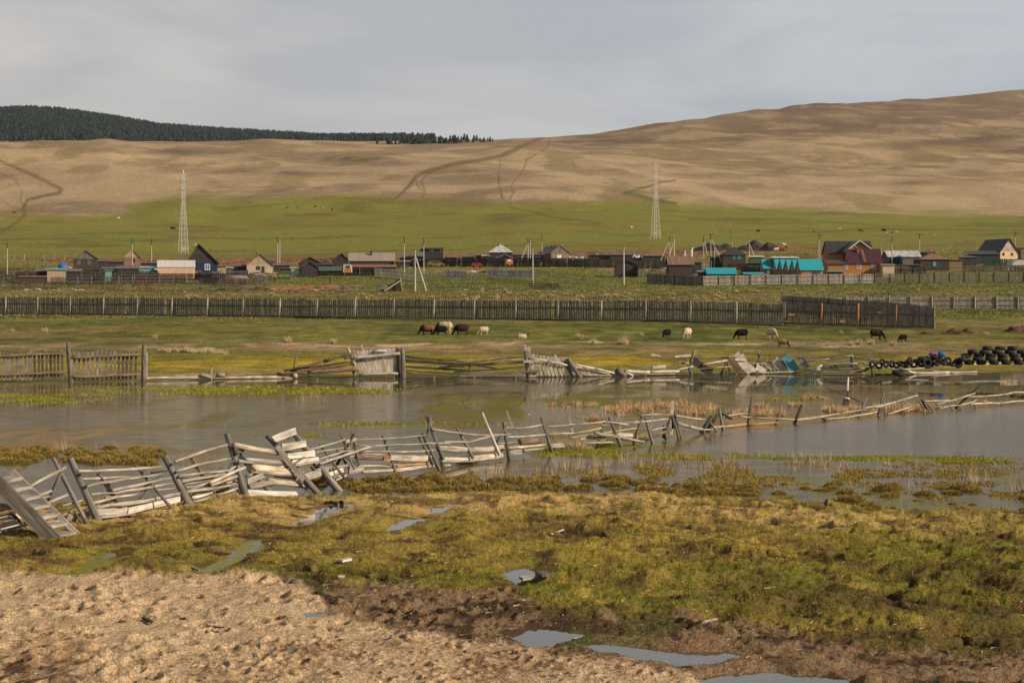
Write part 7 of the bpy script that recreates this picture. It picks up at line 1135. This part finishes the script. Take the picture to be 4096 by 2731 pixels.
# sedge hummocks at the near shore
hum = []
def hpos(x, y, lift=0): Y = F*ZC/(y-YH); X = (x-CX)*Y/F; return Vector((X, Y, max(-.03, float(base_z(np.array([X]), np.array([Y]))[0]))+lift))
for k in range(150): x = random.uniform(1330, 3050); f = (x-1330)/1720; y = random.uniform(1908, 1966) if x < 2700 else random.uniform(1940, 1985); hum.append((hpos(x, y), random.uniform(.4, .85)))
for k in range(34): hum.append((hpos(random.uniform(2700, 3400), random.uniform(1930, 2025)), random.uniform(.25, .6)))
for k in range(40): hum.append((hpos(random.uniform(3350, 4150), random.uniform(1950, 2078)), random.uniform(.3, .85)))
for k in range(105): x = random.uniform(-60, 640); hum.append((hpos(x, random.uniform(1792, 1852)+x*.012), random.uniform(.4, .85)))
hum += [(hpos(x, y), s_) for x, y, s_ in ((1290, 1930, .8), (1260, 1945, .8), (870, 1965, .9), (830, 1985, .9), (1200, 1915, .6))]
scatter([tuftobj('sedge_hummock', 900, .27, .13, .8, brownc, w=.013, seed=50+i, dome=.13, base=(.26, .12, (.07, .045, .02))) for i in range(6)], hum, 'rounded brown and green sedge hummock at the near shore of the pond', 'hummock', 'sedge hummocks along the near shore')
# mossy flecks on the pond, reeds
rp = []
for x0, x1, y0, y1, n in ((2170, 2220, 1618, 1624, 2), (2260, 2310, 1618, 1630, 3), (2325, 2340, 1616, 1622, 1), (2355, 2400, 1616, 1624, 3), (2420, 2460, 1628, 1650, 5), (2465, 2500, 1636, 1664, 6), (2350, 2410, 1676, 1684, 5), (2480, 2600, 1612, 1650, 26), (2595, 2690, 1615, 1655, 18), (2700, 2760, 1606, 1650, 10), (2740, 2860, 1620, 1664, 22), (2850, 2870, 1630, 1634, 1), (2920, 3130, 1645, 1664, 34), (3025, 3060, 1622, 1628, 3), (3175, 3210, 1616, 1628, 4), (3225, 3315, 1590, 1598, 12), (3305, 3440, 1632, 1648, 30), (3480, 3515, 1630, 1650, 4), (3545, 3620, 1625, 1650, 16), (3620, 3700, 1620, 1648, 16), (3710, 3760, 1620, 1640, 6), (3820, 3845, 1612, 1625, 2), (3920, 3940, 1606, 1612, 2), (2200, 2250, 1740, 1748, 4)):
    for k in range(n): rp.append((hpos(random.uniform(x0, x1), random.uniform(y0, y1)), random.uniform(.55, 1.0)))
scatter([tuftobj('reed_clump', 60, .17, .36, .75, reedc, w=.022, seed=70+i) for i in range(5)], rp, 'clump of short broken orange-brown reeds standing in the pond beside the rail fence', 'reeds', 'brown reed clumps along the rail fence')
rp = [(hpos(x, y), s_) for x, y, s_ in ((2245, 1800, .8), (2275, 1800, 1.0), (2300, 1800, .9), (2325, 1798, .8), (2350, 1795, .6), (1862, 1850, .9), (1880, 1850, .8), (1850, 1840, .7), (2560, 1760, .7), (2580, 1752, .6), (2262, 1786, .8), (2290, 1788, .8))]
scatter([tuftobj('reed_clump', 220, .16, .42, .7, straw, w=.014, seed=80+i) for i in range(2)], rp, 'dense mat of straw-coloured dead reeds hanging on the fence logs', 'reeds', 'straw mats caught on the fence')
rp = []
for x0, x1, y0, y1, n in ((2240, 2700, 1830, 1900, 34), (2700, 3200, 1840, 1900, 34), (3200, 3620, 1840, 1890, 28), (3500, 4096, 1880, 1960, 22), (1120, 1280, 1586, 1608, 12), (940, 1100, 1600, 1625, 6), (180, 480, 1780, 1812, 9), (1900, 2240, 1880, 1900, 8)):
    for k in range(max(1, n//4)):
        cx_, cy_ = random.uniform(x0, x1), random.uniform(y0, y1)
        for q in range(random.randint(2, 7)): rp.append((hpos(cx_+random.gauss(0, 22), cy_+random.gauss(0, 4)), random.uniform(.4, 1.25)))
scatter([tuftobj('sparse_reed', 16, .22, .42, .35, [(.42, .32, .22), (.34, .25, .17)], w=.008, seed=90+i) for i in range(5)], rp, 'sparse thin dry stalks standing in the shallow pond', 'reeds', 'sparse dry stalks in the shallows')
# dung and dark crumbs on the sand
for i, (x, y) in enumerate([(150, 2423), (225, 2438), (235, 2441), (290, 2432), (320, 2441), (335, 2436), (350, 2443), (360, 2436), (372, 2434), (385, 2442), (395, 2420), (465, 2402), (490, 2410), (545, 2402), (552, 2405), (490, 2484), (610, 2466), (735, 2475), (770, 2490), (840, 2520), (855, 2522), (100, 2640), (40, 2650), (170, 2660), (1130, 2466)]):
    p = near_pt(x, y); mb = MB()
    for k in range(4): mb.ell((p.x+random.uniform(-.03, .03), p.y+random.uniform(-.03, .03), p.z+.008), (.022, .02, .016), n=7, m=5)
    tag(mb.build('dung', 'earthred', smooth=True), 'small dark lump of dry dung lying on the pale sand', 'dung', 'dry dung lumps on the sand')
# ---------------------------------------------------------------- forest
leafmat('needle', .95)
def conifers(pos, H, seed):
    rg = np.random.default_rng(seed); n = len(pos); Vs = []; Ts = []; Cs = []; off = 0; K = 6
    for tier in range(5):
        t0 = .12+.17*tier; R = (.30-.045*tier); m = K
        ang = rg.random((n, 1))*6.28+np.arange(m)[None]*6.283/m; rr = R*(.6+.6*rg.random((n, m))); zz = t0+.05*rg.random((n, m)); ring = np.stack([np.cos(ang)*rr, np.sin(ang)*rr, zz], 2); top = np.zeros((n, 1, 3)); top[:, 0, 2] = min(1.0, t0+.32)
        V = np.concatenate([ring, top], 1)*H[:, None, None]+pos[:, None, :]; T = np.array([(i, (i+1) % m, m) for i in range(m)]); Ts.append((np.arange(n)[:, None, None]*(m+1)+T[None]).reshape(-1, 3)+off); Vs.append(V.reshape(-1, 3)); off += n*(m+1)
        c = np.array([[.022, .034, .037]])*(.55+.9*rg.random((n, 1))); c = np.where(rg.random((n, 1)) < .12, c*np.array([[1.9, 1.4, 1.0]]), c); Cs.append(np.repeat(c, m+1, 0))
    return np.concatenate(Vs), np.concatenate(Ts), np.concatenate(Cs)
rg = np.random.default_rng(5); n = 30000; u = -900+2700*rg.random(n); Y = 1750+1080*rg.random(n)**.8; X = (u-CX)*Y/F; z = height(X, Y); y = YH+(ZC-z)*F/Y
k = (y < 600) & (u < 1560+200*rg.random(n)); X, Y, z = X[k], Y[k], z[k]; H = 6.3*(.5+.85*rg.random(len(X))); V, T, C = conifers(np.stack([X, Y, z-.3], 1), H, 6)
tag(npmesh('forest', V, T, 'needle', C, smooth=False, tri=True), kind='stuff')
PG = 'pines on the skyline at the right end of the forest'
pv = []
for i in range(4):
    V, T, C = conifers(np.zeros((1, 3)), np.array([1.0]), 100+i); V = V+np.array([0, 0, .0]); root = thing('pine_tree', 'small dark pine on the skyline where the forest thins out to the right', 'tree', (0, 0, 0), PG); o = npmesh('crown', V, T, 'needle', C, smooth=False, tri=True); o.parent = root; mb = MB(); mb.tube([(0, 0, -.1), (0, 0, .45)], [.03, .015], 6); mb.build('trunk', 'darkwood', root); pv.append(root)
ps = []
for k in range(88): x = random.choice((random.uniform(1600, 1900), random.uniform(1640, 1960), random.uniform(1500, 1980))); Y = float(crestY(x))+random.uniform(-12, 40); X = (x-CX)*Y/F; f = 1-max(0, (x-1850)/180); ps.append((Vector((X, Y, float(height(np.array([X]), np.array([Y]))[0])-.2)), random.uniform(4.6, 7.6)*(.4+.6*f)))
for i, (g, h_) in enumerate(ps):
    if i < 4: pv[i].location = g; pv[i].scale = (h_*1.05, h_*1.05, h_)
    else: dup(pv[i % 4], g, random.random()*6, (h_*random.uniform(.9, 1.3), h_*random.uniform(.9, 1.3), h_))
# ---------------------------------------------------------------- checks on names
for o in list(bpy.data.objects):
    if o.get('label') and len(o['label'].split()) > 16: print('LONG', o.name, o['label'])

# ---------------------------------------------------------------- thin haze in the air
mb = MB(); mb.box((0, 2450, -2.5), (9000, 5400, 420)); hz = mb.build('haze', 'black', origin=(0, 0, 0)); m, n, nd, lk, b = newmat('haze_air'); nd.remove(b); v = N(nd, 'VolumePrincipled'); v.inputs['Color'].default_value = (.62, .72, .88, 1); v.inputs['Density'].default_value = HAZE; v.inputs['Anisotropy'].default_value = .2
lk.new(v.outputs[0], [q for q in nd if q.type == 'OUTPUT_MATERIAL'][0].inputs['Volume']); hz.data.materials.clear(); hz.data.materials.append(m); hz['kind'] = 'stuff'
